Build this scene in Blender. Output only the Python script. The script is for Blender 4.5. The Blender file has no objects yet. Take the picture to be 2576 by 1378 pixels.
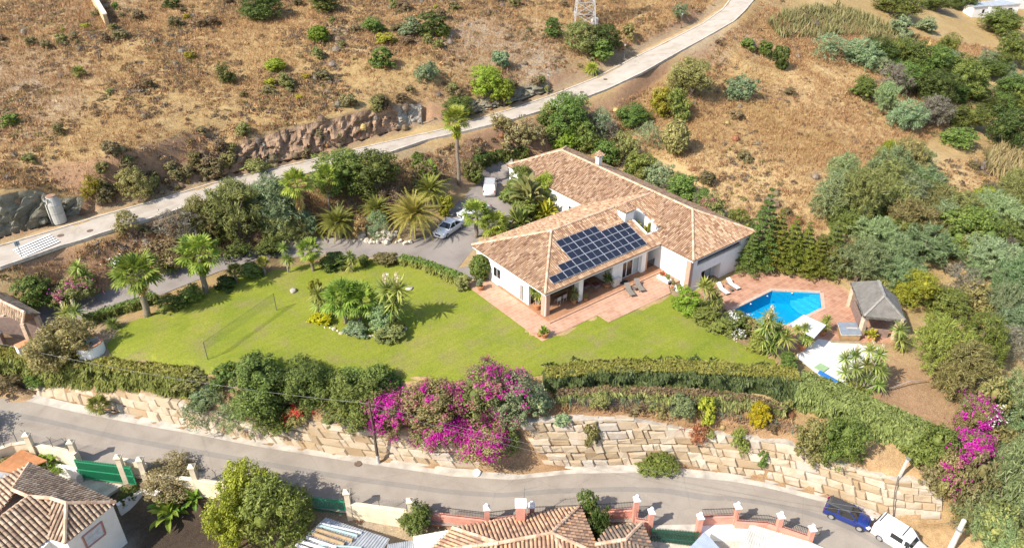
import bpy, bmesh, math, random
import numpy as np
from mathutils import Vector, Matrix, Euler
from mathutils.geometry import delaunay_2d_cdt
R = math.radians
SC = bpy.context.scene
# ------------------------------------------------------------------ camera, world, sun, exposure
CAMZ = 45.5; PITCH = 31.2; FOC = 1880.0; US = 1.18      # US: layout heights below are in units of 1.18 m
cam = bpy.data.objects.new('camera', bpy.data.cameras.new('camera'))
SC.collection.objects.link(cam)
cam.location = (0, 0, CAMZ); cam.rotation_euler = (R(90 - PITCH), 0, 0)
cam.data.sensor_fit = 'HORIZONTAL'; cam.data.sensor_width = 36.0
cam.data.lens = FOC / 2576 * 36.0; cam.data.clip_end = 6000; cam.data.clip_start = 0.5
SC.camera = cam
SUN_EL = 43.0; SUN_XY = (-0.81, -0.59)
w = bpy.data.worlds.new('World'); SC.world = w; w.use_nodes = True
nt = w.node_tree
sky = nt.nodes.new('ShaderNodeTexSky'); sky.sky_type = 'NISHITA'; sky.sun_disc = False
sky.sun_elevation = R(SUN_EL); sky.sun_rotation = math.atan2(SUN_XY[0], SUN_XY[1])
sky.air_density = 1.0; sky.dust_density = 1.5; sky.altitude = 50
nt.nodes['Background'].inputs[1].default_value = 0.125
nt.links.new(sky.outputs[0], nt.nodes['Background'].inputs[0])
sl = bpy.data.lights.new('sun', 'SUN'); sl.energy = 3.9; sl.angle = R(0.55); sl.color = (1.0, 0.935, 0.82)
so = bpy.data.objects.new('sun', sl); SC.collection.objects.link(so)
_c = math.cos(R(SUN_EL)); SUNV = Vector((SUN_XY[0] * _c, SUN_XY[1] * _c, math.sin(R(SUN_EL)))).normalized()
so.rotation_euler = (-SUNV).to_track_quat('-Z', 'Y').to_euler(); so.location = (-60, -40, 90)
SC.view_settings.view_transform = 'Standard'; SC.view_settings.look = 'None'
SC.view_settings.exposure = 1.0; SC.view_settings.gamma = 1.0
SC.cycles.max_bounces = 6; SC.cycles.transparent_max_bounces = 8
SC.cycles.diffuse_bounces = 3; SC.cycles.caustics_reflective = False; SC.cycles.caustics_refractive = False
# ------------------------------------------------------------------ geometry of the view (layout helper)
_sp, _cp = math.sin(R(PITCH)), math.cos(R(PITCH))
def ray(u, v):
    cx = (u - 1288) / FOC; cy = -(v - 689) / FOC
    return np.array([cx, _cp + cy * _sp, -_sp + cy * _cp])
def P(u, v, z=0.0):
    d = ray(u, v); t = (z - CAMZ) / d[2]
    return Vector((d[0] * t, d[1] * t, z))
def depth_of(p):
    return p[1] * _cp - (p[2] - CAMZ) * _sp
def pix(p):
    d = depth_of(p); y = p[1] * _sp + (p[2] - CAMZ) * _cp
    return (1288 + FOC * p[0] / d, 689 - FOC * y / d)
def rise(base, v):
    """height above base whose picture row is v"""
    cy = -(v - 689) / FOC
    # y*sp+(z-C)*cp = cy*(y*cp-(z-C)*sp)
    zz = base[1] * (cy * _cp - _sp) / (_cp + cy * _sp)
    return zz + CAMZ - base[2]
# ------------------------------------------------------------------ scene helpers
COL = SC.collection
def tag(o, label=None, cat=None, group=None, kind=None):
    if label: o['label'] = label
    if cat: o['category'] = cat
    if group: o['group'] = group
    if kind or cat: o['kind'] = kind or 'thing'
    return o
def thing(name, label, cat, loc=(0, 0, 0), rz=0.0, group=None):
    o = bpy.data.objects.new(name, None); COL.objects.link(o)
    o.empty_display_size = 0.2
    o.location = loc; o.rotation_euler = (0, 0, rz)
    return tag(o, label, cat, group)
def copy_tree(o, parent=None):
    c = o.copy(); COL.objects.link(c); c.parent = parent
    for ch in list(o.children): copy_tree(ch, c)
    return c
def fast_mesh(name, V, F, mats, midx=None, smooth=False):
    """V (n,3), F (m,k) numpy"""
    V = np.asarray(V, np.float32); F = np.asarray(F, np.int32)
    me = bpy.data.meshes.new(name); k = F.shape[1]
    me.vertices.add(len(V)); me.vertices.foreach_set('co', V.ravel())
    me.loops.add(F.size); me.loops.foreach_set('vertex_index', F.ravel())
    me.polygons.add(len(F)); me.polygons.foreach_set('loop_start', np.arange(0, F.size, k, dtype=np.int32))
    try: me.polygons.foreach_set('loop_total', np.full(len(F), k, np.int32))
    except Exception: pass
    if midx is not None: me.polygons.foreach_set('material_index', np.asarray(midx, np.int32))
    me.polygons.foreach_set('use_smooth', np.full(len(F), bool(smooth)))
    for m in (mats if isinstance(mats, (list, tuple)) else [mats]): me.materials.append(m)
    me.update(calc_edges=True); me.validate()
    return me
def link(name, me, parent=None, loc=(0, 0, 0), rz=0.0, scale=None):
    o = bpy.data.objects.new(name, me); COL.objects.link(o)
    if parent: o.parent = parent
    o.location = loc; o.rotation_euler = (0, 0, rz)
    if scale is not None: o.scale = scale
    return o
class MB:
    """collects shapes into one mesh"""
    def __init__(s): s.v = []; s.f = []; s.m = []
    def add(s, vs, fs, mi=0):
        n = len(s.v); s.v += [tuple(p) for p in vs]
        for f in fs: s.f.append(tuple(i + n for i in f)); s.m.append(mi)
    def box(s, c, sz, rz=0.0, mi=0, M=None, taper=1.0):
        x, y, z = sz[0] / 2, sz[1] / 2, sz[2] / 2; t = taper
        vs = [(-x, -y, -z), (x, -y, -z), (x, y, -z), (-x, y, -z), (-x * t, -y * t, z), (x * t, -y * t, z), (x * t, y * t, z), (-x * t, y * t, z)]
        ca, sa = math.cos(rz), math.sin(rz)
        vs = [Vector((a * ca - b * sa + c[0], a * sa + b * ca + c[1], h + c[2])) for a, b, h in vs]
        if M: vs = [M @ p for p in vs]
        s.add(vs, [(0, 3, 2, 1), (4, 5, 6, 7), (0, 1, 5, 4), (1, 2, 6, 5), (2, 3, 7, 6), (3, 0, 4, 7)], mi); return s
    def bb(s, x0, x1, y0, y1, z0, z1, mi=0):
        return s.box(((x0 + x1) / 2, (y0 + y1) / 2, (z0 + z1) / 2), (x1 - x0, y1 - y0, z1 - z0), 0, mi)
    def beam(s, a, b, w, h=None, mi=0):
        a, b = Vector(a), Vector(b); h = h or w; d = b - a; L = d.length
        if L < 1e-6: return s
        d.normalize(); up = Vector((0, 0, 1)) if abs(d.z) < .95 else Vector((1, 0, 0))
        x = d.cross(up).normalized(); y = x.cross(d)
        vs = []
        for p in (a, b):
            vs += [p - x * w / 2 - y * h / 2, p + x * w / 2 - y * h / 2, p + x * w / 2 + y * h / 2, p - x * w / 2 + y * h / 2]
        s.add(vs, [(0, 3, 2, 1), (4, 5, 6, 7), (0, 1, 5, 4), (1, 2, 6, 5), (2, 3, 7, 6), (3, 0, 4, 7)], mi); return s
    def tube(s, pts, r, n=6, mi=0, cap=True):
        pts = [Vector(p) for p in pts]; k = len(pts)
        rs = r if isinstance(r, (list, tuple)) else [r] * k
        vs = []
        for i, p in enumerate(pts):
            d = (pts[min(i + 1, k - 1)] - pts[max(i - 1, 0)]).normalized()
            up = Vector((0, 0, 1)) if abs(d.z) < .9 else Vector((1, 0, 0))
            x = d.cross(up).normalized(); y = x.cross(d)
            for j in range(n):
                a = 2 * math.pi * j / n
                vs.append(p + (x * math.cos(a) + y * math.sin(a)) * rs[i])
        fs = [(i * n + j, i * n + (j + 1) % n, (i + 1) * n + (j + 1) % n, (i + 1) * n + j) for i in range(k - 1) for j in range(n)]
        if cap: fs += [tuple(range(n))[::-1], tuple(range((k - 1) * n, k * n))]
        s.add(vs, fs, mi); return s
    def lathe(s, prof, c=(0, 0, 0), n=12, mi=0, sx=1.0, sy=1.0):
        vs = []; k = len(prof)
        for r, z in prof:
            for j in range(n):
                a = 2 * math.pi * j / n
                vs.append((c[0] + r * sx * math.cos(a), c[1] + r * sy * math.sin(a), c[2] + z))
        fs = [(i * n + j, i * n + (j + 1) % n, (i + 1) * n + (j + 1) % n, (i + 1) * n + j) for i in range(k - 1) for j in range(n)]
        fs += [tuple(range(n))[::-1], tuple(range((k - 1) * n, k * n))]
        s.add(vs, fs, mi); return s
    def prism(s, poly, z0, z1, mi=0):
        n = len(poly); vs = [(p[0], p[1], z0) for p in poly] + [(p[0], p[1], z1) for p in poly]
        fs = [tuple(range(n))[::-1], tuple(range(n, 2 * n))] + [(i, (i + 1) % n, (i + 1) % n + n, i + n) for i in range(n)]
        s.add(vs, fs, mi); return s
    def build(s, name, mats, parent=None, loc=(0, 0, 0), rz=0.0, smooth=False, bevel=0):
        me = bpy.data.meshes.new(name); me.from_pydata(s.v, [], s.f)
        for m in (mats if isinstance(mats, (list, tuple)) else [mats]): me.materials.append(m)
        me.polygons.foreach_set('material_index', s.m)
        if smooth: me.polygons.foreach_set('use_smooth', [True] * len(s.f))
        me.update()
        if bevel:
            bm = bmesh.new(); bm.from_mesh(me)
            bmesh.ops.bevel(bm, geom=[e for e in bm.edges if len(e.link_faces) == 2 and e.calc_face_angle(0) > .6], offset=bevel, segments=2, affect='EDGES', clamp_overlap=True)
            bm.to_mesh(me); bm.free()
        bm = bmesh.new(); bm.from_mesh(me); bmesh.ops.recalc_face_normals(bm, faces=bm.faces); bm.to_mesh(me); bm.free()
        return link(name, me, parent, loc, rz)
# ------------------------------------------------------------------ materials
def _new(name):
    m = bpy.data.materials.new(name); m.use_nodes = True
    return m, m.node_tree.nodes, m.node_tree.links, m.node_tree.nodes['Principled BSDF']
def ramp(N, stops, interp='LINEAR'):
    r = N.new('ShaderNodeValToRGB'); e = r.color_ramp.elements; r.color_ramp.interpolation = interp
    while len(e) < len(stops): e.new(0.5)
    for i, (p, c) in enumerate(stops): e[i].position = p; e[i].color = (*c, 1)
    return r
def mixc(N, L, fac, a, b, mode='MIX'):
    x = N.new('ShaderNodeMix'); x.data_type = 'RGBA'; x.blend_type = mode
    if hasattr(fac, 'is_linked'): L.new(fac, x.inputs[0])
    else: x.inputs[0].default_value = fac
    for s, i in ((a, 6), (b, 7)):
        if hasattr(s, 'is_linked'): L.new(s, x.inputs[i])
        else: x.inputs[i].default_value = (*s, 1)
    return x.outputs[2]
def noise(N, L, scale, detail=4, rough=.55, vec=None, dist=0):
    n = N.new('ShaderNodeTexNoise'); n.inputs['Scale'].default_value = scale; n.inputs['Detail'].default_value = detail
    n.inputs['Roughness'].default_value = rough; n.inputs['Distortion'].default_value = dist
    if vec is not None: L.new(vec, n.inputs['Vector'])
    return n
def objvec(N, world=False):
    return (N.new('ShaderNodeNewGeometry').outputs['Position'] if world else N.new('ShaderNodeTexCoord').outputs['Object'])
def mat(name, col, rough=.7, var=.25, scale=3.0, bump=0.0, bscale=None, metal=0.0, spec=None, world=False, col2=None):
    """one colour worn by noise"""
    m, N, L, b = _new(name); v = objvec(N, world)
    n = noise(N, L, scale, 6, .6, v)
    c2 = col2 or tuple(max(0, x * (1 - var)) for x in col); c1 = tuple(min(1, x * (1 + var * .35)) for x in col)
    r = ramp(N, [(.3, c2), (.62, c1)]); L.new(n.outputs[0], r.inputs[0])
    L.new(r.outputs[0], b.inputs['Base Color']); b.inputs['Roughness'].default_value = rough; b.inputs['Metallic'].default_value = metal
    if spec is not None: b.inputs['Specular IOR Level'].default_value = spec
    if bump:
        bn = N.new('ShaderNodeBump'); bn.inputs['Strength'].default_value = bump; bn.inputs['Distance'].default_value = .05
        n2 = noise(N, L, bscale or scale * 6, 4, .6, v); L.new(n2.outputs[0], bn.inputs['Height']); L.new(bn.outputs[0], b.inputs['Normal'])
    return m
def island(name, stops, rough=.75, bump=0, bscale=8, grime=.0, gscale=1.0, gcol=(.1, .08, .06), spec=.3):
    """each loose piece takes its own colour from the ramp"""
    m, N, L, b = _new(name); g = N.new('ShaderNodeNewGeometry')
    r = ramp(N, stops); L.new(g.outputs['Random Per Island'], r.inputs[0]); c = r.outputs[0]
    v = objvec(N)
    if grime:
        n = noise(N, L, gscale, 5, .65, v); rr = ramp(N, [(.42, (0, 0, 0)), (.7, (grime,) * 3)]); L.new(n.outputs[0], rr.inputs[0])
        c = mixc(N, L, rr.outputs[0], c, gcol)
    L.new(c, b.inputs['Base Color']); b.inputs['Roughness'].default_value = rough; b.inputs['Specular IOR Level'].default_value = spec
    if bump:
        bn = N.new('ShaderNodeBump'); bn.inputs['Strength'].default_value = bump; bn.inputs['Distance'].default_value = .04
        n2 = noise(N, L, bscale, 5, .6, v); L.new(n2.outputs[0], bn.inputs['Height']); L.new(bn.outputs[0], b.inputs['Normal'])
    return m
def leafmat(name, stops, trans=.3, rough=.55, vary=.25):
    """leaves: colour per leaf and a shift per plant, some light passing through"""
    m, N, L, b = _new(name); out = N['Material Output']
    g = N.new('ShaderNodeNewGeometry'); r = ramp(N, stops); L.new(g.outputs['Random Per Island'], r.inputs[0])
    oi = N.new('ShaderNodeObjectInfo')
    hs = N.new('ShaderNodeHueSaturation'); L.new(r.outputs[0], hs.inputs['Color'])
    def rng(lo, hi, src):
        mr = N.new('ShaderNodeMapRange'); mr.inputs[3].default_value = lo; mr.inputs[4].default_value = hi
        L.new(src, mr.inputs[0]); return mr.outputs[0]
    L.new(rng(1 - vary, 1 + vary, oi.outputs['Random']), hs.inputs['Value'])
    ml = N.new('ShaderNodeMath'); ml.operation = 'FRACT'
    m2 = N.new('ShaderNodeMath'); m2.operation = 'MULTIPLY'; m2.inputs[1].default_value = 7.31; L.new(oi.outputs['Random'], m2.inputs[0]); L.new(m2.outputs[0], ml.inputs[0])
    L.new(rng(.5 - .035 * vary * 4, .5 + .03 * vary * 4, ml.outputs[0]), hs.inputs['Hue'])
    L.new(hs.outputs[0], b.inputs['Base Color']); b.inputs['Roughness'].default_value = rough; b.inputs['Specular IOR Level'].default_value = .25
    t = N.new('ShaderNodeBsdfTranslucent'); L.new(hs.outputs[0], t.inputs[0])
    mx = N.new('ShaderNodeMixShader'); mx.inputs[0].default_value = trans
    L.new(b.outputs[0], mx.inputs[1]); L.new(t.outputs[0], mx.inputs[2]); L.new(mx.outputs[0], out.inputs[0])
    return m
# ------------------------------------------------------------------ the lie of the land: break lines (u, v, height)
def UZ(l): return [P(u, v, z * US) for u, v, z in l]
BL = {}
BL['roadN'] = UZ([(-160, 663, 3.7), (0, 621, 4), (124, 585.5, 4), (253, 546, 4.1), (380, 511, 4.2), (531, 465, 4.3), (640, 438, 4.4), (780, 406, 4.6), (897, 377, 4.8), (1021, 349, 5), (1120, 326.5, 5.2), (1181, 307.6, 5.4), (1288, 276.5, 5.8), (1384, 244, 6.2), (1495, 200, 7), (1597, 147, 8.2), (1662, 115, 9), (1769, 61, 10.4), (1819, 25, 11.4), (1838, 0, 12), (1850, -40, 12.6), (1856, -90, 13)])
BL['roadS'] = UZ([(-160, 715, 3.5), (0, 672, 4), (57, 652.6, 4), (152, 618.4, 4), (197, 607, 4), (253, 587, 4.1), (374, 551, 4.2), (478, 517, 4.3), (600, 482, 4.4), (712, 454, 4.6), (840, 417, 4.8), (973, 386, 5), (1069, 353, 5.2), (1175, 329, 5.4), (1288, 301, 5.8), (1465, 248, 6.6), (1528, 224, 7), (1617, 182, 8.2), (1703, 133, 9), (1769, 97.5, 10), (1845, 54, 11.2), (1872, 28, 11.8), (1893, 3, 12.2), (1908, -30, 12.6), (1915, -80, 13)])
BL['cutBase'] = UZ([(-160, 640, 4.0), (0, 600, 4.2), (100, 570, 4.2), (200, 540, 4.3), (400, 487, 4.5), (530, 450, 4.6), (650, 420, 4.8), (780, 390, 5), (900, 355, 5.2), (1060, 310, 5.5), (1150, 295, 5.7), (1260, 268, 6.1), (1380, 230, 6.5), (1500, 182, 7.4), (1600, 128, 8.6), (1680, 88, 9.5), (1770, 40, 10.8), (1810, 5, 12)])
BL['cutTop'] = UZ([(-160, 520, 7.8), (0, 492, 8), (75, 480, 8), (110, 487, 8), (150, 500, 7.2), (215, 495, 7.0), (300, 470, 6.2), (420, 430, 6.0), (520, 395, 6.6), (620, 360, 7.4), (720, 325, 7.9), (860, 295, 8.2), (960, 270, 8.6), (1060, 262, 8.2), (1150, 262, 7.4), (1230, 246, 7.4), (1360, 205, 8), (1480, 150, 8.8), (1580, 96, 10), (1660, 60, 11), (1740, 20, 12.6)])
for nm, l in dict(
    hill1=[(-300, 420, 9.2), (0, 400, 9.3), (300, 390, 9), (600, 290, 9.2), (900, 220, 9.8), (1150, 190, 9.6), (1350, 140, 10)],
    hill2=[(-300, 260, 11), (0, 250, 11), (350, 240, 11), (700, 170, 11.4), (1050, 140, 11.6), (1350, 80, 11.8), (1550, 40, 12)],
    hill3=[(-300, 110, 13), (0, 105, 13), (400, 95, 13.2), (800, 70, 13.5), (1150, 50, 13.4), (1450, 20, 13.2)],
    hill4=[(-400, -30, 15.5), (0, -30, 15.4), (500, -30, 15.4), (1000, -30, 15.2), (1400, -30, 14.6), (1700, -40, 13.6)],
    hill5=[(-500, -110, 18), (300, -110, 18), (1200, -110, 17), (1800, -120, 14)],
    drN=[(20, 812, -1), (114, 786, -.8), (177, 767, -.6), (266, 739, -.4), (410, 696, -.2), (557, 652, 0), (643, 630, 0), (745, 609, 0), (801, 607, 0), (998, 613, 0), (1036, 609, 0), (1089, 592, 0), (1125, 541, .1), (1155, 511, .2), (1201, 470, .3), (1213, 435, .4), (1251, 422, .4), (1285, 418, .4)],
    bank=[(0, 735, 2.8), (100, 700, 2.7), (250, 655, 2.4), (420, 600, 2.3), (560, 560, 2.4), (700, 530, 2.6), (820, 520, 2.4), (950, 500, 2.4), (1060, 470, 2.3), (1150, 430, 2.4), (1210, 395, 2.6), (1290, 370, 2.8), (1420, 350, 2.8), (1560, 330, 2.6)],
    bank2=[(-100, 765, 1.4), (100, 735, 1.2), (420, 650, .9), (600, 605, 1), (760, 585, 1), (950, 570, 1.), (1050, 530, 1.2), (1130, 480, 1.4)],
    upper=[(900, 405, 4.4), (1069, 375, 4.5), (1180, 350, 4.7), (1300, 320, 5), (1470, 275, 5.6), (1560, 240, 6.2), (1700, 160, 8), (1850, 80, 10.4), (1930, 20, 11.4)],
    gard=[(60, 840, -.9), (210, 802, -.6), (354, 755, -.2), (552, 680, 0), (758, 644, 0), (1011, 646, 0), (1170, 696, 0), (1190, 600, .1), (1330, 540, .2), (1420, 500, .3), (1285, 430, .4), (1400, 405, .4), (1560, 420, .2), (1740, 520, 0), (1880, 600, -.6)],
    garS=[(0, 890, -1), (270, 905, -.4), (480, 930, -.1), (700, 940, 0), (1000, 955, 0), (1250, 945, 0), (1480, 925, 0), (1700, 915, 0), (1900, 915, -.3), (1990, 945, -.8)],
    garM=[(300, 830, -.2), (700, 780, 0), (1180, 760, 0), (1363, 860, 0), (1687, 740, 0), (1700, 830, 0), (1860, 875, -.2)],
    bedL=[(1700, 728, -.1), (1770, 785, -.1), (1850, 840, -.2), (1930, 885, -.4)],
    deck=[(1740, 735, -1.15), (1800, 800, -1.15), (1900, 850, -1.15), (1960, 890, -1.15), (2010, 930, -1.2), (2058, 945, -1.2), (2125, 975, -1.2), (2200, 905, -1.2), (2250, 870, -1.2), (2270, 820, -1.2), (2230, 750, -1.2), (2140, 715, -1.15), (1970, 690, -1.1), (1880, 690, -1.1), (2000, 820, -1.15)],
    yard=[(2180, 1005, -1.5), (2330, 880, -1.6), (2340, 960, -1.7), (2260, 1020, -1.8), (2420, 1030, -2.2), (2450, 900, -2.2)],
    slope=[(0, 935, -2), (250, 960, -1.8), (470, 985, -1.9), (700, 1010, -1.7), (950, 1020, -1.2), (1200, 1020, -1.0), (1400, 1015, -1.1), (1600, 1030, -1.3), (1800, 1055, -1.6), (2000, 1085, -2), (2150, 1110, -2.2), (2300, 1130, -2.4), (2420, 1130, -2.6)],
    wallTop=[(-120, 915, -2.4), (51, 944, -2.3), (215, 979, -2.3), (324, 985, -2.2), (430, 1005, -2.3), (560, 1040, -2.4), (695, 1068, -2.4), (783, 1060, -2.2), (897, 1064, -2), (1040, 1075, -1.8), (1190, 1075, -1.5), (1303, 1062, -1.3), (1435, 1054, -1.25), (1592, 1054, -1.4), (1731, 1079, -1.9), (1895, 1102, -2.3), (1978, 1112, -2.5), (2084, 1153, -3), (2167, 1184, -3.2), (2261, 1206, -3.3), (2370, 1211, -3.4), (2430, 1214, -3.9)],
    wallBot=[(-120, 935, -3.2), (35, 964, -3.4), (101, 985, -3.5), (190, 1003, -3.6), (278, 1020, -3.7), (316, 1031, -3.8), (405, 1052, -3.9), (481, 1066, -4), (600, 1092, -4.2), (740, 1113, -4.4), (851, 1135, -4.6), (935, 1143, -4.7), (1039, 1156, -4.8), (1125, 1167, -4.9), (1262, 1166, -5), (1371, 1167, -5.05), (1516, 1166, -5.2), (1604, 1161, -5.25), (1718, 1163, -5.4), (1845, 1183, -5.5), (1931, 1194, -5.6), (2053, 1224, -5.8), (2147, 1257, -6), (2246, 1290, -6.1), (2370, 1297, -6.1), (2440, 1290, -5.6)],
    lowN=[(-160, 960, -3.2), (83, 1010, -3.6), (218, 1040, -3.8), (261, 1048, -3.9), (380, 1071, -4.1), (506, 1093, -4.3), (644, 1120, -4.5), (770, 1140, -4.7), (892, 1160, -4.85), (948, 1168, -4.9), (1059, 1184, -5), (1140, 1196, -5.1), (1288, 1205, -5.2), (1440, 1189, -5.3), (1604, 1187, -5.4), (1718, 1196, -5.5), (1845, 1209, -5.65), (1932, 1225, -5.8), (2058, 1257, -6), (2185, 1297, -6.2), (2312, 1370, -6.5), (2420, 1460, -6.8)],
    lowS=[(-160, 1095, -3.6), (0, 1128, -4), (71, 1135, -4.1), (152, 1150, -4.3), (286, 1190, -4.6), (367, 1205, -4.7), (496, 1228, -4.9), (595, 1240, -5), (770, 1275, -5.2), (864, 1290, -5.3), (1024, 1310, -5.4), (1112, 1322, -5.5), (1224, 1330, -5.5), (1400, 1325, -5.6), (1508, 1315, -5.6), (1594, 1312, -5.6), (1690, 1345, -5.9), (1761, 1325, -5.8), (1845, 1325, -5.9), (1931, 1338, -6), (2033, 1375, -6.3), (2120, 1420, -6.5), (2200, 1500, -6.8)],
    below=[(-200, 1180, -6), (0, 1200, -6), (300, 1260, -6.5), (700, 1310, -6.6), (1100, 1360, -6.8), (1500, 1370, -6.8), (1900, 1410, -7), (2100, 1500, -7)],
    below2=[(-200, 1600, -7), (600, 1600, -7), (1300, 1600, -7.2), (2000, 1650, -7.4), (2400, 1650, -7.4)],
    east=[(2480, 1320, -5.2), (2450, 1450, -5.8), (2600, 1250, -5), (2520, 1130, -3.4), (2500, 1030, -2.8), (2600, 1000, -3.4), (2560, 880, -3.2), (2520, 780, -2.8), (2460, 700, -2), (2700, 750, -4), (2750, 1100, -5), (2750, 1400, -6)],
    field=[(1640, 400, 1.6), (1760, 450, 1.2), (1850, 540, .2), (1960, 560, -.4), (2050, 600, -1), (2200, 640, -1.4), (2330, 680, -1.8)],
    field2=[(1600, 250, 5), (1750, 300, 3.6), (1900, 350, 2.6), (2050, 400, 1.6), (2200, 450, .4), (2350, 520, -1), (2500, 600, -2.2), (2700, 650, -4)],
    field3=[(1760, 170, 7), (1900, 200, 5.6), (2050, 250, 4), (2200, 280, 2.4), (2350, 330, .6), (2500, 400, -1), (2700, 430, -3)],
    field4=[(1880, 80, 9.6), (2000, 110, 7.8), (2150, 140, 5.6), (2300, 180, 3), (2450, 230, .6), (2600, 270, -1.4)],
    field5=[(1960, 10, 11), (2080, 30, 9), (2230, 60, 6.5), (2380, 90, 3.6), (2500, 110, 1.6), (2650, 130, 0)],
    field6=[(1990, -50, 12.5), (2150, -40, 10), (2350, -20, 6), (2500, 0, 3), (2700, 20, 1.4)]).items():
    BL[nm] = UZ(l)
def _batter(p, set_back):
    """lift a wall-top point along its line of sight until it stands set_back metres behind the wall foot"""
    u, v = pix(p)
    for m in np.arange(-6.5, -.1, .05):
        q = P(u, v, m)
        if polydist(np.array([q.x]), np.array([q.y]), BL['wallBot'])[0] < set_back: break
    return P(u, v, min(m, p.z + (1.6 if u > 260 else .1)))
def polydist(px_, py_, line):
    d = np.full(px_.shape, 1e9)
    for a, b in zip(line[:-1], line[1:]):
        vx, vy = b[0] - a[0], b[1] - a[1]; L = vx * vx + vy * vy + 1e-9
        t = np.clip(((px_ - a[0]) * vx + (py_ - a[1]) * vy) / L, 0, 1)
        d = np.minimum(d, (px_ - a[0] - t * vx) ** 2 + (py_ - a[1] - t * vy) ** 2)
    return np.sqrt(d)
BL['wallTop'] = [_batter(p, .75) for p in BL['wallTop']]
for _i, _p in enumerate(BL['slope']):
    _u, _v2 = pix(_p); _w = min(BL['wallTop'], key=lambda q: abs(pix(q)[0] - _u)); _z = max(_p.z, min(_w.z + .2, -.1)); BL['slope'][_i] = P(_u, _v2, _z)
_bx = [p.x for p in BL['cutBase']]; _by = [p.y for p in BL['cutBase']]
for _i, _p in enumerate(BL['cutTop']):       # the crest stays behind the foot of the cut
    _u, _v2 = pix(_p); _m = _p.z; _q = _p
    while _q.y < np.interp(_q.x, _bx, _by) + 1.6 and _m > 3: _m -= .05; _q = P(_u, _v2, _m)
    BL['cutTop'][_i] = _q
_pts = []; _edg = []
for nm, l in BL.items():
    n0 = len(_pts); _pts += l
    if nm not in ('yard', 'deck', 'gard', 'garM', 'east', 'bedL'):
        _edg += [(n0 + i, n0 + i + 1) for i in range(len(l) - 1)]
for x, y, z in ((-500, 420, 30), (0, 450, 34), (300, 500, 18), (560, 420, 4), (-460, 120, 10), (-300, 60, -2), (-300, 0, -10), (0, -60, -12), (300, -40, -11), (340, 90, -7), (420, 220, -2)):
    _pts.append(Vector((x, y, z)))
_v, _e, _f, _ov, _oe, _of = delaunay_2d_cdt([Vector((p.x, p.y)) for p in _pts], _edg, [], 0, 1e-4)
_z = np.zeros(len(_v))
for i, o in enumerate(_ov):
    if o: _z[i] = np.mean([_pts[j].z for j in o])
    else:   # crossing of two break lines: nearest known height
        d = [(p.x - _v[i].x) ** 2 + (p.y - _v[i].y) ** 2 for p in _pts]; _z[i] = _pts[int(np.argmin(d))].z
def _axis(lo, hi, core0, core1, step, grow):
    a = list(np.arange(core0, core1 + 1e-6, step)); s = step; x = core1
    while x < hi: s *= grow; x += s; a.append(x)
    s = step; x = core0
    while x > lo: s *= grow; x -= s; a.insert(0, x)
    return np.array(a)
GX = _axis(-2500, 2500, -105, 150, .6, 1.35); GY = _axis(-1500, 3500, 34, 190, .6, 1.3)
XX, YY = np.meshgrid(GX, GY); ZZ = np.full(XX.shape, np.nan)
for f in _f:
    a, b, c = [(_v[i].x, _v[i].y, _z[i]) for i in f]
    i0, i1 = np.searchsorted(GX, min(a[0], b[0], c[0])), np.searchsorted(GX, max(a[0], b[0], c[0]))
    j0, j1 = np.searchsorted(GY, min(a[1], b[1], c[1])), np.searchsorted(GY, max(a[1], b[1], c[1]))
    if i1 <= i0 or j1 <= j0: continue
    x = XX[j0:j1, i0:i1]; y = YY[j0:j1, i0:i1]
    den = (b[1] - c[1]) * (a[0] - c[0]) + (c[0] - b[0]) * (a[1] - c[1])
    if abs(den) < 1e-9: continue
    l1 = ((b[1] - c[1]) * (x - c[0]) + (c[0] - b[0]) * (y - c[1])) / den
    l2 = ((c[1] - a[1]) * (x - c[0]) + (a[0] - c[0]) * (y - c[1])) / den
    l3 = 1 - l1 - l2; ok = (l1 >= -1e-6) & (l2 >= -1e-6) & (l3 >= -1e-6)
    sub = ZZ[j0:j1, i0:i1]; sub[ok] = (l1 * a[2] + l2 * b[2] + l3 * c[2])[ok]
_nan = np.isnan(ZZ)
# beyond the surveyed part: low rolling ground falling towards the sea side, hills inland
ZZ[_nan] = (np.clip(YY * .02, -14, 60) + 10 * np.sin(XX / 310) * np.sin(YY / 270 + 1))[_nan]
def polydist(px_, py_, line):
    d = np.full(px_.shape, 1e9)
    for a, b in zip(line[:-1], line[1:]):
        vx, vy = b[0] - a[0], b[1] - a[1]; L = vx * vx + vy * vy + 1e-9
        t = np.clip(((px_ - a[0]) * vx + (py_ - a[1]) * vy) / L, 0, 1)
        d = np.minimum(d, (px_ - a[0] - t * vx) ** 2 + (py_ - a[1] - t * vy) ** 2)
    return np.sqrt(d)
def inpoly(px_, py_, poly):
    c = np.zeros(px_.shape, bool); n = len(poly)
    for i in range(n):
        x1, y1 = poly[i][0], poly[i][1]; x2, y2 = poly[(i + 1) % n][0], poly[(i + 1) % n][1]
        if y1 == y2: continue
        c ^= ((y1 > py_) != (y2 > py_)) & (px_ < (x2 - x1) * (py_ - y1) / (y2 - y1) + x1)
    return c
def blur(a, n):
    for _ in range(n):
        p = np.pad(a, 1, mode='edge'); a = (p[:-2, 1:-1] + p[2:, 1:-1] + p[1:-1, :-2] + p[1:-1, 2:] + 2 * a) / 6
    return a
_dw = np.minimum(polydist(XX, YY, BL['wallTop']), polydist(XX, YY, BL['wallBot']))
_dwall = _dw.copy()
for _n in ('roadN', 'roadS', 'cutBase'): _dw = np.minimum(_dw, polydist(XX, YY, BL[_n]) + .4)
_dw2 = polydist(XX, YY, BL['cutTop'])
_dw = np.minimum(_dw, _dw2); _k = np.clip((_dw - 1.0) / 2.0, 0, 1); ZZ = ZZ * (1 - _k) + blur(ZZ, 6) * _k
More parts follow.
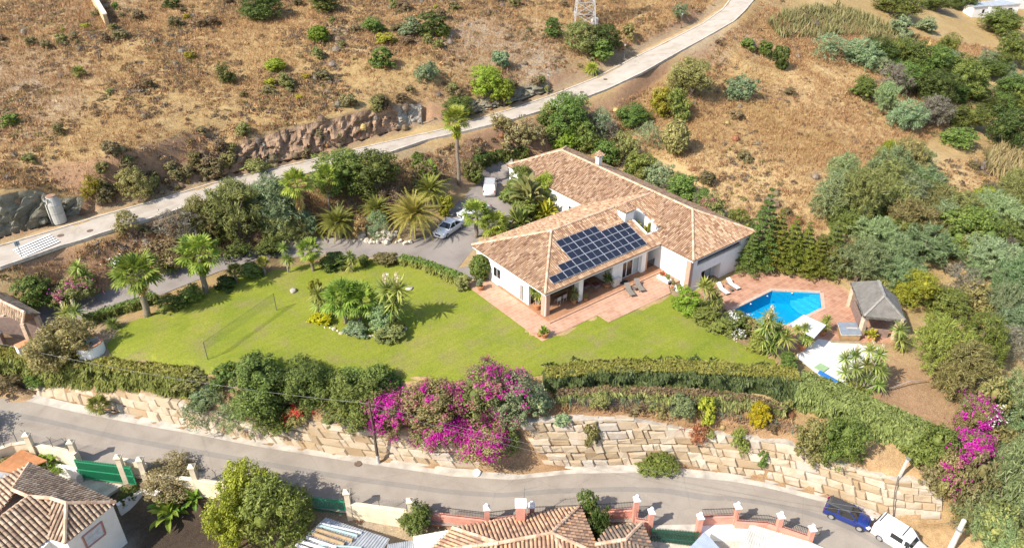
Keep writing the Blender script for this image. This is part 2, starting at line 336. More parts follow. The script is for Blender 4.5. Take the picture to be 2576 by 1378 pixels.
_k = np.clip((_dwall - .8) / 1.0, 0, 1); ZZ = ZZ * (1 - _k) + blur(ZZ, 1) * _k
rng = np.random.default_rng(7)
def vnoise(x, y, s, seed):
    """smooth value noise"""
    r = np.random.default_rng(seed).random((64, 64)); x = x / s; y = y / s
    xi = np.floor(x).astype(int); yi = np.floor(y).astype(int); fx = x - xi; fy = y - yi
    fx = fx * fx * (3 - 2 * fx); fy = fy * fy * (3 - 2 * fy)
    g = lambda a, b: r[b % 64, a % 64]
    return (g(xi, yi) * (1 - fx) + g(xi + 1, yi) * fx) * (1 - fy) + (g(xi, yi + 1) * (1 - fx) + g(xi + 1, yi + 1) * fx) * fy
def H(x, y):
    """ground height by bilinear look-up"""
    i = min(max(int(np.searchsorted(GX, x)) - 1, 0), len(GX) - 2); j = min(max(int(np.searchsorted(GY, y)) - 1, 0), len(GY) - 2)
    fx = (x - GX[i]) / (GX[i + 1] - GX[i]); fy = (y - GY[j]) / (GY[j + 1] - GY[j])
    return float((ZZ[j, i] * (1 - fx) + ZZ[j, i + 1] * fx) * (1 - fy) + (ZZ[j + 1, i] * (1 - fx) + ZZ[j + 1, i + 1] * fx) * fy)
def G(u, v, off=0.0):
    """the ground point seen at picture position (u, v); off: a level that much above the ground"""
    d = ray(u, v); t = 30.0; prev = t
    while t < 900:
        x, y, z = d[0] * t, d[1] * t, CAMZ + d[2] * t
        if z < H(x, y) + off:
            lo, hi = prev, t
            for _ in range(18):
                m = (lo + hi) / 2
                if CAMZ + d[2] * m < H(d[0] * m, d[1] * m) + off: hi = m
                else: lo = m
            t = hi; break
        prev = t; t += .8
    return Vector((d[0] * t, d[1] * t, H(d[0] * t, d[1] * t) + off))
def mpp(p): return depth_of(p) / FOC         # metres per picture unit at p
# ------------------------------------------------------------------ ground sheets
HX, HY, HT = 3.49, 66.08, 0.66                      # house frame: front-left eave corner and heading
HA = Vector((math.cos(HT), math.sin(HT), 0)); HB = Vector((-math.sin(HT), math.cos(HT), 0))
def hw(a, b, z=0.0): return Vector((HX + HA.x * a + HB.x * b, HY + HA.y * a + HB.y * b, z))
POOLZ = -1.38
pool_poly = [P(u, v, POOLZ) for u, v in [(1845, 780), (1942, 732), (2063, 737.5), (2067, 775), (1985, 816), (1920, 822)]]
def pts_px(l): return [G(u, v) for u, v in l]
lawn_poly = pts_px([(282, 900), (268, 868), (285, 838), (330, 808), (375, 795), (430, 762), (505, 737), (560, 712), (615, 690), (700, 676), (770, 664), (830, 664), (870, 655), (930, 652), (1010, 662), (1060, 676), (1115, 700), (1160, 716), (1178, 722)]) \
    + [hw(-2.95, -3.2), hw(4.75, -3.22), hw(4.75, -4.9), hw(14.3, -5.05), ] + pts_px([(1730, 765), (1765, 803), (1800, 832), (1850, 858), (1930, 893), (1990, 935), (2020, 955), (1950, 948), (1850, 935), (1700, 925), (1500, 930), (1380, 940), (1280, 955), (1150, 960), (1000, 958), (850, 950), (700, 945), (560, 945), (470, 938), (380, 925), (320, 915)])
drive_poly = [p for p in BL['drN']] + pts_px([(1300, 440), (1290, 470), (1262, 462), (1258, 480), (1275, 505), (1330, 540), (1300, 552), (1240, 585), (1215, 600)]) + [hw(-1.5, 14.3), hw(.5, 13.4), hw(.45, 12.0), hw(.3, 10.6), hw(-2.9, 10.4)] \
    + pts_px([(1137, 682), (1087, 662), (1011, 648), (897, 647), (758, 646), (643, 655), (552, 683), (405, 742), (354, 758), (210, 805), (60, 850)])
deck_poly = pts_px([(1737, 737), (1775, 722), (1830, 700), (1865, 680), (1910, 684), (1965, 693), (2060, 702), (2094, 716), (2125, 726), (2147, 742), (2156, 772), (2180, 800), (2262, 800), (2275, 850), (2251, 873), (2058, 853), (2015, 886), (1992, 882), (1940, 852), (1870, 818), (1832, 783), (1790, 755)])
gravel_poly = pts_px([(2058, 853), (2251, 873), (2240, 882), (2195, 906), (2128, 976), (2062, 944), (2012, 906), (2003, 893), (2015, 886)])
sheets = [lawn_poly, drive_poly, deck_poly, gravel_poly]
roadU = BL['roadN'] + BL['roadS'][::-1]; roadL = BL['lowN'] + BL['lowS'][::-1]
ZG = ZZ.copy()
for poly in sheets + [roadU, roadL]:
    ins = inpoly(XX, YY, poly); d = polydist(XX, YY, poly + poly[:1]); ZG[ins & (d > .65)] -= .22
ins = inpoly(XX, YY, pool_poly) | (polydist(XX, YY, pool_poly + pool_poly[:1]) < .9); ZG[ins] = np.minimum(ZG[ins], POOLZ - 2.2)
_hp = [hw(.6, .6), hw(17, .6), hw(17, -4), hw(28, -4), hw(28, 28), hw(17.5, 28), hw(17.5, 13), hw(.6, 13)]
ins = inpoly(XX, YY, _hp); ZG[ins] -= .8
_q = BL['wallBot'] + BL['wallTop'][::-1]; ZG[inpoly(XX, YY, _q) | (polydist(XX, YY, BL['wallBot']) < .35)] -= .7
for _a, _b in ((-200, 235), (500, 1095), (1140, 1400)):
    _q = [p for p in BL['cutBase'] if _a <= pix(p)[0] <= _b] + [p for p in BL['cutTop'] if _a <= pix(p)[0] <= _b][::-1]; ins = inpoly(XX, YY, _q) | ((polydist(XX, YY, _q) < .9) & inpoly(XX, YY, BL['cutBase'] + BL['cutTop'][::-1])); ZG[ins] -= 1.1
def drape(name, poly, m, off=.05, step=1.1, hole=None, thick=.12, skirt=True, smooth=True):
    vs = [Vector((p.x, p.y)) for p in poly]; n = len(vs); ed = [(i, (i + 1) % n) for i in range(n)]
    if hole:
        k = len(vs); vs += [Vector((p.x, p.y)) for p in hole]; ed += [(k + i, k + (i + 1) % len(hole)) for i in range(len(hole))]
    xs = np.arange(min(p.x for p in poly), max(p.x for p in poly), step); ys = np.arange(min(p.y for p in poly), max(p.y for p in poly), step)
    gx, gy = np.meshgrid(xs, ys); ok = inpoly(gx, gy, poly) & (polydist(gx, gy, poly + poly[:1]) > step * .4)
    if hole: ok &= ~inpoly(gx, gy, hole) & (polydist(gx, gy, hole + hole[:1]) > step * .4)
    vs += [Vector((a, b)) for a, b in zip(gx[ok], gy[ok])]
    v, e, f, ov, oe, of = delaunay_2d_cdt(vs, ed, [], 0, 1e-4)
    vx = np.array([p.x for p in v]); vy = np.array([p.y for p in v])
    F = np.array([t for t in f if len(t) == 3]); cx = vx[F].mean(1); cy = vy[F].mean(1)
    keep = inpoly(cx, cy, poly)
    if hole: keep &= ~inpoly(cx, cy, hole)
    F = F[keep]
    V = [(a, b, H(a, b) + off) for a, b in zip(vx, vy)]
    mb = MB(); mb.add(V, [tuple(t) for t in F])
    if skirt:
        m0 = len(V); mb.add([(p.x, p.y, H(p.x, p.y) + off) for p in poly] + [(p.x, p.y, H(p.x, p.y) + off - thick - .2) for p in poly], [(i, (i + 1) % n, (i + 1) % n + n, i + n) for i in range(n)])
    o = mb.build(name, m); tag(o, kind='structure'); return o
def strip_between(name, A, B, m, off=.06, step=1.0, cross=5, fA=0.0, fB=1.0, kind='structure'):
    """a ribbon between two long lines"""
    def res(l, n):
        d = [0]
        for a, b in zip(l[:-1], l[1:]): d.append(d[-1] + (b - a).length)
        out = []
        for t in np.linspace(0, d[-1], n):
            i = min(max(int(np.searchsorted(d, t)) - 1, 0), len(l) - 2); f = (t - d[i]) / max(d[i + 1] - d[i], 1e-6); out.append(l[i].lerp(l[i + 1], f))
        return out
    n = int(sum((b - a).length for a, b in zip(A[:-1], A[1:])) / step); a = res(A, n); b = res(B, n)
    V = []; F = []
    for i in range(n):
        for j in range(cross):
            t = fA + (fB - fA) * j / (cross - 1); p = a[i].lerp(b[i], t); V.append((p.x, p.y, p.z + off))
    for i in range(n - 1):
        for j in range(cross - 1): F.append((i * cross + j, i * cross + j + 1, (i + 1) * cross + j + 1, (i + 1) * cross + j))
    mb = MB(); mb.add(V, F); o = mb.build(name, m, smooth=True); tag(o, kind=kind); return o, a, b
# ---- ground colour, vertex by vertex: straw, dust, stone, some much darker patches
def near(u, v, r, soft=.5):
    p = G(u, v); d = np.hypot(XX - p.x, YY - p.y); return np.clip((r - d) / (r * soft), 0, 1)
def _mix(c, k, col): return c * (1 - k[..., None]) + np.array(col)[None, None] * k[..., None]
c = np.zeros(XX.shape + (3,)) + np.array((.385, .278, .135))
n1 = vnoise(XX + 900, YY + 900, 14, 1); n2 = vnoise(XX + 900, YY + 900, 5, 2); n3 = vnoise(XX + 900, YY + 900, 2.2, 3)
c = _mix(c, np.clip((n1 * .6 + n2 * .4 - .42) * 3, 0, 1), (.34, .24, .125))
c = _mix(c, np.clip((n2 * .5 + n3 * .5 - .52) * 3, 0, 1) * .7, (.46, .35, .19))
c = _mix(c, np.clip((vnoise(XX + 900, YY + 900, 9, 5) - .66) * 5, 0, 1) * .7, (.31, .255, .195))
for u, v, r in ((1870, 95, 6), (190, 15, 14), (60, 210, 12), (10, 150, 10), (80, 280, 9), (1260, 110, 14), (1350, 150, 9), (1180, 60, 9)):
    c = _mix(c, near(u, v, r, .8) * np.clip(.35 + n3 * .9, 0, 1), (.36, .30, .23))
for u, v, r in ((2080, 180, 13), (2120, 290, 14), (1800, 480, 12), (1740, 420, 9), (2000, 540, 9), (1900, 470, 12), (2330, 420, 10), (2380, 460, 10), (2040, 330, 8), (1880, 420, 9), (2430, 170, 12), (2200, 90, 12)):
    c = _mix(c, near(u, v, r, .7) * (.35 + .65 * n2), (.50, .375, .20))
for u, v, r in ((2000, 350, 11), (1950, 290, 9), (2080, 360, 8), (1720, 300, 9), (1950, 60, 9)):
    c = _mix(c, near(u, v, r, .8) * n3 * .95, (.26, .165, .065))
dT = polydist(XX, YY, BL['wallTop']); dW = np.minimum(dT, polydist(XX, YY, BL['wallBot']))
c = _mix(c, np.clip((3.5 - dW) / 2, 0, 1) * .8, (.33, .215, .13))
for l, wd, col in ((BL['lowN'], 1.2, (.36, .25, .15)), (BL['cutBase'], 1.5, (.30, .225, .15))):
    c = _mix(c, np.clip((wd - polydist(XX, YY, l)) / wd * 1.4, 0, 1), col)
for u, v, r, col in ((2340, 960, 8, (.36, .24, .14)), (2290, 1020, 6, (.30, .19, .12)), (2410, 1010, 6, (.33, .22, .13)), (2300, 880, 4, (.38, .27, .15)), (650, 700, 2.5, (.14, .11, .06)), (1060, 600, 6, (.36, .28, .2)), (930, 590, 8, (.34, .26, .18)), (1860, 880, 3, (.28, .2, .12)), (400, 1360, 9, (.05, .04, .035)), (520, 1378, 8, (.06, .045, .035)), (2420, 1330, 8, (.48, .33, .18)), (2350, 1250, 6, (.42, .29, .16)), (2480, 1230, 6, (.3, .22, .11)), (1480, 1075, 6, (.30, .18, .1)), (1800, 1090, 6, (.30, .19, .11)), (230, 1400, 4, (.34, .32, .28)), (150, 1200, 3, (.34, .32, .28)), (880, 1330, 4, (.3, .25, .2)), (1690, 1400, 6, (.5, .46, .42)), (1850, 1350, 5, (.5, .44, .40)), (790, 1380, 5, (.26, .22, .18)), (700, 560, 10, (.10, .075, .045)), (950, 540, 9, (.22, .17, .10)), (600, 600, 9, (.12, .09, .05))):  # local tints; a few patches far darker than the ground around
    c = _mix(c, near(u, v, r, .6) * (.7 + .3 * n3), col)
gy, gx = np.gradient(ZZ, GY, GX); st = np.clip((np.hypot(gx, gy) - .55) * 2, 0, 1) * (YY > 70)
c = _mix(c, st, (.33, .21, .135))
def terrain_material():
    m, N, L, b = _new('dry_ground'); v = objvec(N)
    a = N.new('ShaderNodeAttribute'); a.attribute_name = 'soil'
    n = noise(N, L, 1.7, 7, .72, v); r = ramp(N, [(.25, (.68, .65, .62)), (.5, (.98, .97, .95)), (.75, (1.22, 1.2, 1.15))]); L.new(n.outputs[0], r.inputs[0])
    x = mixc(N, L, 1.0, a.outputs['Color'], r.outputs[0], 'MULTIPLY')
    n2 = noise(N, L, 9, 3, .7, v); r2 = ramp(N, [(.35, (.7, .67, .62)), (.6, (1.1, 1.08, 1.05))]); L.new(n2.outputs[0], r2.inputs[0])
    x = mixc(N, L, .8, x, r2.outputs[0], 'MULTIPLY'); L.new(x, b.inputs['Base Color']); b.inputs['Roughness'].default_value = .95; b.inputs['Specular IOR Level'].default_value = .1
    bn = N.new('ShaderNodeBump'); bn.inputs['Strength'].default_value = .6; bn.inputs['Distance'].default_value = .15
    L.new(n2.outputs[0], bn.inputs['Height']); L.new(bn.outputs[0], b.inputs['Normal']); return m
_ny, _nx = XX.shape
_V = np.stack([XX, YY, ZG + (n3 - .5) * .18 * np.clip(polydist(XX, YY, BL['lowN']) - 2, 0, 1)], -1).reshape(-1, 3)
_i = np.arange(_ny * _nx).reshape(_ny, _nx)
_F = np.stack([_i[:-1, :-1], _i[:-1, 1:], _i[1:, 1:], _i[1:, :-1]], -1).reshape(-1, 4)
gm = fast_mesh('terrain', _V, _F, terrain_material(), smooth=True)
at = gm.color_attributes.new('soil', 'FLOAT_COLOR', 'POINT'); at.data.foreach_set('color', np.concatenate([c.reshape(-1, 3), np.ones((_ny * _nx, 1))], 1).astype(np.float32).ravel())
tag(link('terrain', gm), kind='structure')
# ---- lawn
def lawn_material():
    m, N, L, b = _new('mown_grass'); v = objvec(N)
    n = noise(N, L, .16, 4, .6, v, .6); r = ramp(N, [(.3, (.165, .205, .027)), (.52, (.215, .24, .034)), (.72, (.255, .25, .055))]); L.new(n.outputs[0], r.inputs[0])
    n3 = noise(N, L, .33, 5, .65, v); rr = ramp(N, [(.50, (0, 0, 0)), (.70, (.9,) * 3)]); L.new(n3.outputs[0], rr.inputs[0])
    x = mixc(N, L, rr.outputs[0], r.outputs[0], (.235, .205, .085))
    n2 = noise(N, L, 6, 5, .75, v); r2 = ramp(N, [(.3, (.66, .68, .6)), (.68, (1.22, 1.2, 1.15))]); L.new(n2.outputs[0], r2.inputs[0])
    x = mixc(N, L, 1.0, x, r2.outputs[0], 'MULTIPLY')
    wv = N.new('ShaderNodeTexWave'); wv.inputs['Scale'].default_value = .28; wv.inputs['Distortion'].default_value = 2.5; wv.inputs['Detail'].default_value = 2; wv.inputs['Detail Scale'].default_value = .3
    mp = N.new('ShaderNodeMapping'); mp.inputs['Rotation'].default_value = (0, 0, .9); L.new(v, mp.inputs[0]); L.new(mp.outputs[0], wv.inputs[0])
    r3 = ramp(N, [(.2, (.975, .98, .97)), (.8, (1.02, 1.015, 1.0))]); L.new(wv.outputs[0], r3.inputs[0])
    x = mixc(N, L, 1.0, x, r3.outputs[0], 'MULTIPLY')
    L.new(x, b.inputs['Base Color']); b.inputs['Roughness'].default_value = .9; b.inputs['Specular IOR Level'].default_value = .1
    bn = N.new('ShaderNodeBump'); bn.inputs['Strength'].default_value = .7; bn.inputs['Distance'].default_value = .06
    n4 = noise(N, L, 22, 3, .7, v); L.new(n4.outputs[0], bn.inputs['Height']); L.new(bn.outputs[0], b.inputs['Normal']); return m
drape('lawn', lawn_poly, lawn_material(), .05)
# ---- roads
def road_material(name, base, dark, light, sc=.4, grain=14):
    m, N, L, b = _new(name); v = objvec(N)
    n = noise(N, L, sc, 6, .6, v, .4); r = ramp(N, [(.3, dark), (.5, base), (.72, light)]); L.new(n.outputs[0], r.inputs[0])
    n2 = noise(N, L, grain, 3, .7, v); r2 = ramp(N, [(.3, (.86,) * 3), (.7, (1.08,) * 3)]); L.new(n2.outputs[0], r2.inputs[0])
    x = mixc(N, L, 1.0, r.outputs[0], r2.outputs[0], 'MULTIPLY')
    vo = N.new('ShaderNodeTexVoronoi'); vo.feature = 'DISTANCE_TO_EDGE'; vo.inputs['Scale'].default_value = .16; vo.inputs['Randomness'].default_value = 1
    nd = noise(N, L, .8, 3, .6, v); L.new(mixc(N, L, .25, v, nd.outputs['Color']), vo.inputs['Vector'])
    rc = ramp(N, [(.0, (.6, .57, .54)), (.006, (1, 1, 1))]); L.new(vo.outputs['Distance'], rc.inputs[0])
    x = mixc(N, L, .28, x, rc.outputs[0], 'MULTIPLY')
    L.new(x, b.inputs['Base Color']); b.inputs['Roughness'].default_value = .92; b.inputs['Specular IOR Level'].default_value = .2; return m
M_asph = road_material('worn_asphalt', (.29, .25, .21), (.24, .205, .172), (.325, .285, .24))
M_up = road_material('pale_concrete_road', (.40, .35, .295), (.32, .27, .215), (.45, .40, .345), .5)
M_drive = road_material('driveway_asphalt', (.245, .215, .195), (.195, .17, .155), (.285, .25, .225), .3)
M_kerb = mat('kerb_concrete', (.50, .44, .37), .9, .3, 1.5)
M_gut = mat('gutter_concrete', (.47, .42, .36), .9, .35, .8, .2)
_, ua, ub = strip_between('upper_road', BL['roadN'], BL['roadS'], M_up, .06)
_, la, lb = strip_between('lower_road', BL['lowN'], BL['lowS'], M_asph, .06)
def ribbon(name, line, w0, w1, m, z0=.09, top=None, kind='structure'):
    """a low band that follows a line, from w0 to w1 metres to its left"""
    mb = MB(); V = []; n = len(line)
    for i, p in enumerate(line):
        d = line[min(i + 1, n - 1)] - line[max(i - 1, 0)]; s = Vector((-d.y, d.x, 0)).normalized()
        jit = .0
        for w_, zz in ((w0, -.25), (w0, z0), (w1, z0), (w1, -.25)): q = p + s * w_; V.append((q.x, q.y, p.z + zz))
    F = [(i * 4 + j, i * 4 + j + 1, i * 4 + 5 + j, i * 4 + 4 + j) for i in range(n - 1) for j in range(3)]
    mb.add(V, F); o = mb.build(name, m); tag(o, kind=kind); return o
ribbon('kerb', ua, -.02, .22, M_kerb, .17); ribbon('kerb', ub[: int(len(ub) * .99)], -.2, .02, M_kerb, .15)
M_side = mat('sandy_pavement', (.40, .27, .145), .95, .35, .9)
o, _, _ = strip_between('pavement', [p + Vector((0, 0, 0)) for p in ua], [a + (a - b).normalized() * 1.3 for a, b in zip(ua, ub)], M_side, .10, cross=3, fA=.16)
M_grass_edge = None
ribbon('gutter', la, -.12, .85, M_gut, .085)
# tarmac patch down the middle of the lower road
M_patch = road_material('asphalt_patch', (.235, .21, .185), (.2, .18, .16), (.26, .235, .21))
strip_between('road_repair', [a.lerp(b, .30) for a, b in zip(la, lb)], [a.lerp(b, .40) for a, b in zip(la, lb)], M_patch, .064, cross=2)
drape('driveway', drive_poly, M_drive, .045)
# zebra crossing on the upper road
M_white = mat('road_paint', (.86, .85, .83), .8, .06, 3)
zs = MB(); c0, c1 = P(30, 627, 4.86), P(124, 589, 4.86); s0 = P(57, 650, 4.86)
for k in range(5):
    t0, t1 = (k + .25) / 5.1, (k + .72) / 5.1; w_ = s0 - c0
    q = [c0 + w_ * t0, c1 + w_ * t0, c1 + w_ * t1, c0 + w_ * t1]
    zs.add([(p.x, p.y, z_) for p, z_ in zip(q, (4.84, 4.93, 4.93, 4.84))], [(0, 1, 2, 3)])
tag(zs.build('zebra_crossing', M_white), kind='structure')
for lab, u, v in (('round manhole cover nearest the zebra crossing', 153, 594), ('round manhole cover second from the zebra crossing', 227, 582), ('round manhole cover on the upper road below the street lamp', 1464, 233), ('round manhole cover on the upper road above the roadside tree', 1523, 201), ('rusty drain cover beside the gutter of the lower road', 901, 1167)):
    p = G(u, v); m_ = MB(); m_.lathe([(.36, 0), (.36, .03), (0, .03)], (0, 0, 0), 16); tag(m_.build('manhole_cover', bpy.data.materials.get('rusty_cover') or mat('rusty_cover', (.14, .095, .07), .7, .3, 6), None, (p.x, p.y, p.z + .07)), lab, 'manhole cover')
# ---- paving
def tile_material(name, c1, c2, cm, size=.55, rot=HT, stain=(.36, .17, .10)):
    m, N, L, b = _new(name); v = objvec(N); mp = N.new('ShaderNodeMapping'); mp.inputs['Rotation'].default_value = (0, 0, -rot); L.new(v, mp.inputs[0])
    br = N.new('ShaderNodeTexBrick'); br.offset = .5; br.inputs['Scale'].default_value = 1.0; br.inputs['Brick Width'].default_value = size; br.inputs['Row Height'].default_value = size * .8
    br.inputs['Mortar Size'].default_value = .018; br.inputs['Color1'].default_value = (*c1, 1); br.inputs['Color2'].default_value = (*c2, 1); br.inputs['Mortar'].default_value = (*cm, 1); br.inputs['Bias'].default_value = -.1
    L.new(mp.outputs[0], br.inputs[0]); n = noise(N, L, .8, 6, .65, v); r = ramp(N, [(.52, (0, 0, 0)), (.7, (.75,) * 3)]); L.new(n.outputs[0], r.inputs[0])
    x = mixc(N, L, r.outputs[0], br.outputs[0], stain)
    n2 = noise(N, L, .35, 4, .6, v); r2 = ramp(N, [(.3, (.88, .86, .84)), (.65, (1.08, 1.08, 1.08))]); L.new(n2.outputs[0], r2.inputs[0])
    x = mixc(N, L, 1.0, x, r2.outputs[0], 'MULTIPLY')
    L.new(x, b.inputs['Base Color']); b.inputs['Roughness'].default_value = .75; b.inputs['Specular IOR Level'].default_value = .25; return m
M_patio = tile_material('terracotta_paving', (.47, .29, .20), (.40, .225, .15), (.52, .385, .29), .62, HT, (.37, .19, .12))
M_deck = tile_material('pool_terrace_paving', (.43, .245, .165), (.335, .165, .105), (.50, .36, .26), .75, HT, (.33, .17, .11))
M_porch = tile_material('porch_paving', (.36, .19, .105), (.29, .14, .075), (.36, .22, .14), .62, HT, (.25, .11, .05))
def flat(name, poly, z0, z1, m, kind='structure'):
    mb = MB(); mb.prism(poly, z0, z1); o = mb.build(name, m)
    if kind: tag(o, kind=kind)
    return o
flat('patio', [hw(-2.95, 11.1), hw(-2.95, -3.2), hw(4.75, -3.22), hw(4.75, -4.9), hw(14.3, -5.05), hw(15.2, -3.9), hw(17.35, -3.9), hw(17.35, -1.12), hw(-.25, -1.12), hw(-.25, 11.1)], -1.0, .10, M_patio)
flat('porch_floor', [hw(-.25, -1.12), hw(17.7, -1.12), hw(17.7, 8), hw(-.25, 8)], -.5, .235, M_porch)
flat('patio_step', [hw(-.4, -1.36), hw(17.3, -1.36), hw(17.3, -1.12), hw(-.4, -1.12)], -.3, .238, mat('terracotta_edge', (.46, .27, .18), .8, .3, 4))
dk = drape('pool_terrace', deck_poly, M_deck, .05, hole=pool_poly)
M_gravel, _N, _L, _b = _new('white_gravel'); _vv = objvec(_N); _n = noise(_N, _L, 7, 5, .8, _vv); _r = ramp(_N, [(.28, (.36, .34, .31)), (.45, (.63, .61, .58)), (.7, (.72, .70, .67))]); _L.new(_n.outputs[0], _r.inputs[0]); _L.new(_r.outputs[0], _b.inputs['Base Color']); _b.inputs['Roughness'].default_value = .95
drape('gravel_yard', gravel_poly, M_gravel, .04)
# ---- rock cut above the upper road: a rough face between its foot and its crest
def rock_material():
    m, N, L, b = _new('cut_rock'); v = objvec(N); a = N.new('ShaderNodeAttribute'); a.attribute_name = 'soil'
    n = noise(N, L, 1.6, 8, .7, v, .8); r = ramp(N, [(.28, (.5, .5, .5)), (.5, (.95,) * 3), (.72, (1.3,) * 3)]); L.new(n.outputs[0], r.inputs[0])
    L.new(mixc(N, L, 1.0, a.outputs['Color'], r.outputs[0], 'MULTIPLY'), b.inputs['Base Color']); b.inputs['Roughness'].default_value = .95
    bn = N.new('ShaderNodeBump'); bn.inputs['Strength'].default_value = .8; bn.inputs['Distance'].default_value = .2; n2 = noise(N, L, 4, 6, .7, v); L.new(n2.outputs[0], bn.inputs['Height']); L.new(bn.outputs[0], b.inputs['Normal']); return m
def resample(l, n):
    d = [0]
    for a, b in zip(l[:-1], l[1:]): d.append(d[-1] + (b - a).length)
    out = []
    for t in np.linspace(0, d[-1], n):
        i = min(max(int(np.searchsorted(d, t)) - 1, 0), len(l) - 2); f = (t - d[i]) / max(d[i + 1] - d[i], 1e-6); out.append(l[i].lerp(l[i + 1], f))
    return out
def cut_face(u0, u1, col_fn, seed, push=1.0):
    B = [p for p in BL['cutBase'] if u0 <= pix(p)[0] <= u1]; T = [p for p in BL['cutTop'] if u0 <= pix(p)[0] <= u1]
    n = int(sum((b - a).length for a, b in zip(B[:-1], B[1:])) / .22); kk = 22
    B = resample(B, n); T = resample(T, n); V = np.zeros((n, kk, 3)); Cc = np.zeros((n, kk, 3))
    for i in range(n):
        d = T[i] - B[i]; out = Vector((d.x, d.y, 0)).normalized() * -1
        for j in range(kk):
            t = j / (kk - 1); prof = min(1, t * 1.0) ; q = B[i] + Vector((d.x, d.y, 0)) * (t ** 1.15) + Vector((0, 0, d.z * t))
            s = i * .22
            cell = np.random.default_rng(int((s + (t * 1.7 if (int(t * 6) % 2) else 0)) / .9) * 131 + int(t * 6) * 17 + seed).random() - .5; bulge = cell * .7 + (abs(vnoise(np.array([s * 1.0 + 50]), np.array([t * 2.2 + 9]), 1.1, seed)[0] - .5) * 2 - .3) * 1.7 + (vnoise(np.array([s + 50]), np.array([t * 4 + 9]), .5, seed + 1)[0] - .5) * 1.3 + (vnoise(np.array([s + 50]), np.array([t * 4 + 9]), .25, seed + 5)[0] - .5) * .6
            q = q + out * bulge * push * (0.15 + .6 * math.sin(t * math.pi)) * min(1, i / 8, (n - 1 - i) / 8) + Vector((0, 0, .10))
            V[i, j] = q; Cc[i, j] = col_fn(pix(q)[0], t, vnoise(np.array([s + 50]), np.array([t * 4 + 9]), 1.1, seed + 2)[0])
    ii = np.arange(n * kk).reshape(n, kk); F = np.stack([ii[:-1, :-1], ii[1:, :-1], ii[1:, 1:], ii[:-1, 1:]], -1).reshape(-1, 4)
    me = fast_mesh('rock_face', V.reshape(-1, 3), F, M_rock); a = me.color_attributes.new('soil', 'FLOAT_COLOR', 'POINT')
    a.data.foreach_set('color', np.concatenate([Cc.reshape(-1, 3), np.ones((n * kk, 1))], 1).astype(np.float32).ravel())
    tag(link('rock_face', me), kind='structure')
M_rock = rock_material()
def _grey(u, t, k): return np.array((.23, .21, .15)) * (.45 + 1.0 * k) if k < .8 else np.array((.23, .215, .155))
def _red(u, t, k):
    c = np.array((.315, .205, .13)) * (.6 + .7 * k)
    if 1000 < u < 1090: c = np.array((.36, .32, .26)) * (.8 + .4 * k)
    return c
cut_face(-200, 235, _grey, 21, 1.5); cut_face(500, 1095, _red, 31, .9); cut_face(1140, 1400, _grey, 41, .8)
# loose sand and soil lines are part of the terrain; the pool
M_pt = mat('pool_tiles', (.012, .45, .71), .4, .12, 5)
pb = MB(); n = len(pool_poly); pz = [p for p in pool_poly]
pb.add([(p.x, p.y, POOLZ + .06) for p in pz] + [(p.x, p.y, POOLZ - 1.7) for p in pz], [(i, (i + 1) % n, (i + 1) % n + n, i + n) for i in range(n)] + [tuple(range(n, 2 * n))])
_pc = sum(pz, Vector()) / n
pb_o = pb.build('swimming_pool', M_pt); tag(pb_o, 'blue tiled swimming pool with six corners set in the terracotta terrace', 'swimming pool')
st_ = MB(); cnr = P(2067, 737, POOLZ)
for k, rr in enumerate((3.4, 2.7, 2.0, 1.3)):
    arc = [cnr] + [cnr + Vector((math.cos(a), math.sin(a), 0)) * rr for a in np.linspace(R(178), R(278), 14)]
    st_.prism([(p.x, p.y) for p in arc], POOLZ - 1.6, POOLZ - 1.05 + .27 * k)
st_.build('pool_steps', mat('pool_step_tiles', (.10, .56, .76), .4, .1, 5), pb_o)
def water_material():
    m, N, L, b = _new('pool_water'); N.remove(b); out = N['Material Output']
    t = N.new('ShaderNodeBsdfTransparent'); t.inputs[0].default_value = (.52, .9, .98, 1); g = N.new('ShaderNodeBsdfGlossy'); g.inputs['Roughness'].default_value = .03
    fr = N.new('ShaderNodeFresnel'); fr.inputs[0].default_value = 1.33; mx = N.new('ShaderNodeMixShader'); L.new(fr.outputs[0], mx.inputs[0]); L.new(t.outputs[0], mx.inputs[1]); L.new(g.outputs[0], mx.inputs[2])
    bn = N.new('ShaderNodeBump'); bn.inputs['Strength'].default_value = .25; bn.inputs['Distance'].default_value = .05; n = noise(N, L, 2.2, 3, .5, objvec(N)); L.new(n.outputs[0], bn.inputs['Height']); L.new(bn.outputs[0], g.inputs['Normal']); L.new(bn.outputs[0], fr.inputs['Normal'])
    L.new(mx.outputs[0], out.inputs[0]); return m
_wme = bpy.data.meshes.new('water'); _wme.from_pydata([(p.x, p.y, POOLZ - .1) for p in pz], [], [tuple(range(n)) if sum((pz[i].x - _pc.x) * (pz[(i + 1) % n].y - _pc.y) - (pz[(i + 1) % n].x - _pc.x) * (pz[i].y - _pc.y) for i in range(n)) > 0 else tuple(range(n))[::-1]]); _wme.materials.append(water_material()); link('water', _wme, pb_o)
cp = MB()
for i in range(n):
    a, b = pz[i], pz[(i + 1) % n]; d = (b - a).normalized(); s = Vector((d.y, -d.x, 0)); s = s if (a - _pc).dot(s) > 0 else -s
    cp.add([(q.x, q.y, POOLZ + h) for h in (.03, .115) for q in (a - s * .03, b - s * .03, b + s * .38 + d * .12, a + s * .38 - d * .12)], [(0, 3, 2, 1), (4, 5, 6, 7), (0, 1, 5, 4), (1, 2, 6, 5), (2, 3, 7, 6), (3, 0, 4, 7)])
cp.build('coping', mat('pool_coping', (.50, .35, .27), .8, .25, 3), pb_o)
jt = MB()
for u, v in ((1930, 742), (1888, 762), (1992, 735)):
    p = P(u, v, POOLZ); jt.lathe([(.0, 0), (.09, 0), (.09, .02), (0, .02)], (p.x, p.y - .1, POOLZ - .06), 10)
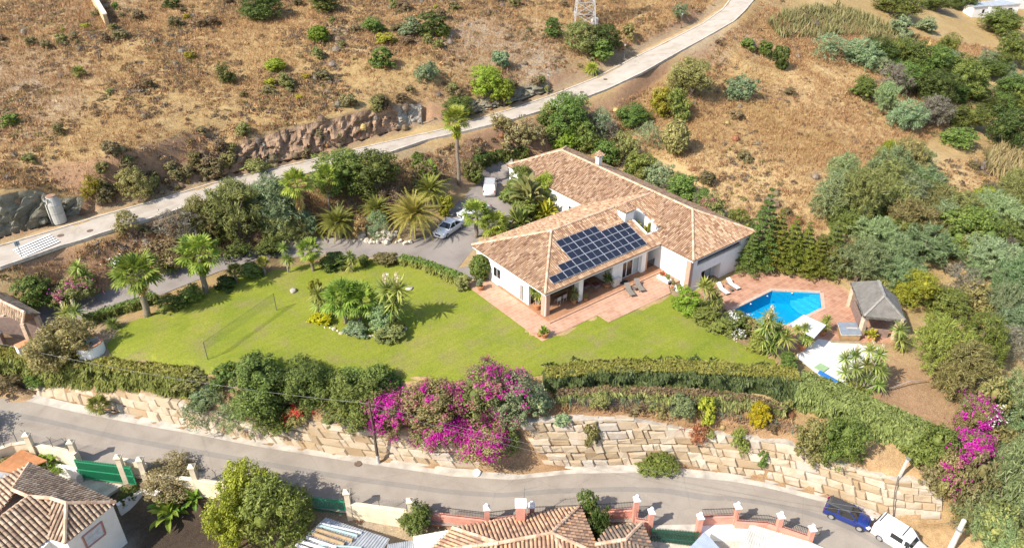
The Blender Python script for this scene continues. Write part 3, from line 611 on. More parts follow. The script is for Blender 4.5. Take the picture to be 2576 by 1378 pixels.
jt.build('skimmer', mat('pool_fitting', (.75, .78, .8), .5, .05), pb_o)
# ------------------------------------------------------------------ plant shapes
def unit(a): return a / np.maximum(np.linalg.norm(a, axis=-1, keepdims=True), 1e-9)
def quads(cen, nor, size, asp=1.6, rg=None, tang=None):
    """one small leaf-shaped quad per point"""
    n = len(cen); rg = rg or np.random.default_rng(1)
    if tang is None: tang = rg.normal(size=(n, 3))
    t = unit(tang - nor * (tang * nor).sum(1, keepdims=True)); b = np.cross(nor, t)
    s = np.asarray(size).reshape(-1, 1) * np.ones((n, 1)); a = t * s * asp; b = b * s
    V = np.stack([cen - a, cen - b * .55, cen + a, cen + b * .55], 1).reshape(-1, 3)   # diamond leaf
    return V, np.arange(4 * n).reshape(n, 4)
def join(parts):
    V = []; F = []; M = []; k = 0
    for i, p in enumerate(parts):
        v, f = p[0], p[1]; V.append(v); F.append(np.asarray(f) + k); M.append(np.full(len(f), p[2] if len(p) > 2 else 0)); k += len(v)
    return np.concatenate(V), np.concatenate(F), np.concatenate(M)
def ball(c, r, n=10, m=6, rg=None):
    V = []; F = []
    for j in range(m + 1):
        for i in range(n):
            a = 2 * math.pi * i / n; b = math.pi * j / m
            V.append((c[0] + r[0] * math.sin(b) * math.cos(a), c[1] + r[1] * math.sin(b) * math.sin(a), c[2] + r[2] * math.cos(b)))
    for j in range(m):
        for i in range(n): F.append((j * n + i, (j + 1) * n + i, (j + 1) * n + (i + 1) % n, j * n + (i + 1) % n))
    return np.array(V), np.array(F)
def crown(seed, nb, nclump, nleaf, leaf, spread=.30, flat=1.0, asp=1.5, core=.36, cl=.38, low=.0, droop=0.0):
    """lobed crown inside the box +-.5, +-.5, 0..1"""
    rg = np.random.default_rng(seed); parts = []; blobs = []
    for i in range(nb):
        a = 2 * math.pi * (i + rg.random() * .7) / max(nb - 1, 1); rr = spread * (rg.random() * .5 + .6) if i else 0
        r = (.30 if i == 0 else .15 + .12 * rg.random()) * (1.35 if nb < 3 else 1)
        z = .62 if i == 0 else .22 + .5 * rg.random() + low
        blobs.append((np.array([rr * math.cos(a), rr * math.sin(a), z]), np.array([r, r, r * 1.15])))
    if nb > 1:
        for i in range(max(2, nb // 3)):     # skirt near the ground
            a = 2 * math.pi * rg.random(); r = .2 + .08 * rg.random(); blobs.append((np.array([.27 * math.cos(a), .27 * math.sin(a), .22]), np.array([r, r, r])))
    for c, r in blobs:
        if core: parts.append(ball(c, r * core, 9, 5))
        k = max(5, int(nclump * (r[0] / .25) ** 2))
        d = unit(rg.normal(size=(k, 3)) + np.array([0, 0, .35])); cc = c + d * r * (.86 + .22 * rg.random((k, 1)))
        m = max(3, int(nleaf / (nclump * nb)))
        for q, dd in zip(cc, d):
            rad = r[0] * cl * (.7 + .6 * rg.random()); u = rg.normal(size=(m, 3)); u = unit(u) * rad * rg.random((m, 1)) ** .4
            u -= dd * .25 * rad; p = q + u * np.array([1, 1, .8])
            nn = unit(unit(u) * .55 + dd * .6 + rg.normal(size=(m, 3)) * .45 + np.array([0, 0, .25]))
            tg = rg.normal(size=(m, 3)) - np.array([0, 0, droop])
            parts.append(quads(p, nn, leaf * (.7 + .6 * rg.random(m)), asp, rg, tg))
    V, F, M = join(parts); V[:, 2] *= flat
    V[:, :2] /= np.abs(V[:, :2]).max() * 2 / 1.04; z0 = np.percentile(V[:, 2], .5); V[:, 2] = (V[:, 2] - z0) / (V[:, 2].max() - z0); V[:, 2] = np.maximum(V[:, 2], -.06)
    return V, F
def feather(seed, nb, nplume, nst, spread=.3):
    """soft plumes of hanging threads (tamarisk, pepper tree)"""
    rg = np.random.default_rng(seed); parts = []; blobs = []
    for i in range(nb):
        a = 2 * math.pi * (i + rg.random()) / nb; rr = spread * (rg.random() * .6 + .5) if i else 0
        r = .28 if i == 0 else .15 + .1 * rg.random(); z = .66 if i == 0 else .25 + .5 * rg.random()
        blobs.append((np.array([rr * math.cos(a), rr * math.sin(a), z]), r))
    for c, r in blobs:
        k = int(nplume * (r / .22) ** 2); d = unit(rg.normal(size=(k, 3)) + np.array([0, 0, .5])); base = c + d * r * (.75 + .3 * rg.random((k, 1)))
        for q, dd in zip(base, d):
            ax = unit(dd * .8 + np.array([0, 0, .35]) + rg.normal(size=3) * .35); m = nst
            t = rg.random((m, 1)); p = q + ax * t * r * .55 - np.array([0, 0, .25]) * r * t * t + rg.normal(size=(m, 3)) * r * .10
            nn = unit(rg.normal(size=(m, 3)) + dd * .8); tg = ax + rg.normal(size=(m, 3)) * .55 - np.array([0, 0, .25])
            parts.append(quads(p, nn, .0085 + .006 * rg.random(m), 4.2, rg, tg))
    V, F, M = join(parts); V[:, :2] /= np.abs(V[:, :2]).max() * 2 / 1.04; z0 = np.percentile(V[:, 2], .5); V[:, 2] = np.maximum((V[:, 2] - z0) / (V[:, 2].max() - z0), -.05)
    return V, F
def twiggy(seed, n, w=.012, up=.55):
    """dry shrub: thin stems fanning from the ground with sparse tips"""
    rg = np.random.default_rng(seed); d = unit(rg.normal(size=(n, 3)) + np.array([0, 0, up])); d[:, 2] = np.abs(d[:, 2]); L = .32 + .2 * rg.random((n, 1)); L *= (1 + .35 * np.sin(np.arctan2(d[:, 1:2], d[:, :1]) * 3 + seed))
    base = rg.normal(size=(n, 3)) * np.array([.1, .1, .02]); mid = base + d * L * np.array([1, 1, 1.5])
    V1, F1 = quads(base * .4 + mid * .6, unit(rg.normal(size=(n, 3))), w, 9, rg, d + rg.normal(size=(n, 3)) * .15)
    m = n * 3; ii = rg.integers(0, n, m); p = mid[ii] * (.45 + .6 * rg.random((m, 1))) + rg.normal(size=(m, 3)) * .05
    V2, F2 = quads(p, unit(rg.normal(size=(m, 3)) + np.array([0, 0, .6])), w * 1.5 * (.6 + .8 * rg.random(m)), 2.4, rg)
    Vb, Fb = ball((0, 0, .18), (.3, .3, .3), 8, 4)
    V, F, M = join([(V1, F1), (V2, F2), (Vb, Fb)]); V[:, :2] /= np.abs(V[:, :2]).max() * 2 / 1.05; V[:, 2] = np.clip(V[:, 2], -.05, None); V[:, 2] /= V[:, 2].max(); return V, F
LM = {}; LGAIN = dict(blue=2.5, grey=2.3, olive=2.2, hedge=2.0, green=1.9, yellow=1.7, scrub=1.6, clippedx=1, bright=1.5, lime=1.5, frond=1.7, magenta=1, pink=1, red=1, white=1, cream=1, gold=1, clipped=1.1, straw=1.4, rust=1.05, twig=1.1, twiggrey=1.1, cypress=1.7)
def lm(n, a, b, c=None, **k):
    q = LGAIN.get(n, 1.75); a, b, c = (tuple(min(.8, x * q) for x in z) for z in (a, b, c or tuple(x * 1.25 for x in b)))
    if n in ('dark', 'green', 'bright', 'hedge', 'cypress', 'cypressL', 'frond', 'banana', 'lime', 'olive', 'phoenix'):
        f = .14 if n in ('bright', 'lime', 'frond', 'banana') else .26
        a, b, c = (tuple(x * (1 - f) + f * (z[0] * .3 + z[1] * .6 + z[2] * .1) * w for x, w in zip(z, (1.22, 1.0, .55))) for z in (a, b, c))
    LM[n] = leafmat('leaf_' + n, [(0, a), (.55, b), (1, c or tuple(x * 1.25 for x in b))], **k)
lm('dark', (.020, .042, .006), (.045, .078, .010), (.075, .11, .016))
lm('green', (.040, .075, .010), (.075, .118, .014), (.115, .15, .022))
lm('bright', (.085, .145, .008), (.135, .195, .010), (.18, .23, .015))
lm('lime', (.10, .17, .01), (.17, .25, .014), (.22, .29, .02))
lm('olive', (.065, .075, .018), (.11, .115, .030), (.155, .145, .045))
lm('grey', (.065, .09, .042), (.105, .135, .068), (.15, .17, .095))
lm('blue', (.056, .082, .034), (.092, .122, .052), (.13, .155, .075))
lm('yellow', (.12, .13, .016), (.2, .185, .02), (.27, .235, .035))
lm('gold', (.28, .24, .01), (.46, .38, .012), (.55, .46, .03))
lm('twig', (.12, .092, .055), (.19, .145, .088), (.26, .20, .125))
lm('twiggrey', (.135, .115, .085), (.205, .175, .135), (.27, .235, .185))
lm('pine', (.055, .068, .012), (.095, .105, .017), (.165, .16, .026), vary=.1)
lm('rust', (.20, .105, .04), (.30, .165, .065), (.36, .21, .09))
lm('straw', (.27, .185, .075), (.38, .275, .118), (.47, .36, .165))
lm('scrub', (.09, .075, .032), (.145, .115, .055), (.20, .155, .085))
lm('hedge', (.05, .085, .010), (.085, .13, .014), (.13, .17, .022))
lm('clipped', (.17, .175, .03), (.235, .235, .045), (.32, .275, .085), vary=.05)
lm('cypress', (.03, .05, .014), (.055, .083, .024), (.09, .12, .038), vary=.08)
lm('cypressL', (.07, .105, .022), (.11, .15, .032), (.16, .20, .05), vary=.08)
lm('frond', (.08, .125, .010), (.135, .18, .014), (.20, .225, .03))
lm('phoenix', (.075, .105, .008), (.135, .155, .012), (.22, .195, .022))
lm('reed', (.12, .115, .045), (.17, .155, .065), (.23, .195, .09))
lm('yucca', (.10, .13, .022), (.17, .20, .045), (.26, .27, .09))
lm('dead', (.24, .15, .07), (.34, .22, .10), (.42, .29, .15))
lm('banana', (.06, .12, .010), (.10, .18, .015), (.16, .23, .03))
lm('magenta', (.34, .004, .20), (.50, .008, .31), (.62, .03, .40), vary=.08)
lm('pink', (.34, .09, .12), (.45, .15, .18), (.52, .22, .24), vary=.08)
lm('red', (.45, .02, .03), (.6, .04, .05), vary=.08)
lm('white', (.6, .58, .54), (.75, .73, .68), vary=.05)
lm('cream', (.5, .42, .26), (.62, .53, .36), vary=.05)
M_bark = mat('bark', (.20, .155, .115), .95, .5, 6, .6)
M_palmbark = mat('palm_trunk', (.23, .185, .14), .95, .45, 9, .7)
M_deadwood = mat('dead_wood', (.32, .27, .23), .9, .4, 6, .4)
PROTO = {}
def proto(k, *arrs): PROTO[k] = [fast_mesh('shape_' + k, a[0], a[1], LM['green']) for a in arrs]
proto('oak', *[crown(s, 11, 30, 9000, .0168, .33) for s in (11, 12, 13)])
proto('mid', *[crown(s, 7, 22, 4000, .0255, .30) for s in (21, 22, 23, 24)])
proto('small', *[crown(s, 4, 16, 1500, .042, .26) for s in (31, 32, 33)])
proto('round', *[crown(s, 1, 60, 1600, .034, 0, core=.72, cl=.24) for s in (41, 42)])
proto('loose', *[crown(s, 8, 16, 2800, .0265, .34, core=.35, cl=.42) for s in (51, 52)])
proto('feather', *[feather(s, 9, 40, 24) for s in (61, 62, 63)])
proto('featherS', *[feather(s, 5, 24, 16, .26) for s in (64, 65)])
proto('twig', *[twiggy(s, 170) for s in (71, 72, 73, 74)])
proto('bigleaf', *[crown(s, 9, 16, 3000, .029, .33, asp=1.9, droop=.6) for s in (81, 82)])
prg = random.Random(5)
def put(o, m):
    for i, s in enumerate(o.material_slots):
        s.link = 'OBJECT'; s.material = m[i] if isinstance(m, (list, tuple)) else m
def bbox_place(u0, v0, u1, v1, sink=.06, hmin=.4, hmax=2.2):
    """where a rounded crown of that outline stands, its width and height"""
    uc, vc = (u0 + u1) / 2, (v0 + v1) / 2; g = G(uc, vc)
    for _ in range(5):
        mp = mpp(g); th = math.atan2(CAMZ - g.z, math.hypot(g.x, g.y)); Wd = (u1 - u0) * mp; Vt = (v1 - v0) * mp
        s, c = math.sin(th), math.cos(th)
        h2 = Vt * Vt - (Wd * s) ** 2; h = math.sqrt(max(h2, (hmin * Wd * c) ** 2)) / c; h = min(max(h, hmin * Wd), hmax * Wd)
        g = G(uc, vc, h / 2)
    g.z -= h / 2; return g, Wd * 1.13, h * 1.08
def bush(kind, m, u0, v0, u1, v1, label, cat='bush', group=None, name=None, trunk=None, wy=1.0, hmin=.4, twist=None):
    g, Wd, h = bbox_place(u0, v0, u1, v1, hmin=hmin); me = prg.choice(PROTO[kind]); rz = prg.random() * 6.28
    name = name or cat.replace(' ', '_')
    if trunk:
        t = thing(name, label, cat, (g.x, g.y, g.z - .1), rz, group)
        o = link('crown', me, t, (0, 0, h * .10), 0, (Wd, Wd * wy, h * .92)); put(o, LM[m])
        mb = MB(); r = max(.09, Wd * .025); rr = random.Random(int(u0 * 7 + v0))
        mb.tube([(0, 0, -.3), (.02, .03, h * .2), (.05, 0, h * .45), (0, .04, h * .72)], [r * 1.3, r, r * .75, r * .3], 7)
        for k in range(5):
            a = k * 1.26 + rr.random(); q = Wd * (.2 + .12 * rr.random()); mb.tube([(0, 0, h * (.12 + .05 * k)), (q * .5 * math.cos(a), q * .5 * math.sin(a), h * (.32 + .05 * k)), (q * math.cos(a), q * math.sin(a), h * (.48 + .06 * k))], [r * .7, r * .5, r * .2], 5)
        mb.build('trunk', M_bark if trunk is True else trunk, t)
        return t
    o = link(name, me, None, (g.x, g.y, g.z - .05), rz, (Wd, Wd * wy, h)); put(o, LM[m]); return tag(o, label, cat, group)
# ---- palms, yuccas and the like: arrays in metres
def fan_leaf(rg, R_, droop, nseg=13, arc=R(215)):
    """pleated fan of split blades, root at the origin, pointing along +x"""
    V = []; F = []
    for i in range(nseg):
        a = -arc / 2 + arc * (i + .5) / nseg; da = arc / nseg * .56; L = R_ * (1 - .18 * abs(a) / (arc / 2)) * (.9 + .15 * rg.random())
        f = lambda r, t: (r * math.cos(t), r * math.sin(t), -droop * (r / R_) ** 2.2 * R_ + .03 * R_ * ((i % 2) * 2 - 1) * min(1, r / R_ * 2))
        k = len(V); m = L * .62
        V += [f(.03, a - da), f(m, a - da), f(m, a + da), f(.03, a + da), f(L, a - da * .12), f(L, a + da * .12)]
        V[k + 4] = (V[k + 4][0], V[k + 4][1], V[k + 4][2] - .12 * R_ * rg.random()); V[k + 5] = (V[k + 5][0], V[k + 5][1], V[k + 5][2] - .12 * R_ * rg.random())
        F += [(k, k + 1, k + 2, k + 3), (k + 1, k + 4, k + 5, k + 2)]
    return np.array(V), np.array(F)
def rot_to(V, az, el, roll=0):
    M = (Matrix.Rotation(az, 3, 'Z') @ Matrix.Rotation(-el, 3, 'Y') @ Matrix.Rotation(roll, 3, 'X')); return V @ np.array(M).T
def fan_palm_crown(seed, n, R_, pet, lo=-.5, hi=1.35):
    rg = np.random.default_rng(seed); parts = []
    for i in range(n):
        t = i / (n - 1); el = hi + (lo - hi) * t + rg.normal() * .08; az = i * 2.399 + rg.normal() * .15; p = pet * (.75 + .4 * rg.random())
        lv, lf = fan_leaf(rg, R_ * (.85 + .25 * rg.random()), .18 + .35 * t); lv = lv @ np.array(Matrix.Rotation(-.25 + .5 * (1 - t) * .3, 3, 'Y')).T
        lv = lv + np.array([p, 0, 0]); st = np.array([(0, -.025, 0), (p, -.02, 0), (p, .02, 0), (0, .025, 0)]); V = np.concatenate([lv, st]); F = np.concatenate([lf, [[len(lv), len(lv) + 1, len(lv) + 2, len(lv) + 3]]])
        parts.append((rot_to(V, az, el, rg.normal() * .2), F))
    return join(parts)[:2]
def skirt_arr(seed, n, R_, length):
    rg = np.random.default_rng(seed); parts = []
    for i in range(n):
        lv, lf = fan_leaf(rg, R_ * (.55 + .4 * rg.random()), .5, 9, R(110)); lv = lv + np.array([.35 * rg.random(), 0, 0])
        V = rot_to(lv, rg.random() * 6.28, -1.25 + rg.normal() * .14, rg.normal() * .5); V[:, 2] -= length * rg.random() * .75; parts.append((V, lf))
    return join(parts)[:2]
def pinnate(seed, n, L, lo=-.35, hi=1.35, nl=22, lw=.03, ll=.42, drp=.9):
    rg = np.random.default_rng(seed); parts = []
    for i in range(n):
        t = i / (n - 1); el = hi + (lo - hi) * t + rg.normal() * .06; az = i * 2.399; Lf = L * (.75 + .3 * rg.random()) * (.8 + .2 * min(1, t * 2))
        s = np.linspace(0, 1, nl); ang = el - s ** 1.5 * (drp * (.6 + .6 * t)); dx = np.cumsum(np.cos(ang)) * Lf / nl; dz = np.cumsum(np.sin(ang)) * Lf / nl
        V = []; F = []
        for j in range(1, nl):
            dirx, dirz = math.cos(ang[j]), math.sin(ang[j]); ln = ll * (math.sin(min(1, s[j] * 1.15 + .12) * math.pi) * .8 + .25)
            for sd in (-1, 1):
                k = len(V); b = (dx[j], 0, dz[j]); tip = (dx[j] + dirx * ln * .75, sd * ln * .78, dz[j] + dirz * ln * .75 + ln * .22 - .12 * rg.random() * ln)
                V += [(b[0] - dirx * lw, 0, b[2] - dirz * lw), (b[0] + dirx * lw, 0, b[2] + dirz * lw), (tip[0] + dirx * lw * .2, tip[1], tip[2]), (tip[0] - dirx * lw * .2, tip[1], tip[2])]; F.append((k, k + 1, k + 2, k + 3))
        for j in range(nl - 1):
            k = len(V); V += [(dx[j], -.025, dz[j]), (dx[j + 1], -.02, dz[j + 1]), (dx[j + 1], .02, dz[j + 1]), (dx[j], .025, dz[j])]; F.append((k, k + 1, k + 2, k + 3))
        parts.append((rot_to(np.array(V), az, 0, 0), np.array(F)))
    return join(parts)[:2]
def rosette(seed, n, L, w=.035, lo=-.7, hi=1.4, c=(0, 0, 0)):
    rg = np.random.default_rng(seed); V = []; F = []
    for i in range(n):
        t = i / n; el = hi + (lo - hi) * t ** .9 + rg.normal() * .1; az = i * 2.399 + rg.normal() * .2; l = L * (.8 + .3 * rg.random())
        d = np.array([math.cos(az) * math.cos(el), math.sin(az) * math.cos(el), math.sin(el)]); s = np.array([-math.sin(az), math.cos(az), 0]); k = len(V); c_ = np.array(c)
        m = c_ + d * l * .5; tip = c_ + d * l - np.array([0, 0, .12 * l * math.cos(el)])
        V += [c_ - s * w * .5, m - s * w, m + s * w, c_ + s * w * .5, tip - s * w * .08, tip + s * w * .08]; F += [(k, k + 1, k + 2, k + 3), (k + 1, k + 4, k + 5, k + 2)]
    return np.array(V), np.array(F)
def paddles(seed, n, L, w, lo=.1, hi=1.35, pet=.5):
    rg = np.random.default_rng(seed); parts = []
    for i in range(n):
        t = i / max(n - 1, 1); el = hi + (lo - hi) * t + rg.normal() * .08; az = i * 2.399 + rg.normal() * .3; l = L * (.8 + .35 * rg.random()); V = []; F = []; x, z, a = 0., 0., el; k = 8
        for j in range(k + 1):
            s = j / k; ww = w * math.sin(min(1, .1 + s * .95) * math.pi) ** .7 * (1 if s > .0 else .2)
            if s < .01: ww = .04
            V += [(x + pet * math.cos(el), -ww, z + pet * math.sin(el) + ww * .35), (x + pet * math.cos(el), 0, z + pet * math.sin(el)), (x + pet * math.cos(el), ww, z + pet * math.sin(el) + ww * .35)]
            a = el - 1.2 * s * s * (.5 + t); x += math.cos(a) * l / k; z += math.sin(a) * l / k
        for j in range(k): F += [(3 * j, 3 * j + 3, 3 * j + 4, 3 * j + 1), (3 * j + 1, 3 * j + 4, 3 * j + 5, 3 * j + 2)]
        q = len(V); V += [(0, -.04, 0), (pet * math.cos(el), -.03, pet * math.sin(el)), (pet * math.cos(el), .03, pet * math.sin(el)), (0, .04, 0)]; F.append((q, q + 1, q + 2, q + 3))
        parts.append((rot_to(np.array(V), az, 0, 0), np.array(F)))
    return join(parts)[:2]
FANS = [fast_mesh('fan_crown', *fan_palm_crown(s, 26, .95, 1.0), LM['frond']) for s in (1, 2, 3)]
FANY = [fast_mesh('fan_crown_young', *fan_palm_crown(s, 22, .85, .75, -.15), LM['frond']) for s in (4, 5)]
SKIRT = [fast_mesh('skirt', *skirt_arr(s, 46, 1.1, 1.6), LM['dead']) for s in (6, 7)]
PINN = [fast_mesh('feather_crown', *pinnate(s, 70, 3.2, nl=28, lw=.042, ll=.5), LM['phoenix']) for s in (8, 9)]
ROS = [fast_mesh('rosette', *rosette(s, 64, .78, .045), LM['yucca']) for s in (10, 11, 12)]
PAD = [fast_mesh('paddle_leaves', *paddles(s, 13, 1.9, .34), LM['banana']) for s in (13, 14)]
def spike_mesh():
    rg = np.random.default_rng(3); n = 70; t = rg.random((n, 1)); p = np.concatenate([rg.normal(size=(n, 2)) * .10 * (1 - t * .7), .25 + t * .75], 1); return fast_mesh('flower_spike', *quads(p, unit(rg.normal(size=(n, 3))), .055, 1.2, rg), LM['cream'])
SPIKE = spike_mesh()
def palm(label, ub, vb, uc, vc, crown_w, m='frond', skirt=0.0, r=.20, young=False, skirt_m='dead', cat='palm tree', group=None, vb_on=None, name='fan_palm'):
    """fan palm: foot at (ub, vb), crown centre at (uc, vc), crown width in picture units"""
    g = G(ub, vb); h = max(rise(g, vc), .6); mp = mpp(g); top = g + Vector(((uc - pix(g + Vector((0, 0, h)))[0]) * mp, 0, h))
    t = thing(name, label, cat, g, 0, group); d = top - g; s = crown_w * mp / 3.25; rz = prg.random() * 6.28
    mb = MB(); k = 9; pts = [Vector((0, 0, -.3))] + [d * ((i + 1) / k) + Vector((.06 * math.sin(i * 1.3), .05 * math.cos(i * 1.7), 0)) * (1 if i < k - 1 else 0) for i in range(k)]
    mb.tube(pts, [r * 1.5] + [r * (1.25 - .3 * i / k) * (1 + .07 * (i % 2)) for i in range(k)], 9); mb.build('trunk', M_palmbark, t, smooth=True)
    o = link('crown', prg.choice(FANY if young else FANS), t, d, rz, (s, s, s * .92)); put(o, LM[m])
    if skirt: q = link('dead_skirt', prg.choice(SKIRT), t, d - Vector((0, 0, .15)), rz, (s * .9, s * .9, s * skirt)); put(q, LM[skirt_m])
    return t
def feather_palm(label, ub, vb, uc, vc, crown_w, m='phoenix', r=.3, group=None):
    g = G(ub, vb); h = max(rise(g, vc), .5); mp = mpp(g); d = Vector(((uc - pix(g + Vector((0, 0, h)))[0]) * mp, 0, h)); t = thing('feather_palm', label, 'palm tree', g, 0, group); s = crown_w * mp / 5.0
    mb = MB(); mb.tube([(0, 0, -.3), d * .5, d * .97], [r * 1.25, r, r * 1.1], 9); mb.lathe([(r * .9, -.35), (r * 1.5, -.1), (r * 1.2, .2)], d, 9); mb.build('trunk', M_palmbark, t)
    o = link('crown', prg.choice(PINN), t, d, prg.random() * 6.28, (s, s, s)); put(o, LM[m]); 
    return t
def yucca(label, ub, vb, heads, w, spikes=0, m='yucca', group=None, cat='yucca', pot=None, name='yucca'):
    """heads: picture positions of the leaf rosettes; w: rosette width in picture units"""
    g = G(ub, vb) if pot is None else pot; mp = mpp(g); t = thing(name, label, cat, g, 0, group); s = w * mp / 1.12; mb = MB(); rr = random.Random(int(ub * 3 + vb))
    for i, (u, v) in enumerate(heads):
        h = max(rise(g, v), .35); x = (u - pix(g + Vector((0, 0, h)))[0]) * mp; dy = (rr.random() - .5) * .8 * min(1, abs(x) + .3)
        h = max(rise(g + Vector((0, dy, 0)), v), .3); d = Vector((x, dy, h))
        mb.tube([(x * .15, dy * .15, -.2), Vector((x * .55, dy * .5, h * .45)), d], [.085, .07, .06], 6)
        o = link('leaf_head', rr.choice(ROS), t, d - Vector((0, 0, .05)), rr.random() * 6.28, (s, s, s)); put(o, LM[m])
        if i < spikes: link('flower_spike', SPIKE, t, d, 0, (s * .9, s * .9, s * .9))
    mb.build('stem', M_deadwood, t); return t
def banana(label, u, v, w, hgt=1.0, n=1, m='banana', group=None, cat='banana plant', spread=1.0, pot=None, name='banana_plant'):
    g = G(u, v) if pot is None else pot; mp = mpp(g); t = thing(name, label, cat, g, 0, group); rr = random.Random(int(u * 5 + v)); s = w * mp / 3.4 / (1 if n == 1 else 1.35)
    for i in range(n):
        a = i * 2.4; d = Vector((math.cos(a), math.sin(a), 0)) * (0 if i == 0 else .55 * s * spread); hh = s * hgt * (.9 - .25 * (i > 0) * rr.random())
        mb = MB(); mb.tube([d + Vector((0, 0, -.2)), d + Vector((0, 0, hh))], [.12 * s, .07 * s], 7); mb.build('stem', LM['olive'], t)
        o = link('leaves', PAD[i % 2], t, d + Vector((0, 0, hh * .92)), rr.random() * 6.28, (s * .9,) * 3); put(o, LM[m])
    return t
def araucaria_arr(seed, tiers, H_, W_):
    rg = np.random.default_rng(seed); parts = []
    for k in range(tiers):
        t = k / (tiers - 1); z = H_ * (.10 + .89 * t); L = W_ / 2 * (1 - t) ** 1.1 * .92 + .16; nb = 6 if t < .9 else 4; off = rg.random() * 6
        for b in range(nb):
            az = off + 2 * math.pi * b / nb + rg.normal() * .08; m = int(34 + 90 * (1 - t)); s = rg.random((m, 1)) ** .7; l = L * (.85 + .25 * rg.random())
            wd = .16 * l * np.sin(np.clip(s * .9 + .1, 0, 1) * math.pi) ** .6 + .12
            p = np.concatenate([s * l, rg.normal(size=(m, 1)) * wd * .8, .13 * l * np.sin(s * 2.6) + .05 * rg.random((m, 1))], 1)
            nn = unit(np.array([0, 0, 1.]) + rg.normal(size=(m, 3)) * .35); tg = np.array([1., 0, .35]) + rg.normal(size=(m, 3)) * .6
            V, F = quads(p, nn, (.085 + .04 * rg.random(m)), 2.0, rg, tg); V = rot_to(V, az, 0, 0); V[:, 2] += z; parts.append((V, F))
    return join(parts)[:2]
# ------------------------------------------------------------------ planting
def hedge(label, foot, top, width, m_top, m_side, cat='hedge', dens=1.0, leaf=.13, name='hedge', group=None, shag=.3, back=True, m_low=None):
    fs = [G(u, v) for u, v in foot]; n = len(fs)
    hs = [max(rise(f, v), .35) for f, (u, v) in zip(fs, top)]
    t = thing(name, label, cat, (fs[0].x, fs[0].y, fs[0].z), 0, group); o = fs[0]
    segs = []
    for i in range(n - 1):
        a, b = fs[i], fs[i + 1]; d = Vector((b.x - a.x, b.y - a.y, 0)); L = d.length; d.normalize(); segs.append((a, b, hs[i], hs[i + 1], d, Vector((-d.y, d.x, 0)), L))
    rg = np.random.default_rng(int(foot[0][0] + foot[0][1]) + 3); core = MB(); T = []; S = []
    for a, b, ha, hb, d, s, L in segs:
        A, B = a - o, b - o; q = []
        for p, h in ((A - d * .1, ha), (B + d * .1, hb)):
            for w_, z in ((.3, -.3), (width - .3, -.3), (width - .3, h - .25), (.3, h - .25)): q.append(p + s * w_ + Vector((0, 0, z)))
        core.add(q, [(0, 1, 2, 3), (4, 7, 6, 5), (0, 4, 5, 1), (1, 5, 6, 2), (2, 6, 7, 3), (3, 7, 4, 0)])
        ax, sx = np.array(d), np.array(s); A_ = np.array(A)
        m = int(L * width * 95 * dens); u = rg.random((m, 1)); w_ = rg.random((m, 1)) * width; z = ha + (hb - ha) * u + rg.normal(size=(m, 1)) * .05 + .10 * np.sin(u * L * 1.7) * np.sin(w_ * 3)
        p = A_ + ax * u * L + sx * w_ + np.array([0, 0, 1]) * z + np.array([0, 0, 1.]) * ((b.z - a.z) * u)
        T.append(quads(p, unit(np.array([0, 0, 1.]) + rg.normal(size=(m, 3)) * .5), leaf * .8 * (.7 + .6 * rg.random(m)), 1.7, rg))
        for sd in ((0, 1) if back else (0,)):
            m = int(L * (ha + hb) / 2 * 75 * dens * (1 if sd == 0 else .6)); u = rg.random((m, 1)); zz = rg.random((m, 1)) ** .85; h = ha + (hb - ha) * u
            lump = (vnoise(u * L + 40 + A_[0] + 200, zz * h * 1.1 + 200, .8, 77) - .5) * shag * 2
            out = (lump + rg.normal(size=(m, 1)) * .07) * (1 if sd == 0 else -1); p = A_ + ax * u * L + sx * ((0 if sd == 0 else width) - out) + np.array([0, 0, 1.]) * (zz * h + (b.z - a.z) * u)
            nn = unit(-sx * (1 if sd == 0 else -1) + np.array([0, 0, .45]) + rg.normal(size=(m, 3)) * .5); tg = -sx * (1 if sd == 0 else -1) + np.array([0, 0, -.7]) + rg.normal(size=(m, 3)) * .5
            S.append(quads(p, nn, leaf * (.7 + .6 * rg.random(m)), 2.2, rg, tg) + ((zz[:, 0] + .12 * rg.normal(size=m) < .48).astype(int),))
    core.build('core', LM[m_side], t)
    V, F, M = join(T); link('clipped_top', fast_mesh('clipped_top', V, F, LM[m_top]), t); V = np.concatenate([q[0] for q in S]); k = 0; F = []
    for q in S: F.append(q[1] + k); k += len(q[0])
    link('side_foliage', fast_mesh('side_foliage', V, np.concatenate(F), [LM[m_side], LM[m_low or m_side]], np.concatenate([q[2] for q in S])), t); return t
hedge('long clipped cypress hedge with ochre top above the left end of the stone wall', [(-90, 948), (60, 958), (200, 972), (330, 984), (480, 1004)], [(-90, 893), (60, 904), (200, 920), (330, 935), (480, 951)], 1.7, 'clipped', 'hedge', leaf=.17, shag=.45)
hedge('tall clipped cypress hedge with a ragged dark face between the lawn and the stone wall', [(1375, 990), (1500, 976), (1620, 974), (1750, 981), (1880, 993), (2000, 1014)], [(1375, 952), (1500, 936), (1620, 932), (1750, 937), (1880, 944), (2000, 957)], 1.9, 'clipped', 'cypress', leaf=.15, shag=.9, dens=1.2)
hedge('rusty olive lower tier of old conifer growth below the ragged clipped hedge', [(1400, 1022), (1500, 1016), (1620, 1018), (1750, 1026), (1880, 1042), (1970, 1062)], [(1400, 994), (1500, 988), (1620, 988), (1750, 994), (1880, 1008), (1970, 1030)], .9, 'scrub', 'olive', leaf=.15, shag=.7, m_low='scrub')
hedge('light green feathery conifer hedge along the dry yard beside the white gravel', [(1995, 1022), (2100, 1064), (2210, 1108), (2320, 1146), (2420, 1172)], [(1995, 966), (2100, 1008), (2210, 1056), (2320, 1102), (2420, 1138)], 2.4, 'cypressL', 'cypressL', leaf=.16, shag=.5, dens=1.0)
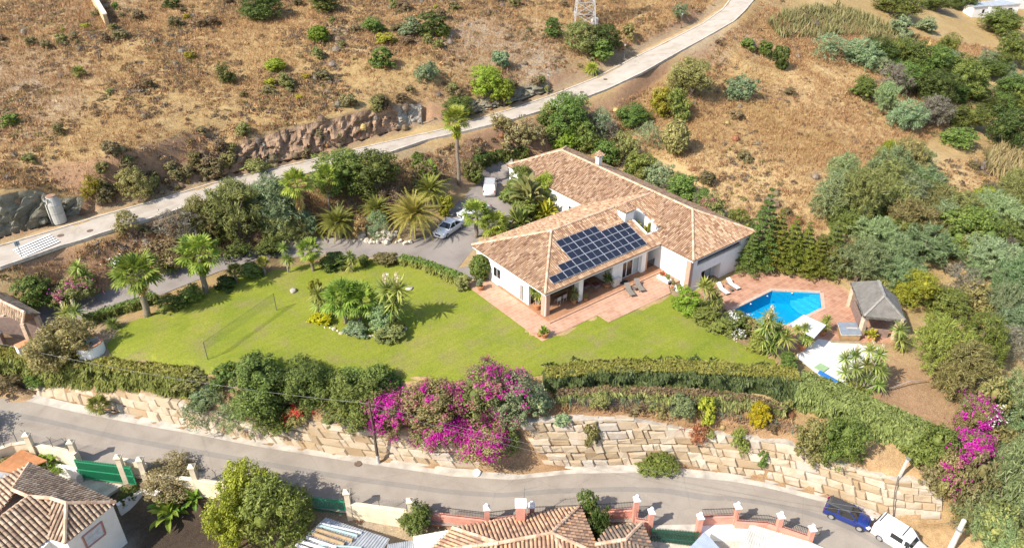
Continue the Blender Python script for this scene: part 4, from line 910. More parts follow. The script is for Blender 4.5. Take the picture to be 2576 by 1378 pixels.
hedge('low clipped hedge between the left driveway and the lawn', [(215, 822), (290, 795), (365, 775), (400, 757)], [(215, 806), (290, 779), (365, 757), (400, 740)], 1.1, 'green', 'green', leaf=.12, dens=1.3)
hedge('low green border hedge along the driveway beside the lawn corner near the garage', [(1000, 665), (1060, 680), (1110, 702), (1160, 720)], [(1000, 650), (1060, 663), (1110, 684), (1160, 703)], 1.2, 'hedge', 'hedge', leaf=.13, dens=1.2)
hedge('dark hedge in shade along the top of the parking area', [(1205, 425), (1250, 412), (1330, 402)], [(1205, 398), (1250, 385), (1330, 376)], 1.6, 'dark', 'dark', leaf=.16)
# ---- bushes and trees of the brown hillside above the upper road: kind, colour, outline, words
HILL = [
 ('oak', 'dark', 596, -14, 716, 46, 'large dark green holm oak on the top edge of the brown hillside', 'tree'),
 ('mid', 'green', 770, -22, 852, 30, 'green rounded tree cut by the top edge beside the dark oak', 'tree'),
 ('small', 'dark', 405, -4, 456, 22, 'small dark green bush near the ruined stone wall on the hillside', 'bush'),
 ('round', 'bright', 775, 66, 829, 105, 'bright green dome shaped bush standing alone on the dry hillside', 'bush'),
 ('mid', 'green', 909, 42, 969, 84, 'loose green bush right of the bright dome on the hillside', 'bush'),
 ('mid', 'grey', 1003, 42, 1062, 90, 'grey green bush leaning against the dark hillside tree', 'bush'),
 ('mid', 'dark', 1050, 32, 1132, 91, 'dark green pointed tree next to the grey green hillside bush', 'tree'),
 ('small', 'yellow', 946, 83, 998, 113, 'yellow green low bush below the loose green hillside bush', 'bush'),
 ('round', 'bright', 666, 147, 718, 178, 'lower of the two bright green domed bushes on the hillside', 'bush'),
 ('loose', 'olive', 537, 156, 580, 206, 'little olive toned tree casting a dark shadow on the hillside', 'tree'),
 ('loose', 'dark', 556, 182, 600, 212, 'small dark bush at the foot of the little olive toned tree', 'bush'),
 ('small', 'green', 0, 286, 46, 318, 'green bush at the left edge of the hillside', 'bush'),
 ('mid', 'green', 1364, 44, 1418, 90, 'green bush beside the foot of the pylon', 'bush'),
 ('oak', 'olive', 1412, 58, 1500, 132, 'olive green carob below the pylon, left of its clump', 'tree'),
 ('oak', 'dark', 1478, 62, 1572, 134, 'dark carob below the pylon, right of its clump', 'tree'),
 ('mid', 'green', 1474, 98, 1546, 150, 'mid green carob in front of the clump below the pylon', 'tree'),
 ('small', 'grey', 1230, 130, 1280, 172, 'grey green bush above the lime green tree', 'bush'),
 ('oak', 'lime', 1182, 168, 1278, 246, 'lime green spreading tree above the upper road', 'tree'),
 ('mid', 'bright', 1232, 196, 1304, 266, 'bright green flank bush growing against the lime green tree', 'tree'),
 ('oak', 'green', 1104, 243, 1192, 302, 'dark green tree on the upper road verge behind the tallest palm', 'tree'),
 ('small', 'green', 924, 122, 992, 172, 'grey green twin bush in the middle of the hillside', 'bush'),
 ('loose', 'grey', 1040, 154, 1116, 207, 'pale grey bush with a dark base on the hillside', 'bush'),
 ('small', 'yellow', 1095, 58, 1130, 92, 'small olive bush at the foot of the dark pointed tree', 'bush'),
 ('small', 'olive', 700, 200, 748, 226, 'olive bush on the slope below the lower bright dome', 'bush'),
 ('small', 'green', 280, 6, 300, 26, 'tiny green bush by the footpath at the top left', 'bush'),
 ('loose', 'grey', 1690, 8, 1734, 44, 'grey green small tree beside the upper road near the top', 'tree'),
 ('small', 'olive', 1565, 60, 1600, 100, 'olive bush on the bank above the street lamp', 'bush'),
 ('oak', 'olive', 290, 420, 380, 500, 'yellow olive bush hanging over the upper road bank', 'bush'),
 ('loose', 'yellow', 200, 440, 262, 505, 'yellowish bush on the bank right of the concrete pipe', 'bush'),
 ('loose', 'olive', 600, 395, 680, 440, 'dull olive bush at the foot of the red cut', 'bush'),
 ('small', 'olive', 555, 380, 600, 420, 'small olive bush against the red cut', 'bush'),
 # between the road and the field
 ('oak', 'green', 1362, 236, 1482, 330, 'large green tree overlapping the lower edge of the upper road', 'tree'),
 ('mid', 'bright', 1388, 318, 1458, 378, 'bright green bush below the large roadside tree', 'bush'),
 ('mid', 'green', 1440, 300, 1510, 372, 'green bush filling the gap under the large roadside tree', 'bush'),
 ('mid', 'yellow', 1628, 218, 1690, 290, 'yellow green bush of a pair on the slope below the road', 'bush'),
 ('bigleaf', 'green', 1672, 224, 1738, 302, 'blue green leafy bush of the pair on the slope below the road', 'bush'),
 ('oak', 'green', 1540, 260, 1638, 320, 'dark green domed bush left of the pair on the slope', 'bush'),
 ('oak', 'olive', 1682, 150, 1800, 248, 'large olive green tree on the field edge beside the upper road', 'tree'),
 ('round', 'olive', 1667, 306, 1736, 392, 'olive green ball shaped tree with a dark shadow on the field', 'tree'),
 ('featherS', 'grey', 1590, 305, 1672, 380, 'pale grey green feathery bush left of the ball shaped tree', 'bush'),
 ('loose', 'grey', 1826, 188, 1912, 250, 'grey green scrub clump on the upper field', 'bush'),
 ('small', 'dark', 1938, 118, 1984, 178, 'dark upright bush on the upper field', 'bush'),
 ('small', 'green', 1862, 98, 1902, 126, 'small green bush beside the upper road on the field side', 'bush'),
 ('small', 'green', 1904, 104, 1946, 142, 'small green bush close to the dark upright one', 'bush'),
 ('mid', 'green', 1480, 348, 1562, 412, 'green shrub just behind the back ridge of the villa', 'bush'),
 ('loose', 'olive', 1545, 330, 1612, 420, 'olive grey shrub behind the back chimney of the villa', 'bush'),
 ('mid', 'green', 1560, 380, 1650, 448, 'dense green shrub behind the long roof of the villa', 'bush'),
 ('mid', 'green', 1660, 436, 1758, 506, 'rounded green shrub behind the main roof ridge', 'bush'),
 ('loose', 'grey', 1620, 405, 1700, 470, 'greyish shrub between the rounded shrub and the dense shrub', 'bush'),
 ('loose', 'olive', 1750, 480, 1830, 555, 'olive shrub with mauve tips behind the right wing roof', 'bush'),
 ('loose', 'green', 1815, 520, 1900, 590, 'green shrub behind the right corner of the villa roof', 'bush'),
 ('featherS', 'grey', 1480, 270, 1545, 345, 'grey feathery scrub right of the large roadside tree', 'bush'),
 ('featherS', 'twiggrey', 1505, 300, 1560, 352, 'grey leafless bush below the domed bush', 'bush'),
 ('loose', 'olive', 1228, 285, 1290, 330, 'pale olive bush on the lower kerb of the upper road', 'bush'),
 ('loose', 'scrub', 1255, 295, 1380, 390, 'brown olive thicket below the upper road behind the parking area', 'bush'),
 ('loose', 'olive', 1160, 395, 1212, 462, 'leafy green bush at the corner of the parking area', 'bush'),
 ('small', 'green', 1160, 420, 1215, 465, 'round green bush beside the trunk of the tallest palm', 'bush'),
 ('small', 'green', 1028, 382, 1080, 420, 'small dark bush on the bank above the driveway', 'bush'),
]
for k, m, a, b, c_, d, lab, cat in HILL: bush(k, m, a, b, c_, d, lab, cat, trunk=(cat == 'tree'))
# ---- trees of the ravine on the right
RAV = [
 ('featherS', 'grey', 2030, 84, 2145, 148, 'pale blue green bush at the left end of the far tree belt', 'bush'),
 ('feather', 'grey', 2110, 96, 2228, 165, 'blue grey feathery bush left of the dark far tree belt', 'bush'),
 ('oak', 'dark', 2158, 96, 2262, 166, 'dark green carob at the left end of the far tree belt', 'tree'),
 ('oak', 'dark', 2236, 98, 2330, 172, 'dark green carob second in the far tree belt', 'tree'),
 ('oak', 'green', 2300, 118, 2400, 196, 'mid green carob third in the far tree belt', 'tree'),
 ('oak', 'green', 2225, 158, 2322, 236, 'green carob hanging below the far tree belt', 'tree'),
 ('oak', 'dark', 2300, 178, 2420, 262, 'dark carob in the hollow below the far tree belt', 'tree'),
 ('oak', 'green', 2385, 160, 2485, 252, 'green carob with a rounded crown right of the hollow', 'tree'),
 ('mid', 'grey', 2305, 42, 2362, 82, 'round grey green bush standing alone near the far houses', 'bush'),
 ('mid', 'grey', 2236, 40, 2300, 96, 'grey bush left of the round bush near the far houses', 'bush'),
 ('oak', 'green', 2455, 24, 2576, 86, 'green tree in front of the far white houses', 'tree'),
 ('oak', 'yellow', 2505, 38, 2570, 86, 'yellow green tree in front of the far white houses', 'tree'),
 ('oak', 'green', 2500, 84, 2600, 166, 'leafy green tree at the right edge below the far houses', 'tree'),
 ('oak', 'dark', 2440, 150, 2545, 200, 'dark bush left of the tree at the right edge', 'bush'),
 ('oak', 'green', 2500, 196, 2610, 262, 'green tree at the right edge of the hollow', 'tree'),
 ('oak', 'green', 2390, 262, 2500, 330, 'green tree on the right slope above the pale reeds', 'tree'),
 ('oak', 'dark', 2480, 272, 2600, 376, 'dark green tree at the right edge above the pale reeds', 'tree'),
 ('mid', 'green', 2370, 318, 2470, 372, 'flat green tree in front of the right slope trees', 'tree'),
 ('featherS', 'twiggrey', 2198, 160, 2296, 248, 'grey leafless tall bush beside the field', 'bush'),
 ('feather', 'grey', 2232, 250, 2335, 330, 'grey green feathery tree leaning into the field', 'tree'),
 ('feather', 'twiggrey', 2300, 240, 2400, 320, 'silver grey feathery tree left of the right slope trees', 'tree'),
 ('mid', 'green', 2140, 195, 2215, 255, 'small green tree on the far corner of the field', 'tree'),
 ('feather', 'blue', 2195, 205, 2268, 285, 'blue green tree by the grey leafless tall bush', 'tree'),
 ('oak', 'dark', 2320, -10, 2400, 30, 'dark tree at the top edge left of the far houses', 'tree'),
 ('oak', 'green', 2190, -20, 2320, 40, 'green tree group head at the top edge above the reeds', 'tree'),
 ('oak', 'dark', 2395, -25, 2470, 28, 'dark tree at the top edge beside the far white houses', 'tree'),
 ('feather', 'blue', 2040, 440, 2160, 560, 'blue green feathery tree nearest the field, at the left of the big clump', 'tree'),
 ('feather', 'olive', 2105, 420, 2240, 580, 'dark olive feathery tree in the middle of the big clump', 'tree'),
 ('feather', 'olive', 2178, 400, 2300, 520, 'olive feathery tree at the back of the big clump', 'tree'),
 ('feather', 'bright', 2205, 352, 2268, 430, 'bright green slim tree topping the big clump', 'tree'),
 ('feather', 'grey', 2230, 440, 2356, 560, 'grey olive feathery tree at the right of the big clump', 'tree'),
 ('twig', 'twiggrey', 2205, 520, 2330, 620, 'bare grey tangle of dead branches in the big clump', 'bush'),
 ('feather', 'blue', 2235, 555, 2418, 672, 'blue green spreading tree below the dead tangle', 'tree'),
 ('feather', 'blue', 2090, 600, 2240, 720, 'soft blue green tree behind the small conifer', 'tree'),
 ('feather', 'blue', 2190, 640, 2330, 740, 'soft blue green tree behind the thatched hut', 'tree'),
 ('feather', 'olive', 2040, 585, 2150, 690, 'olive willow like tree between the conifers and the ravine', 'tree'),
 ('feather', 'olive', 2360, 480, 2480, 600, 'olive tree on the right side of the ravine', 'tree'),
 ('feather', 'blue', 2450, 490, 2590, 610, 'blue green tree at the right edge of the ravine', 'tree'),
 ('feather', 'yellow', 2440, 470, 2530, 545, 'yellow green tree top behind the blue green edge tree', 'tree'),
 ('feather', 'grey', 2420, 590, 2560, 700, 'grey green tree lower on the right side of the ravine', 'tree'),
 ('feather', 'blue', 2480, 640, 2620, 790, 'blue green tree at the right edge beside the grey tangle', 'tree'),
 ('featherS', 'twiggrey', 2360, 660, 2470, 760, 'grey twiggy thicket right of the thatched hut', 'bush'),
 ('loose', 'olive', 2400, 700, 2510, 790, 'olive thicket below the grey twiggy one', 'bush'),
 ('oak', 'yellow', 2260, 680, 2360, 780, 'yellow green conifer like tree behind the thatched roof', 'tree'),
 ('oak', 'green', 2330, 720, 2450, 810, 'green shaggy tree right of the thatched hut', 'tree'),
 ('feather', 'hedge', 2290, 790, 2440, 950, 'pepper tree with soft green drooping foliage behind the dry yard', 'tree'),
 ('feather', 'olive', 2350, 850, 2510, 1010, 'large soft green pepper tree over the right edge of the dry yard', 'tree'),
 ('feather', 'hedge', 2400, 780, 2540, 930, 'upper soft green pepper tree against the ravine', 'tree'),
 ('loose', 'olive', 2450, 940, 2540, 1080, 'olive climber thicket below the pepper trees', 'bush'),
 ('feather', 'blue', 2500, 920, 2610, 1080, 'blue green tree at the right edge behind the climbers', 'tree'),
 ('feather', 'blue', 2480, 1090, 2640, 1330, 'big blue green feathery tree at the lower right edge', 'tree'),
 ('loose', 'scrub', 2400, 1130, 2520, 1290, 'brown green climber mass hanging beside the end of the wall', 'bush'),
 ('loose', 'olive', 2440, 1250, 2576, 1378, 'olive brown thicket at the lower right corner', 'bush'),
 ('mid', 'green', 1958, 892, 2008, 946, 'small green hedge bush between the gravel and the lawn corner', 'bush'),
]
for k, m, a, b, c_, d, lab, cat in RAV: bush(k, m, a, b, c_, d, lab, cat, trunk=(cat == 'tree' and k != 'twig'))
# ---- reeds on the far slope
def reeds(label, outline, m, n, seed, hgt=2.2):
    ps = [G(u, v) for u, v in outline]; rg = np.random.default_rng(seed); x0, x1 = min(p.x for p in ps), max(p.x for p in ps); y0, y1 = min(p.y for p in ps), max(p.y for p in ps)
    x = rg.uniform(x0, x1, n); y = rg.uniform(y0, y1, n); k = inpoly(x, y, ps); x, y = x[k], y[k]; z = np.array([H(a, b) for a, b in zip(x, y)])
    h = hgt * (.55 + .6 * vnoise(x + 500, y + 500, 3, seed)) * (.7 + .5 * rg.random(len(x))); c_ = np.stack([x, y, z + h * .45], 1)
    tg = np.stack([rg.normal(size=len(x)) * .3, rg.normal(size=len(x)) * .3, np.ones(len(x))], 1)
    V, F = quads(c_, unit(np.stack([rg.normal(size=len(x)), rg.normal(size=len(x)) - .6, .3 + 0 * x], 1)), h * .11, 4.6, rg, tg)
    o = link('reeds', fast_mesh('reeds', V, F, LM[m])); return tag(o, label, 'reeds', kind='stuff')
reeds('pale green reed bed on the far slope below the upper road', [(1925, 60), (2000, 30), (2110, 20), (2180, 50), (2260, 85), (2330, 125), (2250, 115), (2150, 92), (2040, 100), (1960, 100)], 'reed', 6500, 3)
reeds('straw coloured grass strip on the right slope above the field', [(2330, 110), (2420, 150), (2440, 195), (2400, 215), (2340, 170), (2290, 130)], 'straw', 1200, 4, 1.5)
reeds('bright pale reeds at the right edge of the ravine', [(2470, 385), (2600, 360), (2600, 470), (2530, 470), (2480, 440)], 'reed', 2400, 5, 2.4)
# ---- garden, driveway bank and lower slope
GARD = [
 ('oak', 'green', 776, 376, 930, 486, 'dark green carob tree on the driveway bank, left half of the pair', 'tree'),
 ('oak', 'dark', 870, 378, 1016, 500, 'dark green carob tree on the driveway bank, right half of the pair', 'tree'),
 ('feather', 'olive', 520, 450, 660, 600, 'large dull green tamarisk between the upper road and the driveway', 'tree'),
 ('feather', 'grey', 600, 440, 760, 575, 'grey green tamarisk in front of the upper road beside the skirted palm', 'tree'),
 ('feather', 'olive', 640, 520, 770, 610, 'low dark tamarisk in the shade by the driveway', 'bush'),
 ('featherS', 'twiggrey', 370, 520, 530, 630, 'grey leafless thicket below the upper road', 'bush'),
 ('loose', 'scrub', 330, 590, 470, 670, 'brown scrub clump behind the palms by the driveway', 'bush'),
 ('loose', 'olive', 280, 525, 350, 580, 'olive bush on the lower kerb of the upper road', 'bush'),
 ('loose', 'olive', 470, 490, 540, 560, 'yellow olive bush near the hidden bend of the upper road', 'bush'),
 ('mid', 'dark', 640, 590, 720, 650, 'dark low bush along the shaded driveway edge', 'bush'),
 ('loose', 'dark', 560, 600, 640, 660, 'dark shrub beside the driveway under the tamarisk', 'bush'),
 ('mid', 'green', 40, 690, 140, 780, 'rounded green shrub beside the gatehouse drive', 'bush'),
 ('oak', 'olive', 76, 792, 248, 925, 'big dense olive green shrub in front of the white well', 'bush'),
 ('featherS', 'grey', 915, 530, 985, 605, 'soft grey green shrub between the feather palms', 'bush'),
 ('loose', 'straw', 880, 540, 930, 600, 'dry pale shrub behind the rock pile by the driveway', 'bush'),
 ('featherS', 'twig', 920, 470, 1040, 540, 'grey brown thicket between the carob pair and the palms', 'bush'),
 ('loose', 'scrub', 1030, 400, 1110, 470, 'brown scrub on the bank behind the feather palms', 'bush'),
 ('small', 'yellow', 1105, 490, 1150, 545, 'yellowish grass clump on the edge of the parking area', 'bush'),
 ('round', 'hedge', 1181, 640, 1233, 706, 'round clipped green bush at the left corner of the villa', 'bush'),
 ('small', 'olive', 1140, 690, 1188, 728, 'small spiky olive bush where the lawn meets the patio', 'bush'),
 ('oak', 'lime', 1335, 438, 1410, 518, 'vivid green climber bush against the garage roof', 'bush'),
 ('mid', 'green', 1258, 450, 1325, 515, 'low green bush at the edge of the parking area', 'bush'),
 ('oak', 'green', 1275, 415, 1345, 500, 'leafy green shrub against the back garage wall of the villa', 'bush'),
 ('mid', 'green', 1385, 470, 1440, 530, 'green shrub in the corner between the two roofs of the villa', 'bush'),
 ('small', 'green', 1290, 500, 1360, 555, 'green undergrowth below the banana clump', 'bush'),
 ('mid', 'blue', 915, 765, 1000, 840, 'dark blue green shrub in the lawn island', 'bush'),
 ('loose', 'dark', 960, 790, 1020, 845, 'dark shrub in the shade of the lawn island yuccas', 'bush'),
 ('small', 'olive', 945, 815, 1030, 852, 'low creeping juniper at the front of the lawn island', 'bush'),
 ('small', 'gold', 776, 782, 838, 818, 'yellow flowering bush at the left end of the lawn island', 'bush'),
 ('small', 'grey', 860, 810, 930, 850, 'pale succulent mat among the stones of the lawn island', 'bush'),
 ('small', 'yellow', 772, 700, 812, 742, 'pale yellow shrub behind the small yucca in the lawn island', 'bush'),
 # shrubs on the slope above the road
 ('featherS', 'blue', 455, 975, 590, 1090, 'blue green tamarisk over the left part of the stone wall', 'bush'),
 ('featherS', 'blue', 540, 1000, 660, 1112, 'dark blue green tamarisk hanging over the lower road verge', 'bush'),
 ('oak', 'green', 566, 893, 740, 1040, 'large green oleander with white flowers, left end of the slope', 'bush'),
 ('oak', 'green', 690, 900, 850, 1035, 'large green oleander in the middle of the slope', 'bush'),
 ('oak', 'green', 800, 925, 960, 1060, 'green oleander left of the magenta bougainvillea', 'bush'),
 ('mid', 'dark', 640, 1000, 760, 1085, 'dark green foliage hanging over the wall below the oleanders', 'bush'),
 ('mid', 'olive', 800, 1010, 930, 1072, 'olive foliage draped on top of the wall', 'bush'),
 ('mid', 'olive', 430, 925, 540, 990, 'reddish olive shrub at the right end of the ochre topped hedge', 'bush'),
 ('mid', 'grey', 480, 960, 560, 1010, 'grey green shrub below the reddish olive one', 'bush'),
 ('mid', 'dark', 470, 990, 530, 1040, 'small dark shrub on the wall left of the tamarisk', 'bush'),
 ('loose', 'grey', 1300, 960, 1395, 1055, 'grey green shrub between bougainvillea and the hedge', 'bush'),
 ('small', 'grey', 1395, 1035, 1440, 1070, 'grey shrub sprouting from the top of the wall', 'bush'),
 ('mid', 'olive', 1480, 975, 1545, 1035, 'olive green shrub against the bare face of the tall hedge', 'bush'),
 ('mid', 'blue', 1685, 990, 1760, 1060, 'silver blue conifer shrub behind the wire fence', 'bush'),
 ('small', 'yellow', 1752, 995, 1808, 1062, 'yellow green shrub right of the silver blue one', 'bush'),
 ('mid', 'gold', 1882, 1005, 1946, 1070, 'golden yellow shrub behind the wire fence', 'bush'),
 ('loose', 'rust', 1730, 1058, 1786, 1112, 'rusty brown tuft hanging over the stone wall', 'bush'),
 ('loose', 'hedge', 1832, 1068, 1888, 1140, 'green tuft hanging over the stone wall', 'bush'),
 ('mid', 'olive', 1985, 1050, 2090, 1175, 'olive creeper over the top of the wall near its right bend', 'bush'),
 ('oak', 'green', 2060, 1040, 2190, 1182, 'yellow flecked green tree spilling over the wall', 'bush'),
 ('mid', 'green', 1605, 1128, 1712, 1192, 'green bush at the foot of the stone wall by the road', 'bush'),
 ('small', 'olive', 1470, 1065, 1512, 1130, 'thin brown creeper on the face of the wall', 'bush'),
 ('small', 'green', 1903, 1130, 1940, 1170, 'small green sprig growing from the wall face', 'bush'),
 ('mid', 'green', 2290, 1060, 2420, 1180, 'green climber below the red and magenta flowers', 'bush'),
 ('loose', 'scrub', 2300, 1150, 2400, 1240, 'brown withered growth over the right end of the wall', 'bush'),
 # near the house fronts at the bottom
 ('oak', 'yellow', 560, 1160, 700, 1330, 'yellow green mango like tree, rear crown behind the green gate', 'tree'),
 ('oak', 'hedge', 600, 1200, 786, 1400, 'big yellow green tree in the garden at the bottom edge', 'tree'),
 ('oak', 'yellow', 505, 1230, 640, 1400, 'yellow green tree left of the big one at the bottom edge', 'tree'),
 ('mid', 'green', 1000, 1252, 1098, 1350, 'dense green cypress like bush between the cream and pink walls', 'bush'),
 ('mid', 'green', 1450, 1232, 1512, 1310, 'leafy tree rising behind the red tiled roof', 'tree'),
 ('loose', 'dark', 1475, 1270, 1540, 1360, 'dark foliage in the gap between the two red tiled roofs', 'bush'),
 ('oak', 'scrub', 345, 1170, 500, 1235, 'browning climber on the garden wall beside the green door', 'bush'),
 ('loose', 'bright', 80, 1130, 180, 1180, 'bright green vine on the wall behind the orange shed roof', 'bush'),
 ('small', 'olive', -20, 1130, 60, 1190, 'dull bush at the left edge behind the orange shed roof', 'bush'),
 ('loose', 'dark', 290, 1215, 355, 1270, 'dark pot plants beside the white yard wall', 'bush'),
 # hedge border by the pool
 ('mid', 'bright', 1690, 722, 1768, 790, 'bright green ground cover bank at the corner of the right wing', 'bush'),
 ('mid', 'green', 1735, 765, 1812, 815, 'green border bush above the lawn near the pool loungers', 'bush'),
 ('small', 'green', 1780, 795, 1850, 845, 'green border bush at the near corner of the pool', 'bush'),
 ('mid', 'hedge', 1880, 830, 1935, 885, 'green border bush under the pool side yucca', 'bush'),
 ('mid', 'hedge', 1955, 880, 2010, 930, 'clipped border bush with a magenta tip beside the gravel', 'bush'),
 ('small', 'olive', 1868, 800, 1912, 850, 'reddish olive bush beside the white flowers', 'bush'),
 ('small', 'olive', 1770, 740, 1830, 800, 'brown tinged bush at the foot of the lounger yucca', 'bush'),
 ('loose', 'green', 380, 735, 470, 785, 'dark green spreading shrub at the lawn edge under the skirted palms', 'bush'),
 ('loose', 'green', 440, 710, 520, 765, 'green shrub between the two big lawn palms', 'bush'),
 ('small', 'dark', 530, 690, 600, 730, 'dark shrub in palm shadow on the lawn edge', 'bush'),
 ('small', 'green', 590, 660, 660, 700, 'low green shrub on the driveway side of the lawn', 'bush'),
 ('small', 'dark', 800, 635, 880, 672, 'dark low shrub between the yellow skirted palm and the small yucca', 'bush'),
 ('small', 'green', 895, 640, 930, 668, 'small round shrub right of the small yucca', 'bush'),
 ('small', 'olive', 930, 640, 1000, 668, 'olive border shrub between driveway and lawn', 'bush'),
 ('loose', 'scrub', -30, 940, 60, 990, 'dull scrub at the left end of the stone wall below the hedge', 'bush'),
 ('mid', 'hedge', 55, 935, 110, 972, 'green tuft growing over the left end of the low wall', 'bush'),
 ('mid', 'olive', 1262, 1075, 1310, 1150, 'dark creeper in the corner where the tall wall begins', 'bush'),
 ('small', 'olive', 310, 1020, 318, 1028, 'tiny tuft on the stone wall', 'bush'),
]
for k, m, a, b, c_, d, lab, cat in GARD[:-1]: bush(k, m, a, b, c_, d, lab, cat, trunk=(cat == 'tree'))
# ---- flowering climbers
def flowers(t, o, seed, n, box, size, m):
    """clusters of blossom on the outside of a crown o; box limits them in crown units"""
    rg = np.random.default_rng(seed); co = np.empty(len(o.data.vertices) * 3, np.float32); o.data.vertices.foreach_get('co', co); co = co.reshape(-1, 3); sc = np.array(o.scale)
    r = np.linalg.norm((co - [0, 0, .4]) / [1, 1, 1.1], axis=1); cand = co[(r > np.percentile(r, 50)) & (co[:, 2] > .06)]
    lo, hi = np.array(box[0]), np.array(box[1]); cand = cand[((cand >= lo) & (cand <= hi)).all(1)]
    if len(cand) == 0: return
    nc = max(3, n // 48); cc = cand[rg.integers(0, len(cand), nc)] * sc; m_ = n // nc
    rad = size * (1.6 + 3.2 * rg.random((nc, 1))); p = (np.repeat(cc, m_, 0) + rg.normal(size=(nc * m_, 3)) * np.repeat(rad, m_, 0) * np.array([1, 1, .8])) * 1.02 + np.array([0, 0, .02]) * sc[2]
    V, F = quads(p, unit(unit(p - np.array([0, 0, .4]) * sc) + rg.normal(size=p.shape) * .5), size * (.7 + .6 * rg.random(len(p))), 1.15, rg)
    q = link('blossoms', fast_mesh('blossoms', V, F, LM[m]), t, o.location, o.rotation_euler.z); return q
def flowering(kind, m, u0, v0, u1, v1, label, blooms, cat='bougainvillea', twist=0.0):
    g, Wd, h = bbox_place(u0, v0, u1, v1); t = thing('bougainvillea' if cat == 'bougainvillea' else 'flowering_shrub', label, cat, (g.x, g.y, g.z - .05))
    o = link('foliage', prg.choice(PROTO[kind]), t, (0, 0, 0), twist, (Wd, Wd, h)); put(o, LM[m])
    for i, (n, box, size, fm) in enumerate(blooms): flowers(t, o, int(u0) + i, n, box, size, fm)
    return t
FRONT = ((-.6, -.6, 0), (.6, .25, 1.1)); ALL = ((-.6, -.6, 0), (.6, .6, 1.1))
flowering('oak', 'olive', 932, 985, 1050, 1092, 'left magenta bougainvillea flowering around the wooden pole', [(3150, ((-.6, -.6, .1), (.25, .35, 1.1)), .085, 'magenta'), (525, ALL, .07, 'pink')])
flowering('oak', 'olive', 1010, 942, 1190, 1085, 'dusty pink bougainvillea at the top of the bank between brighter ones', [(800, FRONT, .08, 'magenta'), (1890, ALL, .06, 'pink'), (252, FRONT, .08, 'magenta')])
flowering('oak', 'olive', 1152, 905, 1300, 1050, 'tallest magenta bougainvillea rising above the lawn edge', [(1890, ALL, .085, 'magenta'), (735, ALL, .065, 'pink')])
flowering('oak', 'grey', 1230, 925, 1378, 1062, 'grey leaved bougainvillea with scattered magenta sprays at the right of the bank', [(1008, ALL, .085, 'magenta'), (420, ALL, .065, 'pink')])
flowering('oak', 'olive', 1040, 1030, 1190, 1120, 'magenta bougainvillea spilling over the wall below the dusty pink one', [(3570, FRONT, .085, 'magenta'), (1050, ALL, .07, 'pink')])
flowering('oak', 'olive', 1130, 1040, 1300, 1130, 'magenta bougainvillea hanging in the middle of the wall', [(3990, FRONT, .085, 'magenta'), (1050, ALL, .07, 'pink')])
flowering('mid', 'olive', 1180, 1085, 1262, 1150, 'lowest trailing tip of magenta bougainvillea on the wall face', [(1890, ALL, .08, 'magenta')])
flowering('mid', 'dark', 1240, 1050, 1310, 1130, 'dark leaved bougainvillea beside the start of the tall wall', [(252, ALL, .08, 'magenta')])
flowering('mid', 'olive', 715, 1010, 790, 1068, 'red flowered bougainvillea on the wall below the oleanders', [(420, FRONT, .075, 'red')])
flowering('oak', 'olive', 2410, 1000, 2500, 1100, 'upper magenta and white bougainvillea near the dry yard', [(882, ALL, .10, 'magenta'), (130, ALL, .10, 'white')])
flowering('oak', 'hedge', 2390, 1080, 2490, 1180, 'bright magenta bougainvillea at the right end of the conifer hedge', [(2100, ALL, .09, 'magenta'), (60, ALL, .08, 'red')])
flowering('mid', 'olive', 2340, 1130, 2430, 1240, 'trailing bougainvillea with pink sprays over the end of the wall', [(504, ALL, .085, 'magenta'), (252, ALL, .08, 'pink')])
flowering('oak', 'olive', 130, 690, 250, 770, 'loose bougainvillea with a few pink sprays beside the left driveway', [(336, ALL, .10, 'pink'), (231, ALL, .10, 'magenta')])
flowering('mid', 'hedge', 280, 640, 345, 690, 'white flowered oleander behind the leftmost big palm', [(140, ALL, .11, 'white')], 'shrub')
flowering('mid', 'olive', 2170, 690, 2260, 745, 'red and yellow flowered climber behind the thatched roof', [(140, ALL, .11, 'red'), (110, ALL, .11, 'gold')], 'shrub')
flowering('mid', 'olive', 1755, 500, 1830, 570, 'mauve flowered climber behind the right wing roof ridge', [(546, ALL, .08, 'pink')], 'shrub')
flowering('mid', 'green', 1812, 776, 1908, 846, 'low bush covered in white flowers along the pool border', [(420, ALL, .09, 'white')], 'shrub')
bush('oak', 'green', -230, 1010, -40, 1140, 'tree at the left edge that shades the road end', 'tree', trunk=True)
# ---- palms
palm('big fan palm leaning over the left lawn, nearest the white well', 372, 795, 345, 690, 112, skirt=.7, r=.27)
palm('broad bright fan palm on the lawn edge, second from the left', 518, 738, 500, 640, 106, skirt=.75, r=.25, skirt_m='frond')
palm('young fan palm with a yellow skirt beside the driveway bend', 788, 682, 778, 628, 62, skirt=.8, skirt_m='gold', r=.16)
palm('tall fan palm with a thick brown skirt of dead fronds', 762, 585, 745, 462, 76, skirt=1.35, r=.17)
palm('tall slim fan palm in front of the dark carob trees', 828, 532, 822, 443, 62, skirt=.9, r=.14)
palm('tallest fan palm standing beside the parking area', 1155, 466, 1147, 303, 74, skirt=.9, skirt_m='gold', r=.2)
palm('fan palm with a yellow skirt on the bank above the feather palms', 1084, 470, 1076, 430, 52, skirt=.7, skirt_m='gold', r=.13)
palm('left fan palm on the islet between driveway and villa', 1198, 598, 1198, 538, 74, r=.2, skirt=.0)
palm('right fan palm on the islet between driveway and villa', 1236, 602, 1242, 566, 74, r=.2, skirt=.5)
palm('small young fan palm in the row at the driveway edge', 668, 692, 662, 660, 40, young=True, r=.12)
palm('young fan palm in deep shade beside the lawn', 596, 712, 590, 680, 46, young=True, m='green', r=.12)
palm('left fan palm of the lawn island', 872, 812, 862, 748, 102, r=.2, skirt=.6, skirt_m='frond')
palm('right fan palm of the lawn island', 902, 812, 908, 756, 96, r=.2, skirt=.6, skirt_m='frond')
